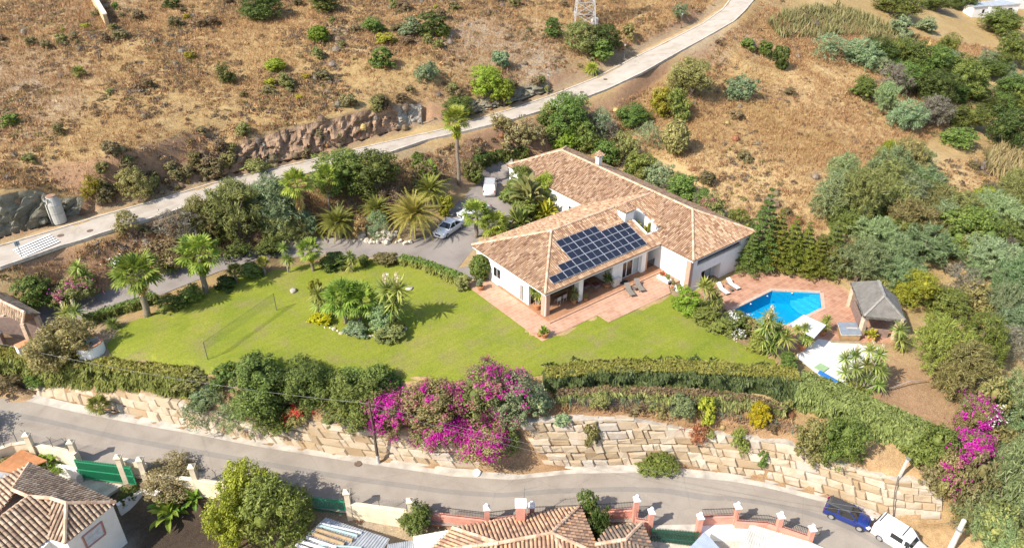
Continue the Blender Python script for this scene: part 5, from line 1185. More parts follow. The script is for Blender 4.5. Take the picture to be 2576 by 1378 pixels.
palm('low fan palm against the left part of the stone wall', 252, 1042, 248, 1018, 64, young=True, m='hedge', r=.14)
palm('little fan palm half hidden behind the rock pile', 952, 560, 944, 540, 50, young=True, r=.12)
palm('dwarf fan palm on the brown hillside', 200, 196, 200, 183, 42, young=True, m='green', r=.12)
palm('dwarf fan palm right of the parking area behind the banana plants', 1372, 540, 1372, 518, 40, young=True, r=.12)
palm('small fan palm beside the red hillside cut', 280, 826, 284, 812, 44, young=True, m='green', r=.1) if False else None
feather_palm('left feather palm with golden fronds at the driveway bank', 850, 602, 848, 562, 104)
feather_palm('largest feather palm with drooping golden fronds beside the sedan', 1040, 600, 1040, 540, 132)
feather_palm('upper feather palm on the bank below the yellow skirted palm', 1082, 512, 1080, 480, 98)
feather_palm('feather palm half hidden behind the grey green shrub', 950, 560, 948, 528, 84)
feather_palm('small bright feather palm on the bank of the upper road', 1488, 188, 1488, 174, 46, m='lime')
feather_palm('young sago like palm in shade on the lawn near the well', 284, 826, 284, 818, 44, m='green', r=.14)
# ---- yuccas
yucca('tall double headed yucca on the right of the lawn island', 988, 820, [(970, 730), (1000, 728), (992, 758), (985, 775)], 62, 2)
yucca('slim yucca on the left of the lawn island', 800, 786, [(798, 738), (800, 765), (812, 752)], 44)
yucca('thin leaning yucca near the driveway edge', 726, 686, [(712, 622), (718, 650), (728, 655)], 28)
yucca('small lone yucca on the lawn in front of the driveway', 884, 684, [(880, 642), (886, 655), (878, 668)], 28)
yucca('tall yucca between the patio and the pool loungers', 1778, 790, [(1772, 718), (1788, 728), (1800, 752), (1762, 775), (1785, 768)], 42)
yucca('large yucca clump with white spikes at the near corner of the pool', 1938, 890, [(1938, 800), (1925, 822), (1960, 830), (1920, 850), (1950, 855), (1972, 848), (1938, 870)], 50, 2)
yucca('dense yucca thicket with cream spikes on the edge of the gravel', 2160, 985, [(2132, 900), (2158, 892), (2190, 880), (2212, 890), (2205, 918), (2178, 915), (2150, 925), (2128, 935), (2140, 955), (2170, 945), (2200, 945), (2215, 932), (2155, 978), (2185, 972), (2205, 965), (2172, 992)], 39, 8)
yucca('slim yucca beside the right post of the thatched hut', 2262, 880, [(2258, 828), (2262, 852), (2268, 868)], 40, 1)
yucca('yucca behind the pepper trees at the ravine', 2402, 800, [(2398, 762), (2405, 772)], 36, 1)
yucca('twin headed yucca behind the big olive shrub at the left drive', 180, 830, [(162, 786), (190, 782)], 42, 2)
yucca('spiky yucca beside the leftmost driveway bushes', 200, 730, [(196, 672), (212, 690), (186, 690), (218, 710)], 40)
yucca('dark yucca in the shade left of the second lawn palm', 420, 690, [(418, 655), (425, 672)], 34, m='green')
# ---- banana and strelitzia clumps
banana('tall banana clump with pale torn leaves beside the parking area', 1328, 535, 120, 2.2, 3, 'olive')
banana('low strelitzia clump beside the islet palms', 1308, 572, 90, .7, 3, 'green')
banana('yellow tinged strelitzia clump under the left roof valley', 1372, 546, 95, .5, 3, 'yellow')
banana('strelitzia near the right fan palm of the islet', 1268, 590, 70, .7, 2, 'green')
banana('banana plants with dark glossy leaves in the garden at the lower left', 430, 1300, 110, .8, 3, 'banana')
banana('upright banana plant against the white yard wall', 490, 1270, 80, 1.0, 2, 'banana')
banana('thin strelitzia in the shade left of the left feather palm', 806, 600, 40, 1.0, 1, 'green')
# ---- norfolk pines by the pool
AR = [fast_mesh('araucaria', *araucaria_arr(s, 12, 1.0 * 9, 6.2), LM['yellow']) for s in (1, 2)]
def pine(label, ub, vb, vt, wpx, m):
    g = G(ub, vb); h = rise(g, vt); t = thing('norfolk_pine', label, 'conifer', g); s = wpx * mpp(g) / 6.0
    o = link('crown', prg.choice(AR), t, (0, 0, 0), prg.random() * 6.28, (s, s, h / 9)); put(o, LM[m]); mb = MB(); mb.tube([(0, 0, -.3), (0, 0, h * .5), (0, 0, h * .98)], [.2, .13, .03], 7); mb.build('trunk', M_bark, t)
for a in ((1905, 668, 476, 128, 'green', 'tallest norfolk pine beside the right wing of the villa'), (1940, 672, 528, 118, 'pine', 'norfolk pine second from the villa in the row behind the pool'), (1978, 680, 545, 112, 'pine', 'norfolk pine in the middle of the row behind the pool'), (2012, 684, 560, 108, 'pine', 'yellow green norfolk pine fourth in the row behind the pool'), (2078, 690, 548, 112, 'green', 'dark norfolk pine at the right end of the row behind the pool'), (2045, 694, 590, 100, 'pine', 'low norfolk pine before the dark one at the row end'), (1880, 685, 585, 90, 'green', 'small norfolk pine against the corner of the right wing')):
    pine(a[5], *a[:4], a[4])
# ------------------------------------------------------------------ the villa
M_wall = mat('white_render', (.78, .755, .715), .85, .10, .7, .08, 30)
M_tile = island('roof_tiles', [(0, (.17, .09, .055)), (.2, (.275, .16, .096)), (.5, (.36, .23, .14)), (.85, (.44, .30, .19)), (1, (.52, .385, .265))], .8, .2, 20, .45, .5, (.30, .18, .12))
M_chan = mat('channel_tiles', (.25, .135, .085), .85, .45, 5)  # darkened colour carries the shadow lines between the tile columns
M_ridge = island('ridge_tiles', [(0, (.42, .26, .17)), (.5, (.55, .38, .26)), (1, (.62, .46, .34))], .8, .2, 20)
M_brickc = mat('brick_cladding', (.47, .29, .215), .85, .3, 9, .3)
M_glass, _N, _L, _b = _new('dark_glass'); _b.inputs['Base Color'].default_value = (.02, .022, .025, 1); _b.inputs['Roughness'].default_value = .04; _b.inputs['Specular IOR Level'].default_value = .8
M_frame = mat('white_frame', (.75, .75, .74), .4, .05)
M_wood = mat('dark_beam', (.10, .055, .035), .7, .4, 3)
M_iron = mat('black_iron', (.03, .03, .032), .5, .3, 8)
M_stonew = mat('pale_stone', (.60, .55, .48), .9, .25, 3, .3)
def tile_arrays(pl, pitch, tl, skip=None, r=None, jit=.012, seed=1):
    """rows of half-round tiles over a roof plane; pl: corners, the first two on the eave"""
    rr = random.Random(seed); p0, p1 = pl[0], pl[1]; e = (p1 - p0).normalized(); m = sum(pl[2:], Vector()) / (len(pl) - 2) - p0
    up = (m - e * m.dot(e)).normalized(); n = e.cross(up); n = n if n.z > 0 else -n; r = r or pitch * .385
    st = [((p - p0).dot(e), (p - p0).dot(up)) for p in pl]; s0 = min(a for a, b in st); s1 = max(a for a, b in st); k = max(1, int((s1 - s0) / pitch)); V = []; F = []
    for i in range(k):
        s = s0 + (i + .5) * (s1 - s0) / k; ts = []
        for (a, b), (c, d) in zip(st, st[1:] + st[:1]):
            if (a - s) * (c - s) <= 0 and abs(a - c) > 1e-6: ts.append(b + (d - b) * (s - a) / (c - a))
        if len(ts) < 2: continue
        t0, t1 = min(ts), max(ts); t = t0 - .06
        while t < t1 - .08:
            te = min(t + tl * 1.12, t1 + .05); c = (s, (t + te) / 2)
            if not (skip and skip(c[0] + .0, c[1])):
                o = len(V); dj = rr.uniform(-jit, jit); rj = r * rr.uniform(.94, 1.05)
                for tt, lift, rad in ((t, .045, rj), (te, .012, rj * .88)):
                    for q in range(5):
                        a = math.pi * q / 4; V.append(p0 + e * (s + dj + rad * math.cos(a)) + up * tt + n * (rad * .85 * math.sin(a) + lift))
                F += [(o + q, o + q + 1, o + q + 6, o + q + 5) for q in range(4)] + [(o, o + 1, o + 2, o + 3), (o, o + 3, o + 4, o + 4)]
            t += tl
    F = [f if len(set(f)) == 4 else (f[0], f[1], f[2], f[2]) for f in F]
    return V, F, (p0, e, up, n)
def roof_part(name, planes, parent, pitch=.25, tl=.44, mats=None, skips=None, thick=.16, r=None):
    mb = MB(); mats = mats or [M_tile, M_chan]
    for i, pl in enumerate(planes):
        V, F, fr = tile_arrays(pl, pitch, tl, (skips or {}).get(i), r, seed=i + 3)
        mb.add(V, [tuple(dict.fromkeys(f)) for f in F], 0); n = fr[3]; k = len(pl); pl = [p - n * ((p - pl[0]).dot(n)) for p in pl]
        if i in (skips or {}): continue
        mb.add([p - n * .01 for p in pl] + [p - n * .01 - Vector((0, 0, thick)) for p in pl], [tuple(range(k)), tuple(range(2 * k - 1, k - 1, -1))] + [(j, (j + 1) % k, (j + 1) % k + k, j + k) for j in range(k)], 1)
    return mb.build(name, mats, parent)
def ridge_line(a, b, parent, r=.15, step=.42, m=None, lift=.06):
    mb = MB(); d = b - a; n = max(1, int(d.length / step)); rr = random.Random(int(a.x * 10))
    for i in range(n):
        p, q = a + d * (i / n) + Vector((0, 0, lift)), a + d * ((i + 1.08) / n) + Vector((0, 0, lift)); mb.tube([p, q], [r * rr.uniform(.95, 1.1), r * .86], 7)
    return mb.build('ridge_cap', m or M_ridge, parent)
EZ = 3.47; L1, w1, s_, w2, L2, rr_, hL, hR = 17.52, 13.24, 4.9, 11.31, 34.32, 2.53, 6.36, 5.38
villa = thing('villa', 'large white villa with long hipped terracotta roofs beside the lawn', 'house', (3.453, 65.38, 0), HT)
v3 = lambda a, b, z=EZ: Vector((a, b, z)); TOP = EZ + rr_
Jn = v3(L1 + w2 / 2, w1 / 2, TOP); apR = v3(L1 + w2 / 2, -s_ + hR, TOP); apB = v3(L1 + w2 / 2, L2 - s_ - hR, TOP); apL = v3(hL, w1 / 2, TOP)
planes = [[v3(0, 0), v3(L1, 0), Jn, apL], [v3(0, w1), v3(0, 0), apL], [v3(L1, w1), v3(0, w1), apL, Jn], [v3(L1, 0), v3(L1, -s_), apR, Jn],
          [v3(L1, -s_), v3(L1 + w2, -s_), apR], [v3(L1 + w2, -s_), v3(L1 + w2, L2 - s_), apB, apR], [v3(L1 + w2, L2 - s_), v3(L1, L2 - s_), apB], [v3(L1, L2 - s_), v3(L1, w1), Jn, apB]]
sl_ = math.hypot(1, rr_ / (w1 / 2)); wa0, wa1, wb0, wb1 = 16.95, 18.85, 1.75, 5.4
skip0 = lambda s, t: wa0 - .05 < s < wa1 + .05 and wb0 - .05 < t / sl_ < wb1 + .05
roof_part('roof', planes, villa, skips={0: skip0})
zf = lambda b: EZ + b * rr_ / (w1 / 2)
mb = MB()           # slab of the front plane, cut round the roof well
for a0, b0, a1, b1 in ((0, 0, wa0, 0), ):
    pass
def slab(pts): 
    k = len(pts); mb.add([v3(a, b, zf(b) - .01) for a, b in pts] + [v3(a, b, zf(b) - .17) for a, b in pts], [tuple(range(k)), tuple(range(2 * k - 1, k - 1, -1))] + [(j, (j + 1) % k, (j + 1) % k + k, j + k) for j in range(k)])
va = lambda b: L1 + b * (w2 / 2) / (w1 / 2)
slab([(0, 0), (L1, 0), (va(wb0), wb0), (hL * wb0 / (w1 / 2), wb0)]); slab([(hL * wb0 / (w1 / 2), wb0), (wa0, wb0), (wa0, wb1), (hL * wb1 / (w1 / 2), wb1)]); slab([(wa1, wb0), (max(va(wb0), wa1 + .02), wb0), (va(wb1), wb1), (wa1, wb1)]); slab([(hL * wb1 / (w1 / 2), wb1), (va(wb1), wb1), (Jn.x, w1 / 2), (hL, w1 / 2)])
mb.build('roof_slab', M_chan, villa)
for a, b in ((apL, Jn), (v3(0, 0), apL), (v3(0, w1), apL), (apR, apB), (v3(L1, -s_), apR), (v3(L1 + w2, -s_), apR), (v3(L1 + w2, L2 - s_), apB), (v3(L1, L2 - s_), apB)): ridge_line(a, b, villa)
mb = MB(); 
for i in range(len(planes)):      # white eaves board
    p, q = planes[i][0], planes[i][1]; c_ = Vector((L1, w1 / 2, 0)) if i < 3 else Vector((L1 + w2 / 2, 10, 0)); d = (q - p).normalized(); nn = Vector((-d.y, d.x, 0)); nn = nn if (c_ - p).dot(nn) > 0 else -nn
    mb.beam(p + nn * .13 + d * .05 - Vector((0, 0, .25)), q + nn * .13 - d * .05 - Vector((0, 0, .25)), .14, .2)
mb.build('eaves_board', M_frame, villa)
# roof well
mb = MB(); zb = zf(wb0) - 1.0
for x0, x1, y0, y1, zt0 in ((wa1 - .12, wa1 + .1, wb0, wb1, 0), (wa0 - .1, wa0 + .1, wb0, wb1, 0)):
    mb.add([(x0, y0, zb), (x1, y0, zb), (x1, y1, zb), (x0, y1, zb), (x0, y0, zf(y0) + .2), (x1, y0, zf(y0) + .2), (x1, y1, zf(y1) + .14), (x0, y1, zf(y1) + .14)], [(0, 3, 2, 1), (4, 5, 6, 7), (0, 1, 5, 4), (1, 2, 6, 5), (2, 3, 7, 6), (3, 0, 4, 7)])
mb.bb(wa0 + .1, wa1 - .12, wb1 - .1, wb1 + .1, zb, zf(wb1) + .15); mb.bb(wa0 + .1, wa1 - .12, wb0 - .1, wb0 + .1, zb, zf(wb0) + .06); mb.bb(wa0 + .1, wa1 - .12, wb0 + .1, wb1 - .1, zb - .1, zb + .02)
mb.build('roof_well', M_wall, villa)
def chimney(a, b, sx, sy, z0, z1, kind):
    m = MB(); m.bb(a - sx / 2, a + sx / 2, b - sy / 2, b + sy / 2, z0, z1); ch = m.build('chimney', M_wall, villa)
    c = MB(); c.bb(a - sx / 2 - .1, a + sx / 2 + .1, b - sy / 2 - .1, b + sy / 2 + .1, z1, z1 + .1); c.build('ledge', M_wall, ch)
    if kind == 'house':
        e = z1 + .1; h = MB()
        for x in (-1, 1):
            for y in (-1, 1): h.box((a + x * sx * .4, b + y * sy * .4, e + .15), (.14, .14, .3))
        h.build('vent', M_wall, ch); e += .3; X, Y = sx / 2 + .25, sy / 2 + .25; A_ = v3(a, b, e + .55); q = [v3(a - X, b - Y, e), v3(a + X, b - Y, e), v3(a + X, b + Y, e), v3(a - X, b + Y, e)]
        roof_part('cap', [[q[i], q[(i + 1) % 4], A_] for i in range(4)], ch, .2, .35, thick=.06)
chimney(16.45, 4.85, 1.45, 1.2, 4.4, 6.15, 'house'); chimney(24.7, 18.2, .6, .6, 5.0, 6.5, 'house')
mb = MB(); mb.tube([(18.0, 1.95, 3.5), (18.0, 1.95, 5.55)], .13, 10); mb.lathe([(.13, 0), (.19, .02), (.19, .1), (.02, .16)], (18.0, 1.95, 5.55), 10); mb.build('flue_pipe', M_frame, villa)
# walls
W = MB(); t = .3
W.bb(.4, .4 + t, 3.2, w1 - .4, -.6, EZ - .1); W.bb(.4 + t, L1, w1 - .4 - t, w1 - .4, -.6, EZ - .1)
W.bb(.4 + t, 10.3, 7.0, 7.0 + t, -.3, EZ - .1); W.bb(10.3, 10.3 + t, .45, 7.0, -.3, EZ - .1)
W.bb(10.3 + t, 11.95, .45, .45 + t, -.3, EZ - .1); W.bb(15.05, 15.75, .45, 1.1, -.3, EZ - .1); W.bb(11.95, 15.05, .45, .45 + t, 2.62, EZ - .1); W.bb(15.75 - t, 15.75, 1.1, 3, -.3, EZ - .1); W.bb(15.75, L1 + .15, 3, 3.3, -.3, EZ - .1)
X0, X1, Y0, Y1 = L1 + .15, L1 + w2 - .4, -s_ + .4, L2 - s_ - .4
W.bb(X0, X0 + t, Y0 + t, 3.3, -2.4, EZ - .12); W.bb(X0, X0 + t, w1 - .4, Y1, -.6, EZ - .12); W.bb(X1 - t, X1, Y0 + t, Y1, -2.4, EZ - .12); W.bb(X0 + t, X1 - t, Y1 - t, Y1, -.6, EZ - .12)
W.bb(X0, X0 + 1.2, Y0, Y0 + t, -2.4, EZ - .12); W.bb(X1 - 1.6, X1, Y0, Y0 + t, -2.4, EZ - .12); W.bb(X0 + 1.2, X0 + 2.2, Y0, Y0 + t, -2.4, 2.1); W.bb(X0 + 2.2, X0 + 5.7, Y0, Y0 + t, .95, 2.1); W.bb(X0 + 5.7, X1 - 1.6, Y0, Y0 + t, -2.4, 2.1); W.bb(X0 + 1.2, X1 - 1.6, Y0 + 1.9, Y0 + 2.2, .4, EZ - .12)
W.bb(X0 + t, X1 - t, Y0 + t, Y0 + 1.9, .75, .95); W.bb(X0 + 2.1, X0 + 2.2, Y0 + t, Y0 + 1.2, -2.4, .9); W.bb(X0 + 5.7, X0 + 5.8, Y0 + t, Y0 + 1.2, -2.4, .9)
W.bb(1.9, 9.8, 6.6, 7.0, .2, 1.0)
W.build('wall', M_wall, villa)
PZ = .23
for a, b, wx, wy, m in ((.72, .72, .62, .62, M_wall), (5.45, .72, .62, .75, M_wall)):
    q = MB(); q.bb(a - wx / 2, a + wx / 2, b - wy / 2, b + wy / 2, -.1, EZ - .15); pl_ = q.build('pillar', m, villa)
q = MB(); q.bb(.34, .405, .50, 1.03, 0, EZ - .3); q.bb(.50, .95, .34, .405, 0, EZ - .3); q.build('brick_facing', M_brickc, villa)
q = MB(); q.bb(15.75, 16.15, .55, 1.0, -.2, EZ - .15); q.build('brick_pillar', M_brickc, villa)
q = MB(); q.bb(X0 - .05, X0 + .45, Y0 - .06, Y0 - .003, -2.4, EZ - .14); q.bb(X0 - .06, X0 - .003, Y0, Y0 + .55, -2.4, EZ - .14); q.build('brick_corner', M_brickc, villa)
q = MB(); q.bb(.3, 10.35, .55, .85, EZ - .45, EZ - .16); q.bb(.55, .85, .85, 3.2, EZ - .45, EZ - .16); q.build('porch_beam', M_wall, villa)
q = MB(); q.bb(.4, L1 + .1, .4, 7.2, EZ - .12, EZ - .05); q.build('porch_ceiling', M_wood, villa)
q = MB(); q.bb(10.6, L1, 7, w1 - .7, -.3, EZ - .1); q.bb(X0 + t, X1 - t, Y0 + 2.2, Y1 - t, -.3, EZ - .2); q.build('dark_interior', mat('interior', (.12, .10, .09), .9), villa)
q = MB(); q.bb(X0 + 1.2, X1 - 1.6, Y0 - .02, Y0 + .24, EZ - .5, EZ - .14); q.build('loggia_beam', M_wood, villa)
q = MB(); q.bb(X0 + 1.2, X1 - 1.6, Y0 - .05, Y0 + t + .05, 2.1, 2.22); q.build('loggia_coping', M_stonew, villa)
def slider(a0, a1, b, z0, z1, n, curtain=True):
    f = MB(); g = MB(); w_ = (a1 - a0) / n
    for i in range(n + 1): f.bb(a0 + i * w_ - .05, a0 + i * w_ + .05, b - .05, b + .05, z0, z1)
    f.bb(a0 + .05, a1 - .05, b - .045, b + .045, z0, z0 + .08); f.bb(a0 + .05, a1 - .05, b - .045, b + .045, z1 - .1, z1)
    o = f.build('sliding_door', M_frame, villa)
    for i in range(n): k = MB(); k.bb(a0 + i * w_ + .05, a0 + (i + 1) * w_ - .05, b - .012, b + .012, z0 + .08, z1 - .1); k.build('pane', M_glass, o)
    c = MB()
    if curtain:
        c.tube([(a1 - .15 - .04 * (i % 2), b + .18 + .05 * (i % 2), z0 + .1) for i in range(2)], .001, 3)
        c = MB(); c.bb(a1 - .95, a1 - .1, b - .02, b + .022, z0 + .1, z1 - .12); c.build('curtain', mat('pale_curtain', (.38, .42, .42), .8, .3, 9), o)
    return o
slider(12.0, 15.0, .9, PZ, 2.62, 3); slider(X0 + 2.25, X0 + 5.65, Y0 + 1.2, -1.38, .75, 3)
q = MB(); q.bb(11.9, 15.05, .62, .95, .05, PZ + .02); q.build('door_sill', M_porch, villa)
def window(name, a0, a1, b0, b1, z0, z1, m=None):
    f = MB(); f.bb(a0, a1, b0, b1, z0, z1); o = f.build(name, M_frame, villa); x = (a1 - a0) < (b1 - b0)
    g = MB()
    if x: g.bb(a0 - .012, a0 + .03, b0 + .08, (b0 + b1) / 2 - .04, z0 + .08, z1 - .08); g.bb(a0 - .012, a0 + .03, (b0 + b1) / 2 + .04, b1 - .08, z0 + .08, z1 - .08)
    else: g.bb(a0 + .08, a1 - .08, b0 - .012, b0 + .03, z0 + .08, z1 - .08)
    g.build('pane', m or M_glass, o)
window('window', .385, .5, 4.1, 4.7, .25, 2.3); window('window', .385, .5, 8.2, 9.6, 1.0, 2.3); window('window', X0 - .02, X0 + .1, 15.2, 16.2, 1.1, 2.2)
window('window', 6.8, 9.2, 6.97, 7.1, 1.1, 2.5)
def solar():
    k = 0; pw, ph = 2.03, .985; rows = [(0, 7), (1, 7), (2, 7), (2, 7), (2, 5)]
    ang = math.atan2(rr_, w1 / 2)
    M_sol, N, L, b = _new('solar_cells'); v = objvec(N); br = N.new('ShaderNodeTexBrick'); br.offset = 0; br.inputs['Scale'].default_value = 1; br.inputs['Brick Width'].default_value = .165; br.inputs['Row Height'].default_value = .16; br.inputs['Mortar Size'].default_value = .008
    br.inputs['Color1'].default_value = (.006, .009, .02, 1); br.inputs['Color2'].default_value = (.008, .011, .024, 1); br.inputs['Mortar'].default_value = (.06, .065, .085, 1); L.new(v, br.inputs[0]); L.new(br.outputs[0], b.inputs['Base Color']); b.inputs['Roughness'].default_value = .12; b.inputs['Specular IOR Level'].default_value = .6
    M_alu = mat('aluminium', (.62, .62, .64), .35, .05, metal=.6)
    for i, (c0, c1) in enumerate(rows):
        for c in range(c0, c1):
            f = MB(); x0, x1, y0, y1 = -pw / 2 + .01, pw / 2 - .01, -ph / 2 + .01, ph / 2 - .01; e = .035
            f.bb(x0, x1, y0, y0 + e, -.02, .025); f.bb(x0, x1, y1 - e, y1, -.02, .025); f.bb(x0, x0 + e, y0 + e, y1 - e, -.02, .025); f.bb(x1 - e, x1, y0 + e, y1 - e, -.02, .025); f.bb(-.018, .018, y0 + e, y1 - e, -.015, .022)
            if k == 0: fm = f.build('solar_panel', M_alu, villa)
            else: fm = link('solar_panel', solar.f, villa)
            solar.f = fm.data
            if k == 0: g = MB(); g.bb(x0 + e, x1 - e, y0 + e, y1 - e, -.015, .016); gm = g.build('cells', M_sol, fm); solar.g = gm.data
            else: gm = link('cells', solar.g, fm)
            a = 1.55 + (c + .5) * pw; t_ = .58 + (i + .5) * ph; fm.location = (a, t_ * math.cos(ang) - .17 * math.sin(ang), EZ + t_ * math.sin(ang) + .19 * math.cos(ang)); fm.rotation_euler = (ang, 0, 0); k += 1
solar()
# iron railing in the recess, wall lamps, steps and planter
q = MB(); 
for i in range(12): q.bb(16.2 + i * .12, 16.23 + i * .12, .7, .73, PZ, 1.15)
q.bb(16.15, 17.6, .69, .74, 1.15, 1.2); q.build('railing', M_iron, villa)
for a, b, z in ((X0 - .08, -2.4, 2.4), (11.2, .40, 2.3), (5.45, .30, 2.2)):
    q = MB(); q.lathe([(0, -.09), (.09, -.02), (.1, .05), (.03, .1)], (a, b, z), 10); q.build('wall_lamp', M_frame, villa)
q = MB()
for i in range(6): q.bb(X0 - 1.05, X0 - .01, -2.0 - .42 * (i + 1), -2.0 - .42 * i, -2.2, .05 - .2 * i)
q.build('outdoor_steps', mat('step_tiles', (.47, .25, .15), .8, .3, 5), villa)
pt = thing('flower_planter', 'long white planter with red geraniums beside the steps of the right wing', 'planter', villa.matrix_basis @ Vector((X0 - 1.4, -2.9, 0)), HT)
q = MB(); q.bb(-.35, .3, -.1, 1.6, -1.0, .45); q.bb(-.35, .3, -1.9, -.102, -1.2, .1); q.build('trough', M_wall, pt)
for k_, (y, z, mm) in enumerate(((1.1, .45, 'olive'), (.3, .45, 'olive'), (-.6, .1, 'olive'), (-1.4, .1, 'olive'))):
    o = link('plants', PROTO['small'][k_ % 3], pt, (0, y, z - .05), k_, (.75, .9, .6)); put(o, LM[mm])
rg_ = np.random.default_rng(4); pp = np.stack([rg_.normal(size=90) * .22, .85 + rg_.normal(size=90) * .3, .75 + rg_.random(90) * .3], 1); link('blossoms', fast_mesh('blossoms', *quads(pp, unit(rg_.normal(size=(90, 3)) + [0, 0, 1]), .07, 1.2, rg_), LM['red']), pt)
for k_, (a, b) in enumerate(((17.5, 4.6), (17.7, 3.9), (18.2, 2.9))):
    p = villa.matrix_basis @ Vector((a, b, zb)); c = MB()
    for j in range(4): c.tube([(.2 * math.cos(j * 1.7), .2 * math.sin(j * 1.7), 0), (.28 * math.cos(j * 1.7), .28 * math.sin(j * 1.7), 1.0 + .35 * ((j + k_) % 3))], [.1, .13], 7)
    o = c.build('cactus', LM['yellow'], None, p); tag(o, ('tall column cactus by the big chimney in the roof well', 'column cactus in the middle of the roof well', 'column cactus beside the white flue in the roof well')[k_], 'cactus', 'cacti in the roof well')
# ---- small tile-roofed and plain buildings share this: roof from picture points
def px_roof(planes_px, parent, base, pitch=.30, tl=.42, mats=None, r=None, name='roof', thick=.15):
    pls = [[P(u, v, z) - base for u, v, z in pl] for pl in planes_px]; return roof_part(name, pls, parent, pitch, tl, mats, None, thick, r)
# ------------------------------------------------------------------ walls, poles, wires
M_block = island('quarry_stone', [(0, (.28, .205, .125)), (.2, (.37, .29, .195)), (.55, (.43, .355, .26)), (.85, (.48, .41, .325)), (1, (.38, .35, .31))], .95, .9, 4, .6, 1.1, (.33, .21, .11))
M_mort = mat('wall_earth', (.13, .092, .06), .95, .3, 4)
def pt_at(l, s):
    for a, b in zip(l[:-1], l[1:]):
        d = (b - a).length
        if s <= d: return a + (b - a) * (s / max(d, 1e-6))
        s -= d
    return l[-1].copy()
def stone_wall(label, u0, u1, seed, cap=True):
    T = [p for p in BL['wallTop'] if u0 <= pix(p)[0] <= u1]; B = [p for p in BL['wallBot'] if u0 <= pix(p)[0] <= u1]; n = 120; T = resample(T, n); B = resample(B, n); rr = random.Random(seed)
    Lw = sum((b - a).length for a, b in zip(B[:-1], B[1:])); t = thing('stone_wall', label, 'wall', B[0]); o = B[0]
    def at(s, h):
        f = min(max(s / Lw, 0), 1) * (n - 1); i = min(int(f), n - 2); b = B[i].lerp(B[i + 1], f - i); tp = T[i].lerp(T[i + 1], f - i); hh = tp.z - b.z + .1; k = h / max(hh, .3)
        d = (B[i + 1] - B[i]); d.z = 0; d.normalize(); out = Vector((d.y, -d.x, 0)); q = b.lerp(tp, min(k, 1.0)); q.z = b.z + h - .1; return q - o, out, d, hh
    mb = MB(); z = -.25; ci = 0
    while z < 5.2:
        ch = rr.uniform(.48, .98); s = rr.uniform(-1, 0)
        while s < Lw:
            bl = rr.choice((rr.uniform(.5, 1.0), rr.uniform(1.0, 1.9), rr.uniform(1.2, 2.3))); m = s + bl / 2; q, out, d, hh = at(m, z)
            if z + ch * .35 < hh and 0 <= m <= Lw:
                top = min(z + ch * rr.choice((1, 1, 1, 1.3, .85)), hh + .05) - .012 - rr.uniform(0, .03); bot = z + rr.uniform(0, .03); off = rr.uniform(.0, .15); corners = []
                for ss, hz in ((s + .012, bot), (s + bl - .012, bot), (s + bl - .012, top), (s + .012, top)): corners.append((min(max(ss, 0), Lw), hz + rr.uniform(-.09, .09)))
                V = []
                for dep, ins in ((-.45, 0), (.02 + off * .5, 0), (.12 + off, .12)):
                    cs = sum(c[0] for c in corners) / 4; chh = sum(c[1] for c in corners) / 4
                    for ss, hz in corners:
                        a = ss + (cs - ss) * ins * 1.6 / max(bl, .5); b_ = hz + (chh - hz) * ins * 2.4; p, o2, d2, _ = at(a, b_); V.append(p + o2 * (dep + rr.uniform(-.08, .08) * (ins > 0)))
                mb.add(V, [(8, 9, 10, 11)] + [(k, (k + 1) % 4, (k + 1) % 4 + 4, k + 4) for k in range(4)] + [(k + 4, (k + 1) % 4 + 4, (k + 1) % 4 + 8, k + 8) for k in range(4)])
            s += bl
        z += ch
    mb.build('stones', M_block, t); c = MB(); V = []; F = []
    for i in range(n):
        for h in (-.4, None):
            q, out, d, hh = at(Lw * i / (n - 1), 0); q2 = at(Lw * i / (n - 1), hh - .02)[0] if h is None else q + Vector((0, 0, -.3)); V.append(q2 - out * .2)
    F = [(2 * i, 2 * i + 2, 2 * i + 3, 2 * i + 1) for i in range(n - 1)]; c.add(V, F); c.build('earth_backing', M_mort, t)
    if cap:
        c = MB(); V = []
        for i in range(n):
            q, out, d, hh = at(Lw * i / (n - 1), 0); q = at(Lw * i / (n - 1), hh)[0]
            for w_, zz in ((.15, -.15), (.15, .06), (-.55, .06), (-.55, -.3)): V.append(q + out * w_ + Vector((0, 0, zz)))
        c.add(V, [(i * 4 + j, i * 4 + j + 1, i * 4 + 5 + j, i * 4 + 4 + j) for i in range(n - 1) for j in range(3)]); c.build('concrete_cap', mat('old_cap_concrete', (.44, .385, .32), .9, .35, 1.5), t)
    return t
stone_wall('low left part of the stone retaining wall under hedge and oleanders', -200, 1275, 5, False)
stone_wall('tall pale stone retaining wall right of the bougainvillea along the lower road', 1290, 2400, 6)
M_gpost = mat('green_post', (.08, .16, .10), .6, .2, 8); M_galv = mat('galvanised_wire', (.2, .2, .195), .5, .2, 20)
fw = [p for p in resample([p + Vector((0, .9, 0)) for p in BL['wallTop'] if 1370 <= pix(p)[0] <= 2100], 16)]; t = thing('wire_fence', 'green wire mesh fence on top of the tall stone wall', 'fence', fw[0])
for i, p in enumerate(fw): mb = MB(); q = p - fw[0]; mb.tube([q - Vector((0, 0, .3)), q + Vector((0, 0, 1.8))], .035, 6); mb.build('post', M_gpost, t)
mb = MB()
for a, b in zip(fw[:-1], fw[1:]):
    for h in np.linspace(.1, 1.75, 9): mb.beam(a - fw[0] + Vector((0, 0, h)), b - fw[0] + Vector((0, 0, h)), .006)
    for f in np.linspace(0, 1, 20): q = a.lerp(b, f) - fw[0]; mb.beam(q + Vector((0, 0, .1)), q + Vector((0, 0, 1.75)), .005)
mb.build('wire_mesh', M_galv, t)
M_pole = mat('creosote_pole', (.10, .07, .05), .9, .4, 6); M_conc = mat('pole_concrete', (.52, .49, .45), .9, .25, 2)
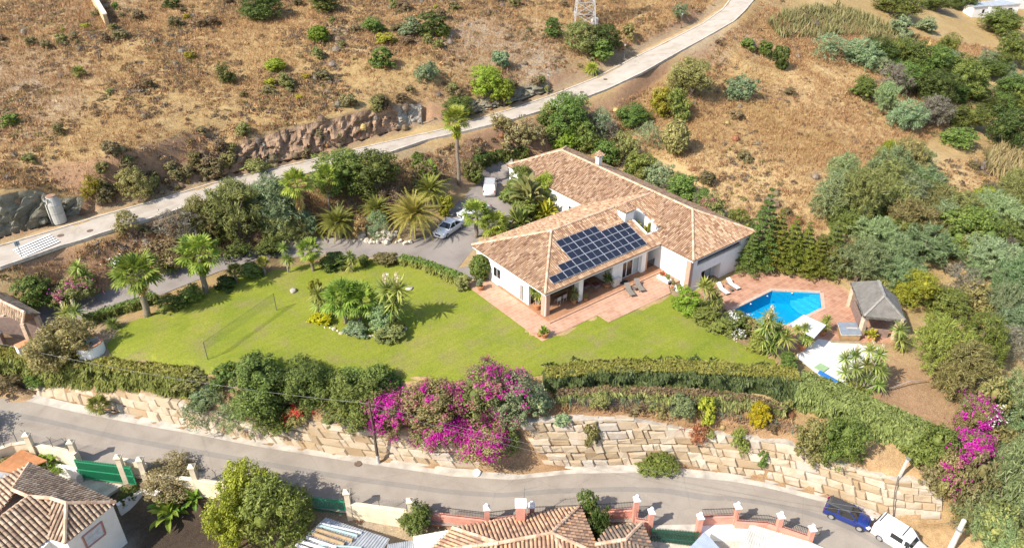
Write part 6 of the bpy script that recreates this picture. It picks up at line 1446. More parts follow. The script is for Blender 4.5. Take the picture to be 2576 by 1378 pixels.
g = G(952, 1164); ht = rise(g, 1010); t = thing('utility_pole', 'dark wooden utility pole with a pale foot in front of the bougainvillea', 'utility pole', g)
mb = MB(); mb.tube([(0, 0, -.3), (-.05, 0, ht * .5), (-.15, 0, ht)], [.15, .13, .1], 9); mb.build('pole', M_pole, t); mb = MB(); mb.tube([(0, 0, -.2), (-.02, 0, 1.0)], [.165, .16], 9); mb.build('painted_foot', M_conc, t)
mb = MB(); mb.beam((-.65, 0, ht - .25), (.35, 0, ht - .25), .07); mb.build('crossarm', M_pole, t); PT1 = g + Vector((-.15, 0, ht - .2))
g = G(2384, 1392); ht = rise(g, 1308); t = thing('utility_pole', 'thick pale concrete utility pole at the lower right', 'utility pole', g); mb = MB(); mb.tube([(0, 0, -.3), (.1, 0, ht)], [.26, .19], 10); mb.build('pole', M_conc, t)
mb = MB(); mb.lathe([(.22, 0), (.3, .02), (.3, .14), (.22, .16)], (.07, 0, ht * .72), 12); mb.build('clamp', M_galv, t); PT2 = g + Vector((.1, 0, ht - .25))
g = G(2258, 1205); ht = max(rise(g, 1155), 1.5); t = thing('metal_post', 'short white painted metal post on the right end of the stone wall', 'post', g); mb = MB(); mb.beam((0, 0, -.4), (.25, 0, ht), .22, .16); mb.build('shaft', M_conc, t); mb = MB(); mb.box((.27, 0, ht + .08), (.3, .24, .12)); mb.build('cap', M_galv, t)
g = G(2246, 1292); mb = MB(); mb.tube([(0, -.2, -.1), (-.25, 0, 1.2), (-.35, .35, 2.6), (-.2, .75, 3.9)], .045, 6); tag(mb.build('drain_hose', mat('dark_hose', (.12, .09, .07), .7), None, g), 'thin dark hose running down the stone wall near the blue car', 'hose')
def cable(label, a, b, sag, r=.011, m=None):
    mb = MB(); mb.tube([a.lerp(b, f) - Vector((0, 0, sag * 4 * f * (1 - f))) - a for f in np.linspace(0, 1, 22)], r, 5); tag(mb.build('power_cable', m or M_galv, None, a), label, 'cable')
cable('pale overhead cable crossing the left hedge to the wooden pole', P(-60, 850, 2.5), PT1, .9, .013)
cable('overhead cable from the wooden pole towards the concrete pole, upper strand', PT1, PT2, 1.2); cable('overhead cable from the wooden pole towards the concrete pole, lower strand', PT1 - Vector((0, 0, .45)), PT2 - Vector((0, 0, .3)), 1.6)
# ---- street lamps along the upper road, sign, pipe, pylon
lamp0 = None; M_lpost = mat('lamp_iron', (.10, .10, .095), .6, .3, 6); M_lglass = mat('lamp_glass', (.62, .62, .58), .3, .1)
for u, v, vt, lab in ((134, 567, 500, 'street lamp beside the concrete pipe at the left of the upper road'), (672, 409, 364, 'street lamp at the foot of the red cut'), (1062, 314, 273, 'street lamp on the bank in front of the pale cut'), (1378, 238, 185, 'street lamp on the far kerb just above the roadside tree'), (1570, 155, 110, 'street lamp near the carob clump below the pylon'), (1713, 71, 38, 'topmost street lamp along the upper road')):
    g = G(u, v); h = rise(g, vt)
    if lamp0 is None:
        t = lamp0 = thing('street_lamp', lab, 'street lamp', g, 0, 'street lamps of the upper road'); mb = MB(); mb.lathe([(.16, -.1), (.16, .25), (.08, .4), (.055, 1.2), (.045, h - .45), (.09, h - .42)], (0, 0, 0), 9); mb.build('post', M_lpost, t)
        mb = MB(); mb.lathe([(.1, h - .42), (.2, h - .1), (.2, h - .08)], (0, 0, 0), 6); mb.build('lantern', M_lglass, t); mb = MB(); mb.lathe([(.24, h - .08), (.08, h + .05), (.02, h + .14)], (0, 0, 0), 6); mb.build('hood', M_lpost, t); h0 = h
    else:
        t = copy_tree(lamp0); t.location = g; t['label'] = lab; t.scale = (1, 1, max(.8, min(1.3, h / h0)))
g = G(59, 655); h = rise(g, 607); t = thing('road_sign', 'thin road sign post beside the zebra crossing', 'road sign', g); mb = MB(); mb.tube([(0, 0, -.2), (0, 0, h)], .035, 7); mb.build('post', M_lpost, t); mb = MB(); mb.box((0, 0, h - .28), (.5, .03, .5), .9); mb.build('panel', mat('sign_back', (.35, .42, .5), .4, .1), t)
g = G(148, 554); h = rise(g, 492); t = thing('concrete_pipe', 'tall grey concrete manhole pipe standing against the rock by the upper road', 'concrete pipe', g); r = 18 * mpp(g); M_pipe = mat('pipe_concrete', (.42, .41, .37), .9, .2, 1.2, .1)
mb = MB()
for a, b, ra, rb in ((-.2, h * .33, r, r), (h * .34, h * .66, r, r), (h * .67, h * .97, r, r * .66)): mb.lathe([(ra, a), (rb, b)], (0, 0, 0), 20)
mb.build('rings', M_pipe, t, smooth=False); mb = MB(); mb.lathe([(r * .62, h * .97), (r * .62, h)], (0, 0, 0), 20); mb.build('rim', mat('rusty_rim', (.30, .17, .11), .9), t)
g = G(1470, 60); t = thing('pylon', 'grey lattice electricity pylon at the top edge of the hillside', 'pylon', g); H_ = 16; M_lat = mat('lattice_steel', (.42, .40, .38), .6, .2)
cn = lambda z, i: Vector(((1.9 - .085 * z) * (1 if i in (0, 1) else -1), (1.9 - .085 * z) * (1 if i in (1, 2) else -1), z))
for i in range(4): mb = MB(); mb.beam(cn(-.3, i), cn(H_, i), .16); mb.build('leg', M_lat, t)
mb = MB()
for k in range(8):
    for i in range(4): a, b = cn(k * 2, i), cn(k * 2 + 2, (i + 1) % 4); mb.beam(a, b, .08); mb.beam(cn(k * 2, (i + 1) % 4), cn(k * 2 + 2, i), .08); mb.beam(b, cn(k * 2 + 2, i), .08)
mb.build('bracing', M_lat, t); mb = MB(); mb.beam((-4, 0, H_ - 2), (4, 0, H_ - 2), .3); mb.build('crossarm', M_lat, t)
g = G(1495, 62); mb = MB(); mb.box((0, 0, .5), (1.2, 1.0, 1.4)); tag(mb.build('concrete_block', M_conc, None, g, .4, bevel=.08), 'pale concrete block beside the foot of the pylon', 'concrete block')
def ruin(label, pts, h, w_):
    ps = [G(u, v) for u, v in pts]; t = thing('ruined_wall', label, 'wall', ps[0]); mb = MB(); c = MB()
    for a, b in zip(ps[:-1], ps[1:]): a, b = a - ps[0], b - ps[0]; mb.beam(a + Vector((0, 0, h / 2 - .3)), b + Vector((0, 0, h / 2 - .3)), w_, h + .6); c.beam(a + Vector((0, 0, h + .06)), b + Vector((0, 0, h + .06)), w_ + .12, .12)
    mb.build('masonry', mat('rubble_masonry', (.50, .36, .20), .95, .4, 2.5, .8, 5), t); c.build('coping', M_stonew, t)
ruin('short rubble stone wall ending on the brown hillside at the top left', [(272, 68), (228, -8), (190, -70)], 2.0, .6)
# ---- cars
def car(label, cat, g, rz, kind, paint, rack=None):
    """side profile lofted across; x forward"""
    t = thing('parked_' + ('van' if kind == 'van' else 'car'), label, cat, g, rz)
    L_, Wd, belt, roof = dict(sedan=(4.8, 1.84, .95, 1.43), hatch=(3.85, 1.68, .95, 1.46), van=(4.25, 1.82, 1.08, 1.83))[kind]; h = L_ / 2
    prof = dict(sedan=[(-1, .62, .70), (-.985, .9, .80), (-.8, 1.0, .9), (-.5, .97, .92), (.35, .95, .92), (.5, .93, .92), (.8, .82, .88), (.95, .70, .80), (1, .52, .66)], hatch=[(-1, .7, .74), (-.97, .95, .80), (-.7, .98, .83), (.3, .95, .84), (.5, .93, .84), (.8, .83, .80), (.95, .72, .72), (1, .52, .6)], van=[(-1, .9, .84), (-.98, 1.1, .88), (-.6, 1.1, .91), (.35, 1.08, .91), (.55, 1.06, .9), (.85, .95, .86), (.97, .80, .78), (1, .55, .66)])[kind]
    V = []
    for x, z, wd in prof:
        wd = wd * Wd / 1.84; V += [(x * h, -wd * .92, .2), (x * h, -wd, .34), (x * h, -wd, z - .16), (x * h, -wd * .94, z - .03), (x * h, -wd * .6, z + .02), (x * h, wd * .6, z + .02), (x * h, wd * .94, z - .03), (x * h, wd, z - .16), (x * h, wd, .34), (x * h, wd * .92, .2)]
    n = len(prof); F = [(i * 10 + j, i * 10 + (j + 1) % 10, i * 10 + 10 + (j + 1) % 10, i * 10 + 10 + j) for i in range(n - 1) for j in range(10)] + [tuple(range(9, -1, -1)), tuple(range((n - 1) * 10, n * 10))]
    mb = MB(); mb.add(V, F); mb.build('body', paint, t, smooth=True, bevel=0)
    x = dict(sedan=(-.74, -.36, .12, .46), hatch=(-.96, -.80, .08, .50), van=(-.97, -.90, .22, .56))[kind]; x = [q * h for q in x]; wb, wr = Wd / 2 * .94, Wd / 2 * (.70 if kind != 'van' else .82); zb = belt - .06
    def house(sc, z1, name, m, par):
        k = MB(); V = [(x[0], -wb * sc, zb), (x[3], -wb * sc, zb), (x[3], wb * sc, zb), (x[0], wb * sc, zb), (x[1], -wr * sc, z1), (x[2], -wr * sc, z1), (x[2], wr * sc, z1), (x[1], wr * sc, z1), ((x[0] + x[1]) / 2 - .06, -(wb + wr) / 2 * sc * 1.01, (zb + z1) / 2), ((x[2] + x[3]) / 2 + .03, -(wb + wr) / 2 * sc * 1.01, (zb + z1) / 2), ((x[2] + x[3]) / 2 + .03, (wb + wr) / 2 * sc * 1.01, (zb + z1) / 2), ((x[0] + x[1]) / 2 - .06, (wb + wr) / 2 * sc * 1.01, (zb + z1) / 2)]
        k.add(V, [(0, 1, 9, 8), (8, 9, 5, 4), (1, 2, 10, 9), (9, 10, 6, 5), (2, 3, 11, 10), (10, 11, 7, 6), (3, 0, 8, 11), (11, 8, 4, 7), (4, 5, 6, 7)]); return k.build(name, m, par, smooth=False, bevel=.0)
    if kind == 'van':
        house(1.0, roof, 'upper_body', paint, t)
        k = MB(); k.add([(x[3] + .012, -wb * .86, zb + .05), (x[3] + .012, wb * .86, zb + .05), (x[2] + .04, wr * .86, roof - .08), (x[2] + .04, -wr * .86, roof - .08)], [(0, 1, 2, 3)]); k.build('windscreen', M_glass, t)
        for sd in (-1, 1):
            for a, b in ((.28, .50), (-.28, .20)) if rack != 'ladder' else ((.28, .50),):
                k = MB(); y0, y1 = sd * (wb * .985 + .012), sd * (wr * 1.02 + .03); k.add([(a * h, y0, zb + .12), (b * h, y0, zb + .12), ((b - .07 if b > .4 else b) * h, y1 * 1.005, roof - .2), (a * h, y1 * 1.005, roof - .2)], [(0, 1, 2, 3)]); k.build('side_window', M_glass, t)
        if rack != 'ladder': k = MB(); k.bb(x[0] - .045, x[0] - .02, -wb * .8, wb * .8, zb + .12, roof - .35); k.build('rear_window', M_glass, t)
    else:
        house(.985, roof - .03, 'windows', M_glass, t); k = MB(); rm = paint if kind == 'sedan' else mat('dark_roof', (.06, .06, .065), .35, .1)
        k.add([(x[1] - .06, -wr * 1.0, roof - .045), (x[2] + .06, -wr * 1.0, roof - .045), (x[2] + .06, wr * 1.0, roof - .045), (x[1] - .06, wr * 1.0, roof - .045), (x[1] + .05, -wr * .8, roof + .02), (x[2] - .05, -wr * .8, roof + .02), (x[2] - .05, wr * .8, roof + .02), (x[1] + .05, wr * .8, roof + .02)], [(4, 5, 6, 7), (0, 1, 5, 4), (1, 2, 6, 5), (2, 3, 7, 6), (3, 0, 4, 7), (3, 2, 1, 0)]); k.build('roof', rm, t, smooth=False)
        xm = (x[1] + x[2]) / 2 - .05
        for sd in (-1, 1):
            for a, b, w_ in ((x[3], x[2] + .02, .07), (x[0], x[1], .12), (xm, xm, .08)): k = MB(); k.beam((a, sd * wb * (.985 if a == xm else 1), zb), (b, sd * wr, roof - .03), w_); k.build('window_pillar', paint, t)
    tyre = mat('tyre', (.025, .025, .025), .9, .2) if 'tyre' not in bpy.data.materials else bpy.data.materials['tyre']; rim = bpy.data.materials.get('alloy') or mat('alloy', (.45, .45, .46), .35, .2, metal=.5)
    for xx in (-.60, .62):
        for sd in (-1, 1):
            k = MB(); Mx = Matrix.Translation((xx * h, sd * (Wd / 2 - .10), .32)) @ Matrix.Rotation(R(90), 4, 'X'); a = MB(); a.lathe([(.2, -.1), (.32, -.09), (.33, 0), (.32, .09), (.2, .1)], (0, 0, 0), 16); a.v = [tuple(Mx @ Vector(p)) for p in a.v]; o = a.build('wheel', tyre, t)
            a = MB(); a.lathe([(.21, -.11), (.21, .11)], (0, 0, 0), 12); a.v = [tuple(Mx @ Vector(p)) for p in a.v]; a.build('rim', rim, o)
    hl = bpy.data.materials.get('headlight') or mat('headlight', (.7, .72, .75), .15, .1); tl = bpy.data.materials.get('taillight') or mat('taillight', (.35, .02, .02), .25, .1); gr = bpy.data.materials.get('black_trim') or mat('black_trim', (.02, .02, .022), .5, .1)
    for sd in (-1, 1):
        k = MB(); k.box((h * .935, sd * Wd * .36, .66 if kind != 'van' else .76), (.34, .3, .13), sd * .45); k.build('headlight', hl, t); k = MB(); k.box((-h * .985, sd * Wd * .42, .86), (.08, .16, .34 if kind == 'van' else .16)); k.build('taillight', tl, t)
        k = MB(); k.box((x[3] - .35, sd * (Wd / 2 + .07), belt + .03), (.14, .2, .13)); k.build('mirror', paint if kind != 'van' else gr, t)
    k = MB(); k.box((h * .985, 0, .52), (.08, .9, .2)); k.build('grille', gr, t); k = MB(); k.box((h * 1.0, 0, .40), (.03, .5, .11)); k.box((-h * 1.0, 0, .6), (.03, .5, .11)); k.build('number_plate', M_frame, t)
    if rack:
        k = MB(); n_ = 7 if rack == 'ladder' else 2
        for i in range(n_): a = x[1] + .15 + (x[2] - x[1] - .4) * i / (n_ - 1); k.bb(a - .035, a + .035, -wr * .95, wr * .95, roof + .06, roof + .1)
        if rack == 'ladder':
            for sd in (-1, 1): k.bb(x[1] + .05, x[2] - .1, sd * wr * .95 - .03, sd * wr * .95 + .03, roof + .02, roof + .06)
        k.build('roof_rack', mat('rack_metal', (.5, .5, .52), .4, .1, metal=.4) if rack == 'ladder' else gr, t)
    return t
def paint(n, c): m, N, L, b = _new(n); b.inputs['Base Color'].default_value = (*c, 1); b.inputs['Roughness'].default_value = .25; b.inputs['Coat Weight'].default_value = .6; b.inputs['Coat Roughness'].default_value = .05; return m
PW = paint('white_paint', (.78, .78, .79)); PB = paint('blue_paint', (.012, .03, .17))
def heading(a, b): return math.atan2(b.y - a.y, b.x - a.x)
ra, fa = G(1156, 566), G(1104, 594); up = lambda p: p + Vector((0, 0, .05))
car('white sedan parked nearest the villa on the driveway', 'car', up(G(1130, 583)), heading(G(1160, 566), G(1112, 599)), 'sedan', PW)
car('white car with a dark panoramic roof, half hidden behind the islet palm', 'car', up(G(1193, 540)), heading(G(1215, 528), G(1166, 548)), 'sedan', PW)
car('white van with a ladder roof rack in the parking area', 'van', up(G(1233, 481)), heading(G(1232, 494), G(1237, 455)), 'van', PW, 'ladder')
car('dark blue hatchback parked by the stone wall', 'car', Vector((*G(2128, 1306)[:2], G(2128, 1306).z + .07)), heading(G(2089, 1290), G(2160, 1324)), 'hatch', PB)
car('white van with side windows parked behind the blue hatchback', 'van', Vector((*G(2258, 1370)[:2], G(2258, 1370).z + .07)), heading(G(2220, 1340), G(2290, 1390)), 'van', PW, 'bars')
# ---- pool terrace furniture
M_thatch = mat('grey_thatch', (.17, .157, .14), .95, .3, 2.2, 1.0, 26)
e_ = 1.45; hut_px = [(2140.6, 708.6), (2173.6, 795), (2277, 805), (2257, 748)]; hz = [P(u, v, e_) for u, v in hut_px]; hc = sum(hz, Vector()) / 4; hb = Vector((hc.x, hc.y, -1.36)); t = thing('thatched_hut', 'open poolside hut with a grey thatched hipped roof', 'hut', hb)
q = [p - hb for p in hz]; fm_, bm_ = (q[1] + q[2]) / 2, (q[0] + q[3]) / 2; r1 = fm_.lerp(bm_, .33) + Vector((0, 0, 1.5)); r2 = fm_.lerp(bm_, .9) + Vector((0, 0, 1.5)); mb = MB(); D = Vector((0, 0, .22))
mb.add([q[0], q[1], q[2], q[3], r1, r2] + [p - D for p in q] , [(0, 1, 4, 5), (1, 2, 4), (2, 3, 5, 4), (3, 0, 5), (0, 6, 7, 1), (1, 7, 8, 2), (2, 8, 9, 3), (3, 9, 6, 0), (9, 8, 7, 6)]); ro = mb.build('roof', M_thatch, t)
rg = np.random.default_rng(2); Vp = []
for a, b in ((0, 1), (1, 2), (2, 3), (3, 0)):
    f = rg.random((420, 1)); Vp.append(np.array(q[a]) * (1 - f) + np.array(q[b]) * f + rg.normal(size=(420, 3)) * .03 - [0, 0, .12])
Vp = np.concatenate(Vp); link('fringe', fast_mesh('fringe', *quads(Vp, unit(rg.normal(size=Vp.shape)), .05, 3.6, rg, np.tile([0, 0, 1.], (len(Vp), 1)) + rg.normal(size=Vp.shape) * .2), M_thatch), ro)
mb = MB(); mb.beam(q[1] + D * .1, r1 + D * .25, .22, .1); mb.beam(q[2] + D * .1, r1 + D * .25, .22, .1); mb.beam(r1 + D * .25, r2 + D * .25, .3, .1); mb.build('ridge_thatch', mat('pale_thatch', (.25, .235, .21), .95, .3, 3, .6, 20), ro)
for i in range(4):
    c = q[i].lerp(sum(q, Vector()) / 4, .16); mb = MB(); mb.box((c.x, c.y, (e_ + 1.36) / 2 - .2), (.5, .5, e_ + 1.2), .3); mb.build('pillar', mat('hut_pillar', (.50, .37, .27), .9, .3, 3, .3) if i == 0 else bpy.data.materials['hut_pillar'], t)
a, b = q[0].lerp(q[1], .12), q[1].lerp(q[0], .12); mb = MB(); inn = (sum(q, Vector()) / 4 - (a + b) / 2); inn.z = 0; inn.normalize(); mb.beam(Vector((a.x, a.y, .5)) + inn * .55, Vector((b.x, b.y, .5)) + inn * .55, .25, 1.15); mb.build('bar_wall', mat('brown_render', (.22, .155, .13), .9), t)
mb = MB(); a, b = q[2].lerp(q[1], .2), q[1].lerp(q[2], .25); mb.beam(Vector((a.x, a.y + .7, .45)), Vector((b.x, b.y + .7, .45)), .15, 1.0); mb.build('counter', bpy.data.materials['brown_render'], t); a, b = q[3].lerp(q[0], .1), q[0].lerp(q[3], .1); mb = MB(); mb.beam(Vector((a.x, a.y - .5, 1.2)), Vector((b.x, b.y - .5, 1.2)), .2, 2.6); mb.build('back_wall', bpy.data.materials['brown_render'], t)
g = P(2036, 838, -1.32); t = thing('parasol', 'big white square parasol beside the pool', 'parasol', g); cpx = [P(u, v, z) - g for u, v, z in ((2022, 791, .95), (1986, 816, .95), (2049, 848, .95), (2078, 817, .95))]; ap = sum(cpx, Vector()) / 4 + Vector((0, 0, .55)); mb = MB(); md = [(cpx[i] + cpx[(i + 1) % 4]) / 2 + Vector((0, 0, .02)) for i in range(4)]; V = [ap] + sum([[cpx[i], md[i]] for i in range(4)], []); mb.add(V + [p - Vector((0, 0, .12)) for p in V[1:]], [(0, i + 1, (i + 1) % 8 + 1) for i in range(8)] + [(i + 1, i + 9, (i + 1) % 8 + 9, (i + 1) % 8 + 1) for i in range(8)]); mb.build('canopy', mat('white_canvas', (.80, .80, .80), .8, .05), t); mb = MB(); mb.tube([(ap.x, ap.y, -.05), ap], .035, 8); mb.build('pole', M_frame, t); mb = MB(); mb.box((ap.x, ap.y, .06), (.7, .7, .16)); mb.build('base', M_conc, t)
tub = [P(u, v, -.45) for u, v in ((2107, 811), (2154, 811), (2169, 841), (2116, 841))]; c = sum(tub, Vector()) / 4; t = thing('hot_tub', 'square hot tub with wooden sides and a grey cover beside the thatched hut', 'hot tub', (c.x, c.y, -1.33)); tq = [(p - c) for p in tub]; mb = MB(); mb.prism([(p.x * .97, p.y * .97) for p in tq], 0, .78); mb.build('cabinet', mat('tub_wood', (.33, .205, .10), .6, .35, 2), t, bevel=.09); mb = MB(); mb.prism([(p.x, p.y) for p in tq], .78, .84); mb.build('shell_rim', M_frame, t, bevel=.05); mb = MB(); mb.prism([(p.x * 1.0, p.y * 1.0) for p in tq], .842, .95); mb.build('cover', mat('tub_cover', (.22, .25, .29), .6, .2, 1.5), t, bevel=.08); mb = MB(); mb.box((.25, -.02, .955), (1.1, .22, .012), -.05); mb.build('sand_streak', mat('leaf_dust', (.55, .42, .28), .9), t)
lg0 = None; M_mesh = mat('lounger_mesh', (.20, .175, .15), .8, .2, 12); M_mesh2 = mat('lounger_white', (.66, .66, .64), .8, .1, 12); M_lf = mat('lounger_frame', (.16, .14, .12), .5, .2)
def lounger(label, foot, head, m, z):
    c = (foot + head) / 2; t = thing('sun_lounger', label, 'sun lounger', (c.x, c.y, z), heading(head, foot), 'sun loungers'); mb = MB(); a = R(38)
    mb.beam((-.25, 0, .36), (1.0, 0, .36), .6, .04); mb.build('seat', m, t); mb = MB(); mb.beam((-.25, 0, .37), (-.25 - .8 * math.cos(a), 0, .37 + .8 * math.sin(a)), .6, .04); mb.build('backrest', m, t)
    mb = MB(); mb.beam((-.9, .3, .31), (1.0, .3, .31), .05); mb.beam((-.9, -.3, .31), (1.0, -.3, .31), .05); mb.build('frame', M_lf, t)
    for x_ in (-.75, .75):
        for y_ in (-.3, .3): mb = MB(); mb.beam((x_, y_, 0), (x_, y_, .3), .045); mb.build('leg', M_lf, t)
lounger('dark lounger on the patio, left of the small table', hw(10.2, -3.2), hw(10.95, -1.2), M_mesh, .1); lounger('dark lounger on the patio, right of the small table', hw(11.75, -3.2), hw(12.5, -1.2), M_mesh, .1)
z_ = -1.33; lounger('white lounger by the pool next to the tall yucca', P(1833, 746, z_), P(1800, 722, z_), M_mesh2, z_); lounger('white lounger by the pool nearest the conifers', P(1858, 732, z_), P(1826, 712, z_), M_mesh2, z_)
for lab, p in (('small dark side table between the patio loungers', hw(11.4, -2.2, .1)), ('small dark side table between the pool loungers', P(1838, 734, z_))):
    t = thing('side_table', lab, 'side table', p, HT, 'side tables'); mb = MB(); mb.box((0, 0, .38), (.45, .45, .03)); mb.build('table_top', M_lf, t)
    for x_ in (-.18, .18):
        for y_ in (-.18, .18): mb = MB(); mb.beam((x_, y_, 0), (x_, y_, .37), .03); mb.build('leg', M_lf, t)
M_pot = mat('terracotta', (.42, .18, .075), .8, .25, 5)
def pot(label, p, r=.35, h=.6, m=None):
    mb = MB(); mb.lathe([(r * .66, 0), (r * .95, h * .8), (r * 1.08, h * .82), (r * 1.08, h), (r * .92, h), (r * .88, h * .86)], (0, 0, 0), 14); o = mb.build('plant_pot', m or M_pot, None, p); return tag(o, label, 'plant pot')
def potted(kind, label_pot, label, p, r=.35, h=.6, s=40, heads=None, m='yucca'):
    pot(label_pot, p, r, h); q = p + Vector((0, 0, h * .85)); u, v = pix(q)
    if kind == 'yucca': yucca(label, 0, 0, [(u + a, v + b) for a, b in heads], s, 0, m, pot=q, cat='yucca')
    elif kind == 'banana': banana(label, u, v, s, .5, 2, m, pot=q, cat='potted plant', name='strelitzia')
    else: o = link('shrub', PROTO['small'][0], None, q - Vector((0, 0, .1)), 1.0, (s * .01,) * 3); put(o, LM[m]); tag(o, label, 'potted plant')
potted('yucca', 'large terracotta pot at the left corner pillar of the porch', 'potted yucca at the left corner pillar of the porch', hw(.23, 1.5, .235), .45, .7, 26, [(-10, -34), (8, -38), (2, -22), (14, -26)])
potted('yucca', 'terracotta pot beside the second porch pillar', 'grassy potted dracaena beside the second porch pillar', hw(4.1, -.1, .235), .32, .5, 26, [(0, -20), (3, -12)], 'olive')
potted('shrub', 'dark pot in front of the second porch pillar', 'round potted shrub in front of the second porch pillar', hw(5.5, -.45, .235), .25, .35, 75, m='olive')
potted('yucca', 'wide pale pot beside the porch sofa', 'dark potted yucca beside the porch sofa', hw(9.3, .1, .235), .42, .45, 26, [(0, -18), (2, -46), (6, -14)], 'green')
potted('banana', 'terracotta pot at the outer corner of the patio', 'potted strelitzia at the outer corner of the patio', hw(-2.4, -2.8, .1), .42, .6, 38, m='bright'); pot('tiny terracotta pot at the outer corner of the patio', hw(-2.75, -2.35, .1), .2, .3)
potted('shrub', 'terracotta pot where the lawn meets the left patio edge', 'spiky potted agave where the lawn meets the left patio edge', hw(-2.3, 8.6, .1), .35, .5, 110, m='grey'); pot('orange and blue pot beside the left white door', hw(.2, 4.0, .235), .22, .4, mat('orange_glaze', (.55, .12, .02), .3))
potted('yucca', 'terracotta pot at the near edge of the pool terrace by the gravel', 'potted yucca in front of the white parasol', P(2016, 880, -1.35), .42, .75, 30, [(-10, -40), (8, -46), (20, -30), (4, -20), (12, -14)]); potted('yucca', 'terracotta pot in the shade of the white parasol', 'potted yucca behind the white parasol', P(2068, 842, -1.33), .38, .6, 26, [(6, -22), (14, -30), (10, -12)])
potted('banana', 'terracotta pot in front of the thatched hut', 'potted strelitzia in front of the thatched hut', P(2190, 857, -1.33), .4, .55, 46, m='yellow'); pot('small pot on the white planter end by the steps', hw(15.0, -4.55, .2), .2, .3)
# porch: dining table, chairs, sofas, plinth
t = thing('dining_table', 'long wooden dining table in the shade of the porch', 'table', hw(3.4, 2.0, .235), HT); mb = MB(); mb.bb(-1.4, 1.4, -.5, .5, .70, .76); M_teak = mat('teak', (.33, .19, .08), .6, .3, 3); mb.build('tabletop', M_teak, t)
for x_ in (-1.2, 1.2):
    for y_ in (-.4, .4): mb = MB(); mb.bb(x_ - .04, x_ + .04, y_ - .04, y_ + .04, 0, .7); mb.build('leg', M_teak, t)
for lab, a, b in (('pale chair at the porch dining table, nearer the corner pillar', 2.7, 1.0), ('pale chair at the porch dining table, farther from the corner pillar', 3.6, 1.05)):
    t = thing('chair', lab, 'chair', hw(a, b, .235), HT, 'porch chairs'); mb = MB(); mb.bb(-.25, .25, -.25, .25, .43, .47); M_ch = mat('pale_chair', (.55, .49, .42), .7, .1) if 'pale_chair' not in bpy.data.materials else bpy.data.materials['pale_chair']; mb.build('seat', M_ch, t); mb = MB(); mb.bb(-.25, .25, -.27, -.23, .5, .92); mb.build('backrest', M_ch, t)
    for x_ in (-.22, .22):
        for y_ in (-.22, .22): mb = MB(); mb.beam((x_, y_, 0), (x_, y_, .43), .035); mb.build('leg', M_ch, t)
M_sofa = mat('wicker', (.20, .15, .12), .8, .2, 10); M_red = mat('maroon_cushion', (.14, .025, .025), .8, .2, 6)
for lab, a, b, sx in (('wicker armchair with maroon cushion under the porch', 7.3, 1.6, .9), ('low wicker footstool with maroon cushion under the porch', 8.3, .9, .8), ('long wicker sofa with maroon cushions at the back of the porch', 8.6, 3.6, 2.4)):
    t = thing('wicker_seat', lab, 'sofa', hw(a, b, .235), HT); mb = MB(); mb.bb(-sx / 2, sx / 2, -.4, .4, 0, .38); mb.build('base', M_sofa, t, bevel=.04); mb = MB(); mb.bb(-sx / 2 + .06, sx / 2 - .06, -.36, .36, .382, .5); mb.build('cushion', M_red, t, bevel=.04)
    if sx != .8: mb = MB(); mb.bb(-sx / 2, sx / 2, .402, .6, 0, .8); mb.build('backrest', M_sofa, t, bevel=.04)
t = thing('stone_plinth', 'pale stone plinth between the porch and the sliding door', 'plinth', hw(10.3, -.25, .235), HT); mb = MB(); mb.box((0, 0, .45), (.95, .5, .9)); mb.build('block', M_stonew, t, bevel=.03); mb = MB(); mb.box((0, 0, .96), (1.1, .62, .1)); mb.build('slab', M_stonew, t)
mb = MB(); mb.lathe([(.55, 0), (.55, .02)], (0, 0, 0), 16, sy=.6); tag(mb.build('doormat', mat('black_mat', (.02, .02, .02), .95), None, hw(11.6, -.35, .238), HT), 'black half round doormat before the sliding door', 'doormat')
gq = [P(u, v, -1.32) for u, v in ((2063, 914), (2086, 926), (2071, 937), (2047, 925))]; c = sum(gq, Vector()) / 4; mb = MB(); mb.prism([((p - c).x, (p - c).y) for p in gq], 0, .12); tag(mb.build('pump_cover', mat('pale_green_lid', (.26, .38, .20), .8, .1), None, c, bevel=.02), 'pale green square lid lying on the white gravel', 'lid')
gq = [P(u, v, -1.36) for u, v in ((2057, 940), (2062, 938), (2122, 972), (2116, 978))]; c = sum(gq, Vector()) / 4; mb = MB(); mb.prism([((p - c).x, (p - c).y) for p in gq], 0, .35); tag(mb.build('blue_board', mat('blue_liner', (.02, .16, .5), .6, .1), None, c), 'long blue board edging the white gravel by the hedge', 'board')
t = thing('folded_bed', 'white folded garden bed beside the thatched hut', 'garden bed', P(2140, 762, -1.33), 1.2); mb = MB(); mb.beam((-.9, -.25, .05), (.9, -.25, .5), .06); mb.beam((-.9, .25, .05), (.9, .25, .5), .06); mb.build('frame', M_frame, t); mb = MB(); mb.beam((-.8, 0, .12), (.8, 0, .5), .44, .04); mb.build('slats', M_frame, t)
g1, g2 = G(2330, 965), G(2235, 985); mb = MB(); mb.tube([(0, 0, .5), (g2 - g1) * .5 + Vector((0, 0, .85)), (g2 - g1) + Vector((0, 0, .4))], .05, 6); tag(mb.build('rope', M_deadwood, None, g1), 'pale rope stretched over the dry yard', 'rope')
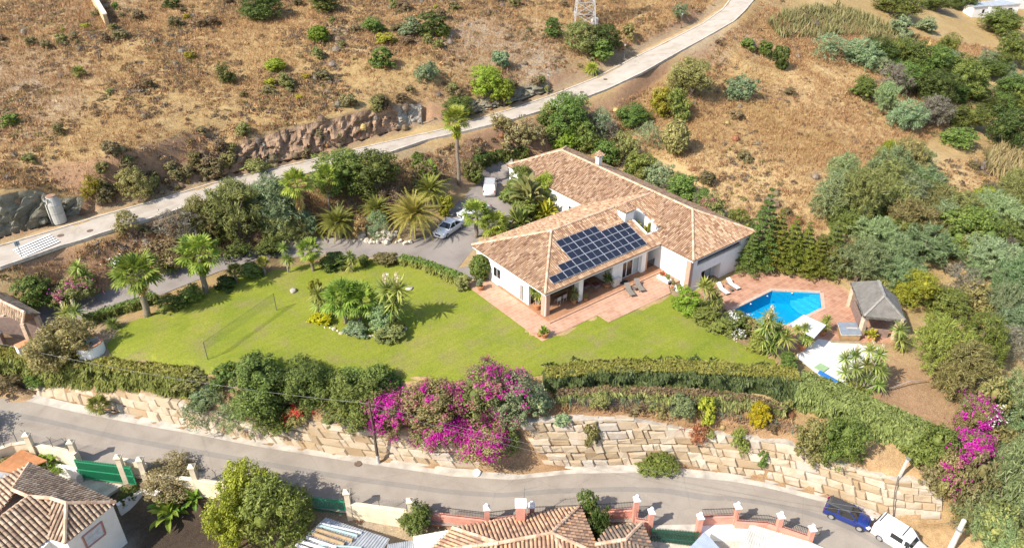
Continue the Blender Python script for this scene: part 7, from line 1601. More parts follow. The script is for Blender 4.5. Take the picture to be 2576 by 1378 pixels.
# ---- lawn: net, well, boulders
n1, n2 = G(523, 905), G(696, 781); t = thing('volleyball_net', 'volleyball net stretched between two thin posts on the lawn', 'net', n1); d = n2 - n1; h = rise(n1, 860)
for p in (Vector(), d): mb = MB(); mb.tube([p - Vector((0, 0, .2)), p + Vector((0, 0, h))], .04, 7); mb.build('post', M_lpost, t)
mb = MB()
for z in np.linspace(h - 1.0, h, 9): mb.beam(Vector((0, 0, z)), d + Vector((0, 0, z)), .022 if z > h - .05 else .007)
for f in np.linspace(0, 1, 75): mb.beam(d * f + Vector((0, 0, h - 1)), d * f + Vector((0, 0, h)), .007)
mb.build('netting', mat('net_cord', (.10, .11, .06), .9), t)
g = G(232, 888); g = g + Vector((0, 0, .1)); t = thing('round_well', 'round white well with a brick rim at the left end of the lawn', 'well', g); r = 32 * mpp(g); mb = MB(); N_ = 28; h = 1.25
V = []; F = []
for j in range(N_):
    a = 2 * math.pi * j / N_; ca, sa = math.cos(a), math.sin(a); V += [(r * ca, r * sa, -.4), (r * ca, r * sa, h), ((r - .22) * ca, (r - .22) * sa, h), ((r - .22) * ca, (r - .22) * sa, -.2)]
F = [(j * 4 + k, ((j + 1) % N_) * 4 + k, ((j + 1) % N_) * 4 + k + 1, j * 4 + k + 1) for j in range(N_) for k in range(3)]; mb.add(V, F); mb.build('wall', M_wall, t)
mb = MB(); V = []
for j in range(N_):
    a = 2 * math.pi * j / N_; ca, sa = math.cos(a), math.sin(a); V += [((r + .04) * ca, (r + .04) * sa, h), ((r + .04) * ca, (r + .04) * sa, h + .07), ((r - .26) * ca, (r - .26) * sa, h + .07), ((r - .26) * ca, (r - .26) * sa, h)]
mb.add(V, [(j * 4 + k, ((j + 1) % N_) * 4 + k, ((j + 1) % N_) * 4 + k + 1, j * 4 + k + 1) for j in range(N_) for k in range(3)]); mb.build('brick_rim', mat('red_brick', (.42, .19, .11), .85, .3, 6), t)
mb = MB(); mb.lathe([(0, .3), (r - .25, .3), (r - .25, .32)], (0, 0, 0), 20); mb.build('floor', M_wall, t); mb = MB(); mb.box((-.2, .1, .45), (1.1, .7, .25), .5); mb.build('sacks', M_frame, t, bevel=.1)
def stone_mesh(seed, n=3):
    bm = bmesh.new(); bmesh.ops.create_icosphere(bm, subdivisions=n, radius=.5); r_ = random.Random(seed); ds = [Vector((r_.gauss(0, 1), r_.gauss(0, 1), r_.gauss(0, 1))).normalized() for _ in range(16)]; of = [r_.uniform(.30, .47) for _ in ds]
    for v in bm.verts:
        for d, o in zip(ds, of):
            k = v.co.dot(d) - o
            if k > 0: v.co -= d * k
    me = bpy.data.meshes.new('stone'); bm.to_mesh(me); bm.free(); return me
M_boul = mat('pale_boulder', (.55, .48, .39), .95, .35, 2, .6, 8); M_rock2 = mat('green_grey_rock', (.15, .145, .11), .95, .5, 1.5, 1.0, 6); M_boulg = mat('grey_boulder', (.36, .32, .26), .95, .35, 2, .6, 8); STN = [stone_mesh(s) for s in (1, 2, 3, 4)]
for m in STN: m.materials.append(M_boul)
def boulder(label, u, v, w_, h=.6, m=None, group=None, cat='boulder', name='boulder'):
    g = G(u, v); s = w_ * mpp(g); o = link(name, prg.choice(STN), None, g + Vector((0, 0, s * h * .3)), prg.random() * 6, (s, s * .75, s * h)); put(o, m or M_boul); return tag(o, label, cat, group)
boulder('pale flat boulder on the lawn beyond the volleyball net', 739, 733, 24, .5, M_boulg); boulder('elongated pale boulder on the lawn right of the palm island', 1030, 728, 22, .45); boulder('small pale stone on the lawn near the driveway border', 975, 692, 12); boulder('white painted rock at the foot of the wall by the lower road', 1200, 1190, 30, .3, M_frame)
boulder('white flat rock lying on the left hillside', 238, 633 - 2, 14) if False else None
boulder('low grey green rock between the street lamp and the concrete pipe', 112, 562, 30, .7, M_rock2)
rp = random.Random(9)
for i in range(58):
    u = rp.uniform(905, 1010) if i < 40 else rp.uniform(1100, 1190); v = (rp.uniform(585, 611) if i < 40 else 600 - (u - 1100) * 1.2 + rp.uniform(-14, 4))
    if i >= 40: u, v = rp.uniform(1050, 1110), 590
    if i >= 40: u = rp.uniform(880, 1040); v = rp.uniform(606, 614)
    boulder('pale stone of the rock pile along the driveway edge', u, v, rp.uniform(8, 20), rp.uniform(.5, .9), None, 'stones of the driveway rock pile', 'stone', 'stone')
for i in range(26): f = i / 25; boulder('pale edging stone round the front of the lawn island', 800 + 225 * f + rp.uniform(-5, 5), 815 + 32 * math.sin(f * math.pi * .9) + rp.uniform(-3, 3), rp.uniform(7, 14), .6, None, 'edging stones of the lawn island', 'stone', 'stone')
# ------------------------------------------------------------------ houses and yard walls below the lower road
M_cream = mat('cream_render', (.66, .56, .41), .85, .2, 1.2); M_pink = mat('pink_render', (.58, .27, .20), .85, .2, 1.0); M_green = mat('green_gate_paint', (.03, .26, .13), .45, .15, 4); M_dgreen = mat('dark_green_gate_paint', (.012, .075, .045), .45, .15, 4)
M_tileb = island('brown_roof_tiles', [(0, (.22, .15, .105)), (.35, (.37, .265, .18)), (.7, (.45, .335, .23)), (1, (.52, .41, .30))], .85, .2, 20, .4, .5, (.16, .11, .08)); M_tileo = island('orange_roof_tiles', [(0, (.22, .13, .09)), (.3, (.42, .25, .16)), (.7, (.55, .36, .24)), (1, (.60, .33, .17))], .85, .2, 20, .5, .4, (.20, .15, .12)); M_tiled = island('weathered_dark_tiles', [(0, (.12, .10, .085)), (.5, (.20, .155, .125)), (.85, (.30, .215, .155)), (1, (.47, .26, .15))], .9, .2, 20)
M_corr = mat('corrugated_metal', (.46, .47, .48), .45, .25, 1.5, metal=.3); M_corrb = mat('blue_grey_sheet', (.33, .38, .46), .5, .15, 1.5); M_rail = M_iron
def wall_run(name, label, pts, z, m, thick=.28, down=3.0, cap=None):
    ps = [P(u, v, z) for u, v in pts]; t = thing(name, label, 'wall', ps[0]); mb = MB(); c = MB()
    for a, b in zip(ps[:-1], ps[1:]): a, b = a - ps[0], b - ps[0]; D = Vector((0, 0, down / 2)); mb.beam(a - D, b - D, thick, down); c.beam(a + Vector((0, 0, .04)), b + Vector((0, 0, .04)), thick + .12, .08)
    mb.build('wall', m, t); c.build('coping', cap or m, t); return t
def pier(label, ub, vb, vt, z, m, w_=.45, ball=None, cat='gate pier'):
    p = P(ub, vb, z); h = max(rise(p, vt), .5); t = thing('gate_pier', label, cat, p); mb = MB(); mb.box((0, 0, h / 2 - 1.2), (w_, w_, h + 2.4), .1); mb.build('shaft', m, t)
    mb = MB(); mb.box((0, 0, h + .06), (w_ + .16, w_ + .16, .12), .1); mb.box((0, 0, h + .23), (w_ + .1, w_ + .1, .22), .1, taper=.15 if not ball else .5); mb.build('cap', ball or m, t)
    if ball: mb = MB(); mb.v, mb.f = [tuple(x) for x in ball_[0]], [tuple(dict.fromkeys(x)) for x in ball_[1]]; mb.m = [0] * len(mb.f); o = mb.build('ball', ball, t, (0, 0, h + .45)); 
    return t
ball_ = ball((0, 0, 0), (.16, .16, .16), 10, 6)
def gate(label, a, b, z, down, m, nslat=26, cat='gate'):
    p, q = P(*a, z), P(*b, z); d = q - p; t = thing('metal_gate', label, cat, p); L = d.length; dd = d.normalized(); nn = Vector((-dd.y, dd.x, 0)); mb = MB()
    for i in range(nslat): c = d * ((i + .5) / nslat); c.z = 0; mb.beam(c + Vector((0, 0, .06)), c + Vector((0, 0, -down)), L / nslat * .8, .05)
    mb.build('slats', m, t); mb = MB()
    for zz in (-.15, -down * .5, -down + .12): mb.beam(Vector((0, 0, zz)) - nn * .05, Vector((d.x, d.y, zz)) - nn * .05, .06, .1)
    mb.beam((0, 0, .05), (0, 0, -down), .09); mb.beam((d.x, d.y, .05), (d.x, d.y, -down), .09); mb.build('frame', m, t); return t
def railing(label, pts, z, h=.95, step=.13, m=None):
    ps = [P(u, v, z) for u, v in pts]; t = thing('iron_railing', label, 'railing', ps[0]); mb = MB(); r_ = MB()
    for a, b in zip(ps[:-1], ps[1:]):
        a, b = a - ps[0], b - ps[0]; n = int((b - a).length / step)
        for i in range(n + 1): q = a.lerp(b, i / n); mb.beam(q, q + Vector((0, 0, h + .12)), .022)
        for zz in (.1, h): r_.beam(a + Vector((0, 0, zz)), b + Vector((0, 0, zz)), .035)
    mb.build('bars', m or M_rail, t); r_.build('rails', m or M_rail, t)
def wirefence(label, posts, z):
    t = None
    for u, vb, vt in posts:
        p = P(u, vb, z); h = rise(p, vt)
        if t is None: t = thing('barbed_fence', label, 'fence', p); o = p; prev = None
        q = p - o; mb = MB(); mb.tube([q, q + Vector((0, 0, h * .75))], .03, 6); mb.beam(q + Vector((0, 0, h * .75)), q + Vector((-.2, 0, h)), .03); mb.beam(q + Vector((0, 0, h * .75)), q + Vector((.2, 0, h)), .03); mb.build('post', M_lpost, t)
        if prev is not None:
            mb = MB()
            for f in np.linspace(.1, .75, 6): mb.beam(prev[0] + Vector((0, 0, prev[1] * f)), q + Vector((0, 0, h * f)), .012)
            for f in np.linspace(0, 1, 14): a = prev[0].lerp(q, f); mb.beam(a + Vector((0, 0, h * .1)), a + Vector((0, 0, h * .75)), .006)
            mb.build('wire', M_galv, t)
        prev = (q, h)
wall_run('garden_wall', 'curved cream garden wall at the lower left corner of the road', [(-70, 1160), (0, 1128), (30, 1117), (70, 1112)], -3.7, M_cream); wall_run('garden_wall', 'cream garden wall between the two left piers', [(84, 1118), (152, 1130), (190, 1142)], -3.7, M_cream); wall_run('garden_wall', 'cream wall beside the narrow green door', [(300, 1155), (352, 1162), (366, 1172)], -3.9, M_cream); wall_run('garden_wall', 'cream garden wall behind the browning climber', [(366, 1190), (430, 1200), (490, 1206), (600, 1222)], -4.6, M_cream); wall_run('garden_wall', 'long cream yard wall right of the second green gate', [(882, 1266), (950, 1275), (1030, 1286)], -5.1, M_cream, down=3.2)
for a in (('leftmost cream pier with a pointed cap', 79, 1122, 1094, -3.7), ('cream pier left of the green sliding gate', 186, 1133, 1112, -3.6), ('cream pier right of the green sliding gate', 302, 1165, 1150, -3.7), ('cream pier right of the narrow green door', 361, 1183, 1156, -4.2), ('cream pier among the climbers by the road', 491, 1204, 1174, -4.6), ('tall cream pier at the second green gate', 876, 1266, 1238, -5.1), ('short cream pier behind the cypress like bush', 1033, 1284, 1260, -5.1)): pier(a[0], *a[1:], M_cream)
wirefence('barbed wire fence on the leftmost cream walls', [(12, 1124, 1086), (44, 1112, 1081), (70, 1110, 1081), (134, 1126, 1098), (174, 1136, 1102)], -3.7); wirefence('barbed wire fence above the cream wall in front of the mango tree', [(500, 1208, 1182), (547, 1212, 1180), (594, 1218, 1186)], -4.6); wirefence('barbed wire fence on the long cream yard wall', [(886, 1264, 1236), (954, 1272, 1244), (1024, 1283, 1254)], -5.1)
gate('wide bright green sliding gate of the left house', (187, 1156), (296, 1169), -3.9, 2.3, M_green); gate('narrow bright green pedestrian door right of the sliding gate', (306, 1171), (327, 1174), -3.9, 2.3, M_green, 6, 'door'); gate('green metal gate half shaded by the big yellow green tree', (770, 1249), (870, 1258), -5.0, 2.2, M_green, 24); gate('dark green sliding gate between the pink piers', (1641, 1328), (1757, 1338), -5.9, 2.2, M_dgreen, 30)
Z_ = -5.7
for l, pts, z in (('pink wall left of the red tiled roof', [(1085, 1292), (1112, 1295), (1224, 1308)], Z_), ('pink wall behind the red tiled roof', [(1224, 1309), (1337, 1294), (1440, 1290), (1508, 1287), (1596, 1281)], Z_), ('short pink wall under the pedestrian railing', [(1598, 1306), (1632, 1310)], Z_), ('pink wall right of the dark green gate', [(1760, 1300), (1848, 1297)], Z_), ('pink wall at the right end of the road front', [(1850, 1311), (1931, 1316), (1958, 1324), (2038, 1350)], Z_ - .2)): wall_run('garden_wall', l, pts, z, M_pink)
for a in (('pink pier with white ball left of the red tiled roof', 1225, 1308, 1278, Z_), ('pink pier with white ball behind the red tiled roof chimney', 1337, 1294, 1272, Z_), ('tall pink pier with white ball left of the pedestrian railing', 1598, 1290, 1256, Z_), ('pink gate pier with white ball left of the dark green gate', 1636, 1310, 1287, Z_), ('pink gate pier with white ball right of the dark green gate', 1758, 1322, 1300, Z_), ('pink pier with white ball on the wall right of the gate', 1851, 1298, 1274, Z_), ('pink pier with white ball near the blue hatchback', 1958, 1324, 1298, Z_ - .2), ('white ball topped pier at the end of the railing', 2038, 1350, 1330, Z_ - .2)): pier(a[0], *a[1:], M_pink, .42, M_frame)
for l, pts, z in (('black railing on the pink wall left of the red roof', [(1112, 1295), (1224, 1308)], Z_), ('long black railing on the pink wall behind the red roof', [(1226, 1308), (1337, 1294), (1440, 1290), (1508, 1287), (1596, 1281)], Z_), ('short black railing panel by the pedestrian gate', [(1600, 1306), (1630, 1310)], Z_), ('black railing on the pink wall right of the gate', [(1764, 1300), (1848, 1297)], Z_), ('black railing between the last two pink piers', [(1853, 1311), (1931, 1316), (1956, 1324)], Z_ - .2), ('black railing running down to the road end', [(1960, 1324), (2036, 1350), (2062, 1345)], Z_ - .2)): railing(l, pts, z)
k5 = lambda x, y: (x * .25314, 1029 + y * .25314); k6 = lambda x, y: (644 + x * .25314, 1029 + y * .25314); k7 = lambda x, y: (1288 + x * .25314, 1029 + y * .25314); k8 = lambda x, y: (1932 + x * .25314, 1029 + y * .25314)
def house(label, name, planes, wall_pts, zw, base, m_tile, m_wall, ridges=(), drop=6, pitch=.34):
    b = P(*base); t = thing(name, label, 'house', b); pl = [[(*q[:2], q[2]) for q in p] for p in planes]; px_roof(pl, t, b, pitch, .45, [m_tile, M_chan]); mb = MB()
    if wall_pts: mb.prism([((P(u, v, zw) - b).x, (P(u, v, zw) - b).y) for u, v in wall_pts], zw - b.z - drop, zw - b.z - .1); mb.build('wall', m_wall, t)
    for a, c in ridges: ridge_line(P(*a) - b, P(*c) - b, t, .17)
    return t, b
e, r = -3.2, -1.5; A1, A2, A3, A4, A5, A6 = (*k5(295, 540), e), (*k5(1150, 925), e), (*k5(660, 935), r), (*k5(510, 885), r), (*k5(290, 870), r), (*k5(125, 800), r); A7, A8 = (*k5(645, 1325), e), (*k5(490, 1278), e); A9, A10 = (*k5(330, 1400), e), (*k5(0, 1085), r)
t, b = house('white house with a brown hipped tile roof at the lower left corner', 'tiled_house', [[A1, A2, A3, A6], [A2, A7, A3], [A7, A8, A4, A3], [A8, (*k5(-260, 1850), e), (*k5(-200, 1230), r), A5, A4], [(*k5(-60, 730), e), A1, A6, A10], [(*k5(-420, 1000), e), (*k5(-60, 730), e), A10, (*k5(-300, 1180), r)]], [k5(330, 610), k5(1120, 950), k5(660, 1310), k5(490, 1300), k5(300, 1500), k5(-300, 1600), k5(-300, 900)], e, (60, 1300, -8), M_tileb, M_wall, ((A1, A6), (A6, A5), (A5, A4), (A4, A3), (A3, A2), (A3, A7), (A5, A10)))
def _onwall(u, v, a, c):
    """the point of the vertical wall through a and c seen at (u, v)"""
    d = ray(u, v); n = Vector((-(c.y - a.y), c.x - a.x)); t_ = (n.x * a.x + n.y * a.y) / (n.x * d[0] + n.y * d[1]); return Vector((d[0] * t_, d[1] * t_, CAMZ + d[2] * t_))
wa_, wc_ = P(*k5(1120, 950), e), P(*k5(660, 1310), e); q = [_onwall(*k5(x, y), wa_, wc_) - b for x, y in ((815, 1262), (1002, 1112), (1045, 1232), (865, 1375))]; nn = Vector(((wc_ - wa_).y, -(wc_ - wa_).x, 0)).normalized(); nn = nn if nn.y < 0 or nn.x > 0 else -nn; nn = nn if nn.dot(Vector((1, -1, 0))) > 0 else -nn
mb = MB()
for i in range(4): mb.beam(q[i] + nn * .03, q[(i + 1) % 4] + nn * .03, .16, .1)
f_ = mb.build('window', mat('pink_frame', (.42, .22, .18), .8), t); mb = MB(); mb.add([p + nn * .02 for p in q], [(0, 1, 2, 3)]); mb.build('shutter', mat('white_shutter', (.55, .58, .62), .6), f_)
def sheet(name, label, pts, z, m, cat='roof', n=0, tilt=0.0, thick=.06, posts=True):
    ps = [P(u, v, z + tilt * i) for i, (u, v) in enumerate(pts)]; b = ps[0]; t = thing(name, label, cat, b); mb = MB(); k = len(ps); mb.add([p - b for p in ps] + [p - b - Vector((0, 0, thick)) for p in ps], [tuple(range(k)), tuple(range(2 * k - 1, k - 1, -1))] + [(j, (j + 1) % k, (j + 1) % k + k, j + k) for j in range(k)]); mb.build('sheet', m, t)
    if n:
        mb = MB(); 
        for i in range(n): f = (i + .5) / n; a, c = (ps[0].lerp(ps[1], f) - b), (ps[3].lerp(ps[2], f) - b); mb.tube([a + Vector((0, 0, .015)), c + Vector((0, 0, .015))], (ps[1] - ps[0]).length / n * .27, 6)
        mb.build('ribs', m, t)
    if posts:
        for p in ps: mb = MB(); q = (p - b).lerp(sum([x - b for x in ps], Vector()) / k, .06); mb.beam(q - Vector((0, 0, thick)), q - Vector((0, 0, 3.4)), .1); mb.build('post', M_frame, t)
    return t
sheet('lean_to_roof', 'bright orange corrugated lean to roof behind the left house', [(-20, 1180), (54, 1130), (119, 1158), (40, 1190)], -4.3, mat('orange_sheet', (.52, .24, .10), .6, .2, 2), n=0); sheet('lean_to_roof', 'pale grey corrugated lean to roof left of the orange one', [(-40, 1160), (-15, 1176), (38, 1190), (-10, 1225)], -4.4, M_corr, n=0)
mb = MB(); o = bpy.data.objects['lean_to_roof']; p0, p1, p2, p3 = [P(u, v, -4.24) - P(-20, 1180, -4.3) for u, v in ((-20, 1180), (54, 1130), (119, 1158), (40, 1190))]
for i in range(22): f = (i + .5) / 22; mb.tube([p0.lerp(p3, f), p1.lerp(p2, f)], .075, 6)
mb.build('ribs', bpy.data.materials['orange_sheet'], o)
wall_run('yard_wall', 'white wall under the orange lean to roof', [(112, 1168), (150, 1172), (195, 1180)], -5.2, M_wall); wall_run('yard_wall', 'white yard wall in blue shade beside the banana plants', [(294, 1270), (360, 1232), (402, 1238)], -6.4, M_wall, down=2.5)
g = P(205, 1205, -6.3); mb = MB(); mb.box((0, 0, .3), (.5, .7, .6)); mb.box((0, 0, .65), (.35, .5, .15)); tag(mb.build('gate_motor', M_conc, None, g, .3, bevel=.05), 'grey gate motor at the foot of the green sliding gate', 'motor')
sheet('concrete_yard', 'pale concrete yard behind the green sliding gate', [k5(640, 680), k5(820, 680), k5(1240, 740), k5(1040, 870)], -6.35, M_gut, 'yard', posts=False, thick=.3)
e, r = -5.0, -3.3; B1, B2, B3, B4 = (*k6(1955, 1180), e), (*k7(675, 960), e), (*k7(392, 1232), r), (*k6(2410, 1330), r); B5, B6, B7 = (*k7(870, 1440), e), (*k7(560, 1480), e), (*k6(1700, 1420), e)
t, b = house('pink walled house with a large hipped red tile roof at the bottom edge', 'tiled_house', [[B1, B2, B3, B4], [B2, B5, B3], [B5, B6, B3], [B6, (*k6(2300, 1560), e), B4, B3], [B7, B1, B4], [(*k6(2300, 1560), e), B7, B4]], [k6(1990, 1200), k7(650, 985), k7(840, 1440), k7(500, 1520), k6(1800, 1450)], e, (1330, 1340, -8), M_tileo, M_pink, ((B1, B4), (B4, B3), (B3, B2), (B3, B5), (B3, B6), (B4, B7)), pitch=.33)
p = P(*k7(85, 1070), e + .6) - b; mb = MB(); mb.box((p.x, p.y, p.z + .5), (.75, .6, 2.0)); ch = mb.build('chimney', M_pink, t); mb = MB(); mb.box((p.x, p.y, p.z + 1.65), (.95, .8, .3)); mb.build('cap', M_frame, ch)
p = P(*k7(120, 960), e + .8); t = thing('tv_antenna', 'thin television antenna beside the pink chimney', 'antenna', p); mb = MB(); h = rise(p, 1226); mb.tube([(0, 0, -.8), (0, 0, h)], .03, 6); mb.build('mast', M_galv, t); mb = MB(); mb.beam((-.3, 0, h * .85), (1.1, .2, h * .95), .025)
for i in range(7): mb.beam((-.2 + i * .2, -.3, h * .86 + i * .01), (-.2 + i * .2, .35, h * .86 + i * .01), .015)
mb.build('dipoles', M_galv, t)
C1, C2, C3, C4 = (*k7(955, 1180), -5.3), (*k7(1290, 1130), -5.3), (*k7(1130, 1295), -4.4), (*k7(830, 1345), -4.4)
house('small annex with a dark and tan tile roof between red roof and gate', 'tiled_annex', [[C1, C2, C3, C4], [C2, (*k7(1400, 1400), -5.3), C3], [(*k7(1400, 1400), -5.3), (*k7(880, 1500), -5.3), C4, C3]], [k7(960, 1210), k7(1270, 1160), k7(1370, 1400), k7(860, 1480)], -5.3, (1560, 1370, -8), M_tiled, M_pink, ((C2, C3), (C3, C4)), pitch=.33)
sheet('shed_roof', 'long grey corrugated shed roof loaded with pipes and planks', [k6(690, 1075), k6(1330, 1285), k6(1240, 1420), k6(390, 1345)], -5.9, M_corr, n=26); sheet('shed_roof', 'small grey corrugated roof beside the pink house', [k6(1310, 1340), k6(1560, 1300), k6(1570, 1420), k6(1290, 1420)], -6.0, M_corr, n=14); sheet('shed_roof', 'pale blue ridged sheet roof at the bottom edge by the dark green gate', [k7(1750, 1390), k7(1915, 1212), k7(2085, 1400), k7(1900, 1500)], -5.6, M_corrb, n=18)
sheet('terrace', 'white washed terrace slab inside the pink walls', [k7(1890, 1130), k7(2220, 1120), k7(2345, 1180), k7(2330, 1240), k7(1880, 1240)], -6.6, M_wall, 'terrace', posts=False, thick=2.0); sheet('terrace', 'white washed roof terrace left of the red tiled roof', [k6(1560, 1260), k6(1950, 1190), k6(1960, 1290), k6(1580, 1440)], -5.6, M_wall, 'terrace', posts=False, thick=2.0)
sheet('shed_roof', 'pale cement sheet roof at the right of the white terrace', [k7(2370, 1140), k8(390, 1310), k8(620, 1400), k7(2240, 1400)], -6.1, mat('cement_sheet', (.58, .55, .50), .9, .3, 1.2), n=30); sheet('drive_apron', 'pale concrete apron in front of the dark green gate', [k7(1400, 1150), k7(1840, 1140), k7(1850, 1225), k7(1395, 1190)], -6.62, M_gut, 'apron', posts=False, thick=.5)
pm = [mat('pipe_white', (.66, .64, .66), .5, .15), mat('pipe_teal', (.30, .42, .42), .5, .15), mat('plank_brown', (.33, .23, .13), .8, .3), mat('pipe_grey', (.50, .52, .55), .5, .2)]
for i, (a, c, m, rr, lab) in enumerate((((620, 1150), (1010, 1255), 1, .12, 'teal pipe lying highest on the corrugated shed roof'), ((600, 1190), (960, 1300), 2, .16, 'brown plank bundle on the corrugated shed roof'), ((570, 1235), (880, 1340), 2, .18, 'second brown plank bundle on the corrugated shed roof'), ((500, 1270), (800, 1370), 0, .12, 'white pipe in the middle of the shed roof'), ((450, 1310), (720, 1400), 0, .15, 'thick white pipe at the lower left of the shed roof'), ((640, 1130), (1050, 1225), 3, .10, 'grey pipe on the back of the shed roof'), ((400, 1345), (600, 1420), 0, .15, 'thick white pipe nearest the bottom edge'), ((620, 1345), (1050, 1370), 1, .09, 'long teal pole at the front of the shed roof'))):
    p, q = P(*k6(*a), -5.72 + .0), P(*k6(*c), -5.72); mb = MB(); mb.tube([(0, 0, 0), q - p], rr, 8); tag(mb.build('pipe' if 'plank' not in lab else 'plank_bundle', pm[m], None, p), lab, 'pipe' if 'plank' not in lab else 'planks', 'materials stored on the shed roof')
for i, (x, y, s, m, lab) in enumerate(((1160, 1170, .7, 3, 'grey sheet pile beside the long cream wall'), (1280, 1200, .6, 0, 'white slab stack beside the long cream wall'), (1360, 1215, .5, 0, 'white box at the right of the slab stack'))):
    mb = MB(); mb.box((0, 0, .2), (s * 1.6, s, .4)); mb.box((.1, .05, .5), (s * 1.2, s * .8, .2), .2); tag(mb.build('stored_slabs', pm[m], None, P(*k6(x, y), -8.0 + .2), .3 * i), lab, 'building slabs')
pot('terracotta urn lying by the long cream wall', P(*k6(1040, 1135), -7.6), .4, .7)
# ---- gatehouse at the left end of the driveway
e, r = 2.0, 3.1; D1, D2, D3 = (57.8, 811, e), (98.6, 789, e), (61.8, 786, r); b = P(20, 815, -1); t = thing('gatehouse', 'small tiled gate shelter with brown posts at the left end of the driveway', 'gatehouse', b)
px_roof([[(-90, 735, e), D1, D3, (-70, 722, r)], [D1, D2, D3], [D2, (-40, 711, e), (-70, 722, r), D3]], t, b, .30, .42, [M_tileb, M_chan]); ridge_line(P(-70, 722, r) - b, P(*D3) - b, t, .15); ridge_line(P(*D3) - b, P(*D1) - b, t, .15)
for u, v in ((56, 812), (92, 794), (5, 792)): p = P(u, v, e) - b; mb = MB(); mb.box((p.x, p.y, p.z - 1.7), (.4, .4, 3.3)); mb.build('pillar', bpy.data.materials['hut_pillar'], t)
mb = MB(); p, q = P(-60, 800, e) - b, P(84, 790, e) - b; mb.beam(p - Vector((0, 0, 1.6)), q - Vector((0, 0, 1.6)), .2, 3.0); mb.build('back_wall', bpy.data.materials['brown_render'], t)
railing('black spear topped railing beside the gatehouse', [(14, 858), (48, 842)], -1.1, 1.2, .2); wall_run('yard_wall', 'low white block with a terracotta slab top below the gatehouse', [(40, 873), (74, 858)], .0, M_wall, .9, 1.6, mat('terracotta_slab', (.50, .24, .11), .8, .25, 4)); pier('dark gate pier at the left edge beside the spear topped railing', 4, 862, 838, -.6, bpy.data.materials['brown_render'], .6, M_conc)
# ---- far white houses at the top right
for lab, u, v, w_, h, d, m in (('far white farm house at the top right corner', 2560, 12, 9, 4, 7, M_wall), ('far long grey roofed shed at the top right', 2502, 34, 9, 2.4, 5, M_wall), ('far small white hut left of the grey shed', 2450, 38, 4.5, 2.2, 3, M_wall), ('far tiny white hut at the top of the ravine', 2434, 8, 3.2, 2, 2.5, M_wall)):
    g = G(u, v); t = thing('far_house', lab, 'house', g, .3); mb = MB(); mb.box((0, 0, h / 2 - .4), (w_, d, h + .8)); mb.build('wall', m, t); mb = MB(); mb.box((0, 0, h + .08), (w_ + .4, d + .4, .16)); mb.build('roof', M_corr, t); mb = MB(); mb.box((w_ * .2, -d / 2, h * .5), (w_ * .15, .06, h * .4)); mb.build('window', M_glass, t)
# ------------------------------------------------------------------ dry shrubs and grass
_HILLP = [G(u, v) for u, v in ((-30, 5), (1400, 5), (1560, 60), (1500, 130), (1360, 195), (1180, 240), (900, 268), (720, 322), (520, 400), (300, 470), (-30, 485))]
_FIELDP = [G(u, v) for u, v in ((1930, 20), (1780, 140), (1560, 250), (1500, 310), (1720, 420), (1850, 545), (2050, 600), (2250, 400), (2160, 260), (2000, 150), (2450, 220), (2500, 120), (2300, 90))]
_BANKP = [G(u, v) for u, v in ((-20, 700), (130, 660), (400, 560), (560, 510), (760, 470), (950, 420), (1180, 350), (1380, 310), (1420, 340), (1260, 400), (1150, 440), (1000, 540), (760, 590), (420, 670), (120, 745))]
_VERGEP = [G(u, v) for u, v in ((1400, 995), (1700, 985), (1990, 1025), (1990, 1095), (1900, 1090), (1600, 1045), (1400, 1045))]
_FIELD2 = [G(u, v) for u, v in ((1930, 15), (2100, 55), (2300, 130), (2450, 180), (2430, 300), (2270, 400), (2150, 330), (1990, 160))]
_TOPP = [G(u, v) for u, v in ((1390, 0), (1800, -8), (1750, 35), (1600, 112), (1480, 165), (1500, 60))]
_VERGES = [p + Vector((.9, -.9, 0)) for p in BL['roadS'] if pix(p)[0] > 1180] + [p + Vector((6, -5, 0)) for p in BL['roadS'] if pix(p)[0] > 1180][::-1]
_VERGEN = [p + Vector((-1.7, 1.7, 0)) for p in BL['roadN'] if pix(p)[0] > 1180] + [p + Vector((-6, 5, 0)) for p in BL['roadN'] if pix(p)[0] > 1180][::-1]
_RIGHTP = [G(u, v) for u, v in ((2250, 430), (2576, 380), (2576, 700), (2420, 700), (2330, 560))]
def scatter(poly, n, seed, dens=None):
    rg = np.random.default_rng(seed); x0, x1 = min(p.x for p in poly), max(p.x for p in poly); y0, y1 = min(p.y for p in poly), max(p.y for p in poly); X = rg.uniform(x0, x1, n * 6); Y = rg.uniform(y0, y1, n * 6); ok = inpoly(X, Y, poly)
    for pl in sheets + [roadU, roadL, _hp]: ok &= ~inpoly(X, Y, pl)
    if dens is not None: ok &= rg.random(len(X)) < dens(X, Y)
    return X[ok][:n], Y[ok][:n]
clumpy = lambda X, Y: np.clip((vnoise(X + 900, Y + 900, 8, 55) * .65 + vnoise(X + 900, Y + 900, 3, 56) * .35 - .33) * 3.2, .04, 1)
KIND = {'twiggrey': ('twig', 'grey leafless dry shrub'), 'twig': ('twig', 'brown leafless dry shrub'), 'scrub': ('small', 'dull olive brown scrub bush'), 'olive': ('small', 'small olive green scrub bush'), 'yellow': ('small', 'small yellow green scrub bush'), 'rust': ('twig', 'rusty dry shrub'), 'straw': ('twig', 'pale straw coloured tussock')}
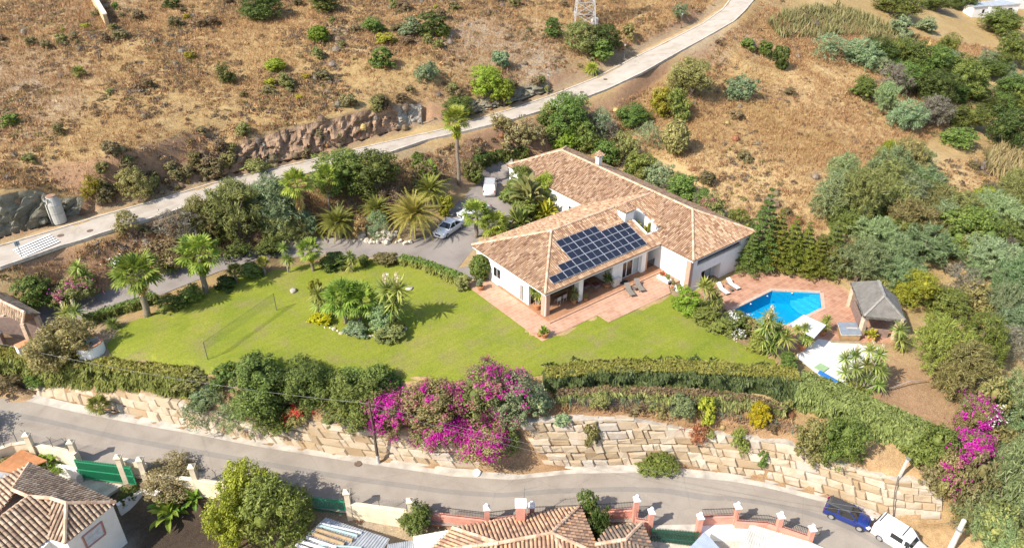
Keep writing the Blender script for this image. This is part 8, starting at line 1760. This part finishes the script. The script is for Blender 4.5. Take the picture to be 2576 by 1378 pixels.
def shrubs(poly, n, seed, mix, where, lo, hi):
    rr = random.Random(seed); X, Y = scatter(poly, n, seed, clumpy)
    for x, y in zip(X, Y):
        m = rr.choices(list(mix), list(mix.values()))[0]; k, lab = KIND[m]; s = rr.uniform(lo, hi) * (.75 if m in ('yellow', 'straw') else 1); o = link({'twig': 'dry_shrub', 'small': 'scrub_bush'}[k], rr.choice(PROTO[k]), None, (x, y, H(x, y) - .08), rr.random() * 6.28, (s, s * rr.uniform(.8, 1.2), s * rr.uniform(.5, .75)))
        put(o, LM[m]); tag(o, lab + ' ' + where, 'shrub', lab.replace('bush', 'bushes').replace('shrub', 'shrubs') + ' ' + where)
shrubs(_HILLP, 115, 3, {'twiggrey': 4, 'twig': 4, 'scrub': 5, 'olive': 3, 'yellow': 2}, 'scattered on the brown hillside', 1.4, 3.0)
shrubs(_FIELDP, 62, 4, {'twiggrey': 5, 'twig': 3, 'scrub': 3, 'straw': 2, 'rust': 2}, 'scattered on the golden field', 1.4, 3.2)
shrubs(_BANKP, 50, 5, {'twiggrey': 3, 'twig': 4, 'scrub': 5, 'rust': 2}, 'on the bank between road and driveway', 1.3, 2.8)
shrubs(_VERGEP, 46, 6, {'rust': 3, 'scrub': 5, 'olive': 4, 'straw': 2}, 'on the ledge below the tall hedge', .9, 1.9)
shrubs(_RIGHTP, 28, 7, {'twiggrey': 5, 'straw': 3, 'scrub': 3}, 'on the right ravine slope', 1.4, 3.0)
def along(line, n, seed, mix, where, lo, hi, wob, u0=0, u1=2576):
    rr = random.Random(seed); l = [p for p in line if u0 <= pix(p)[0] <= u1]; l = resample(l, 200)
    for i in range(n):
        p = rr.choice(l); x, y = p.x + rr.gauss(0, wob), p.y + rr.gauss(0, wob); m = rr.choice(mix); k, lab = KIND[m]; s = rr.uniform(lo, hi); o = link({'twig': 'dry_shrub', 'small': 'scrub_bush'}[k], rr.choice(PROTO[k]), None, (x, y, H(x, y) - .1), rr.random() * 6.28, (s, s, s * rr.uniform(.6, .9))); put(o, LM[m]); tag(o, lab + ' ' + where, 'shrub', lab.replace('bush', 'bushes').replace('shrub', 'shrubs') + ' ' + where)
along(BL['cutTop'], 34, 31, ['scrub', 'scrub', 'twig', 'olive', 'twiggrey'], 'on the crest of the road cut', 1.6, 3.2, .7, 215, 1400)
along(BL['cutBase'], 24, 32, ['scrub', 'twig', 'olive', 'rust', 'straw'], 'at the foot of the road cut', 1.0, 2.0, .25, 215, 1400)
along([a.lerp(b, .5) for a, b in zip(resample(BL['cutBase'], 60), resample(BL['cutTop'], 60))], 30, 33, ['scrub', 'olive', 'twig', 'scrub'], 'on the face of the road cut', 1.4, 3.0, .6, 215, 560)
def baked(name, label, polys, seed, per, mats, hlo, hhi, leaves, grass=False):
    """ground cover nobody could count, one mesh"""
    rg = np.random.default_rng(seed); VS = []; FS = []; MI = []; k = 0
    for poly, n in polys:
        X, Y = scatter(poly, n, seed + n, clumpy if not grass else (lambda a, b: .25 + .75 * vnoise(a + 900, b + 900, 4, 57))); Z = np.array([H(a, b) for a, b in zip(X, Y)]); m = len(X); s = hlo + (hhi - hlo) * rg.random(m) ** 1.6
        C = np.repeat(np.stack([X, Y, Z], 1), per, 0); S = np.repeat(s, per)[:, None]
        if grass: u = rg.normal(size=(m * per, 3)) * [.28, .28, 0]; C = C + u * (S + .25) + np.array([0, 0, .42]) * S; nn = unit(rg.normal(size=(m * per, 3)) * [1, 1, .3]); tg = np.array([0, 0, 1.]) + rg.normal(size=(m * per, 3)) * .42; V, F = quads(C, nn, S[:, 0] * .085, 5.5, rg, tg)
        else: u = unit(rg.normal(size=(m * per, 3))) * rg.random((m * per, 1)) ** .35; u[:, 2] = np.abs(u[:, 2]) * .75; C = C + u * S * .55; nn = unit(u + rg.normal(size=(m * per, 3)) * .6 + [0, 0, .3]); V, F = quads(C, nn, S[:, 0] * .12 * (.6 + .8 * rg.random(m * per)), 2.0, rg)
        VS.append(V); FS.append(F + k); k += len(V); MI.append(np.repeat(rg.choice(len(mats), m, p=[1 / len(mats)] * len(mats)), per))
    o = link(name, fast_mesh(name, np.concatenate(VS), np.concatenate(FS), [LM[q] for q in mats], np.concatenate(MI))); return tag(o, label, name.replace('_', ' '), kind='stuff')
_OUT = [Vector((-230, 60, 0)), Vector((-230, 210, 0)), Vector((190, 260, 0)), Vector((190, 60, 0))]
baked('dry_scrub', 'low grey and brown scrub covering the hillside', [(_HILLP, 7500), (_BANKP, 2700), (_FIELDP, 1500), (_FIELD2, 700), (_TOPP, 420), (_VERGES, 260), (_VERGEN, 260), (_RIGHTP, 500)], 11, 34, ['straw', 'twig', 'scrub', 'scrub', 'straw', 'olive', 'twiggrey'], .3, 1.15, 1)
baked('dry_grass', 'dry straw coloured grass over hillside and field', [(_HILLP, 30000), (_FIELDP, 19000), (_FIELD2, 9000), (_TOPP, 3500), (_VERGES, 2600), (_VERGEN, 2600), (_BANKP, 8000), (_RIGHTP, 1500), (_VERGEP, 700)], 12, 5, ['straw', 'straw', 'straw', 'rust', 'straw', 'straw', 'straw'], .35, .85, 1, True)
def thicket(outline, n, seed, mix, where, lo, hi, flat=.75):
    """trees that close up into one green mass"""
    poly = [G(u, v) for u, v in outline]; rr = random.Random(seed); X, Y = scatter(poly, n, seed)
    for x, y in zip(X, Y):
        k, m, lab = rr.choice(mix); s = rr.uniform(lo, hi); o = link('thicket_bush', rr.choice(PROTO[k]), None, (x, y, H(x, y) - .2), rr.random() * 6.28, (s, s * rr.uniform(.85, 1.2), s * rr.uniform(.8, 1.15) * flat)); put(o, LM[m]); tag(o, lab + ' ' + where, 'bush', lab + ' ' + where)
_mx = [('feather', 'blue', 'blue green feathery bush'), ('feather', 'olive', 'olive feathery bush'), ('feather', 'grey', 'grey green feathery bush'), ('oak', 'green', 'leafy green bush'), ('featherS', 'twiggrey', 'grey bare bush')]
thicket([(2060, 470), (2330, 400), (2400, 520), (2440, 680), (2330, 700), (2180, 690), (2080, 600)], 26, 21, _mx[:4], 'filling the big clump of the ravine', 5.5, 9)
thicket([(2380, 520), (2600, 480), (2640, 800), (2640, 1100), (2540, 1060), (2480, 760), (2400, 700)], 40, 22, _mx, 'in the thicket along the right edge', 4, 7.5)
thicket([(2060, 100), (2300, 90), (2450, 170), (2640, 160), (2640, 380), (2450, 350), (2300, 280), (2180, 160)], 26, 23, [_mx[3], ('oak', 'hedge', 'yellowish green bush'), ('oak', 'dark', 'dark green bush'), _mx[2]], 'in the far tree belt', 4, 7)
thicket([(2440, 1040), (2640, 1060), (2640, 1420), (2470, 1400), (2420, 1180)], 20, 24, [('loose', 'olive', 'olive climber bush'), ('feather', 'blue', 'blue green feathery bush'), ('loose', 'scrub', 'brownish climber bush')], 'at the lower right edge', 3, 5.5)
thicket([(480, 560), (640, 500), (770, 480), (770, 590), (640, 615), (500, 640)], 16, 25, [('feather', 'olive', 'olive tamarisk bush'), ('loose', 'dark', 'dark green bush'), ('feather', 'grey', 'grey green tamarisk bush')], 'on the shaded driveway bank', 3.5, 5.5)
thicket([(1260, 310), (1420, 280), (1540, 330), (1660, 430), (1780, 520), (1700, 520), (1540, 400), (1380, 350), (1260, 370)], 22, 26, [('mid', 'green', 'green bush'), ('loose', 'olive', 'olive bush'), ('featherS', 'twiggrey', 'grey bare bush')], 'behind the long roof of the villa', 2.6, 4.2)
thicket([(560, 930), (950, 960), (1000, 1010), (850, 1050), (640, 1050), (560, 1010)], 14, 27, [('mid', 'green', 'green oleander bush'), ('mid', 'dark', 'dark oleander bush')], 'in the oleander row above the wall', 3, 4.6)
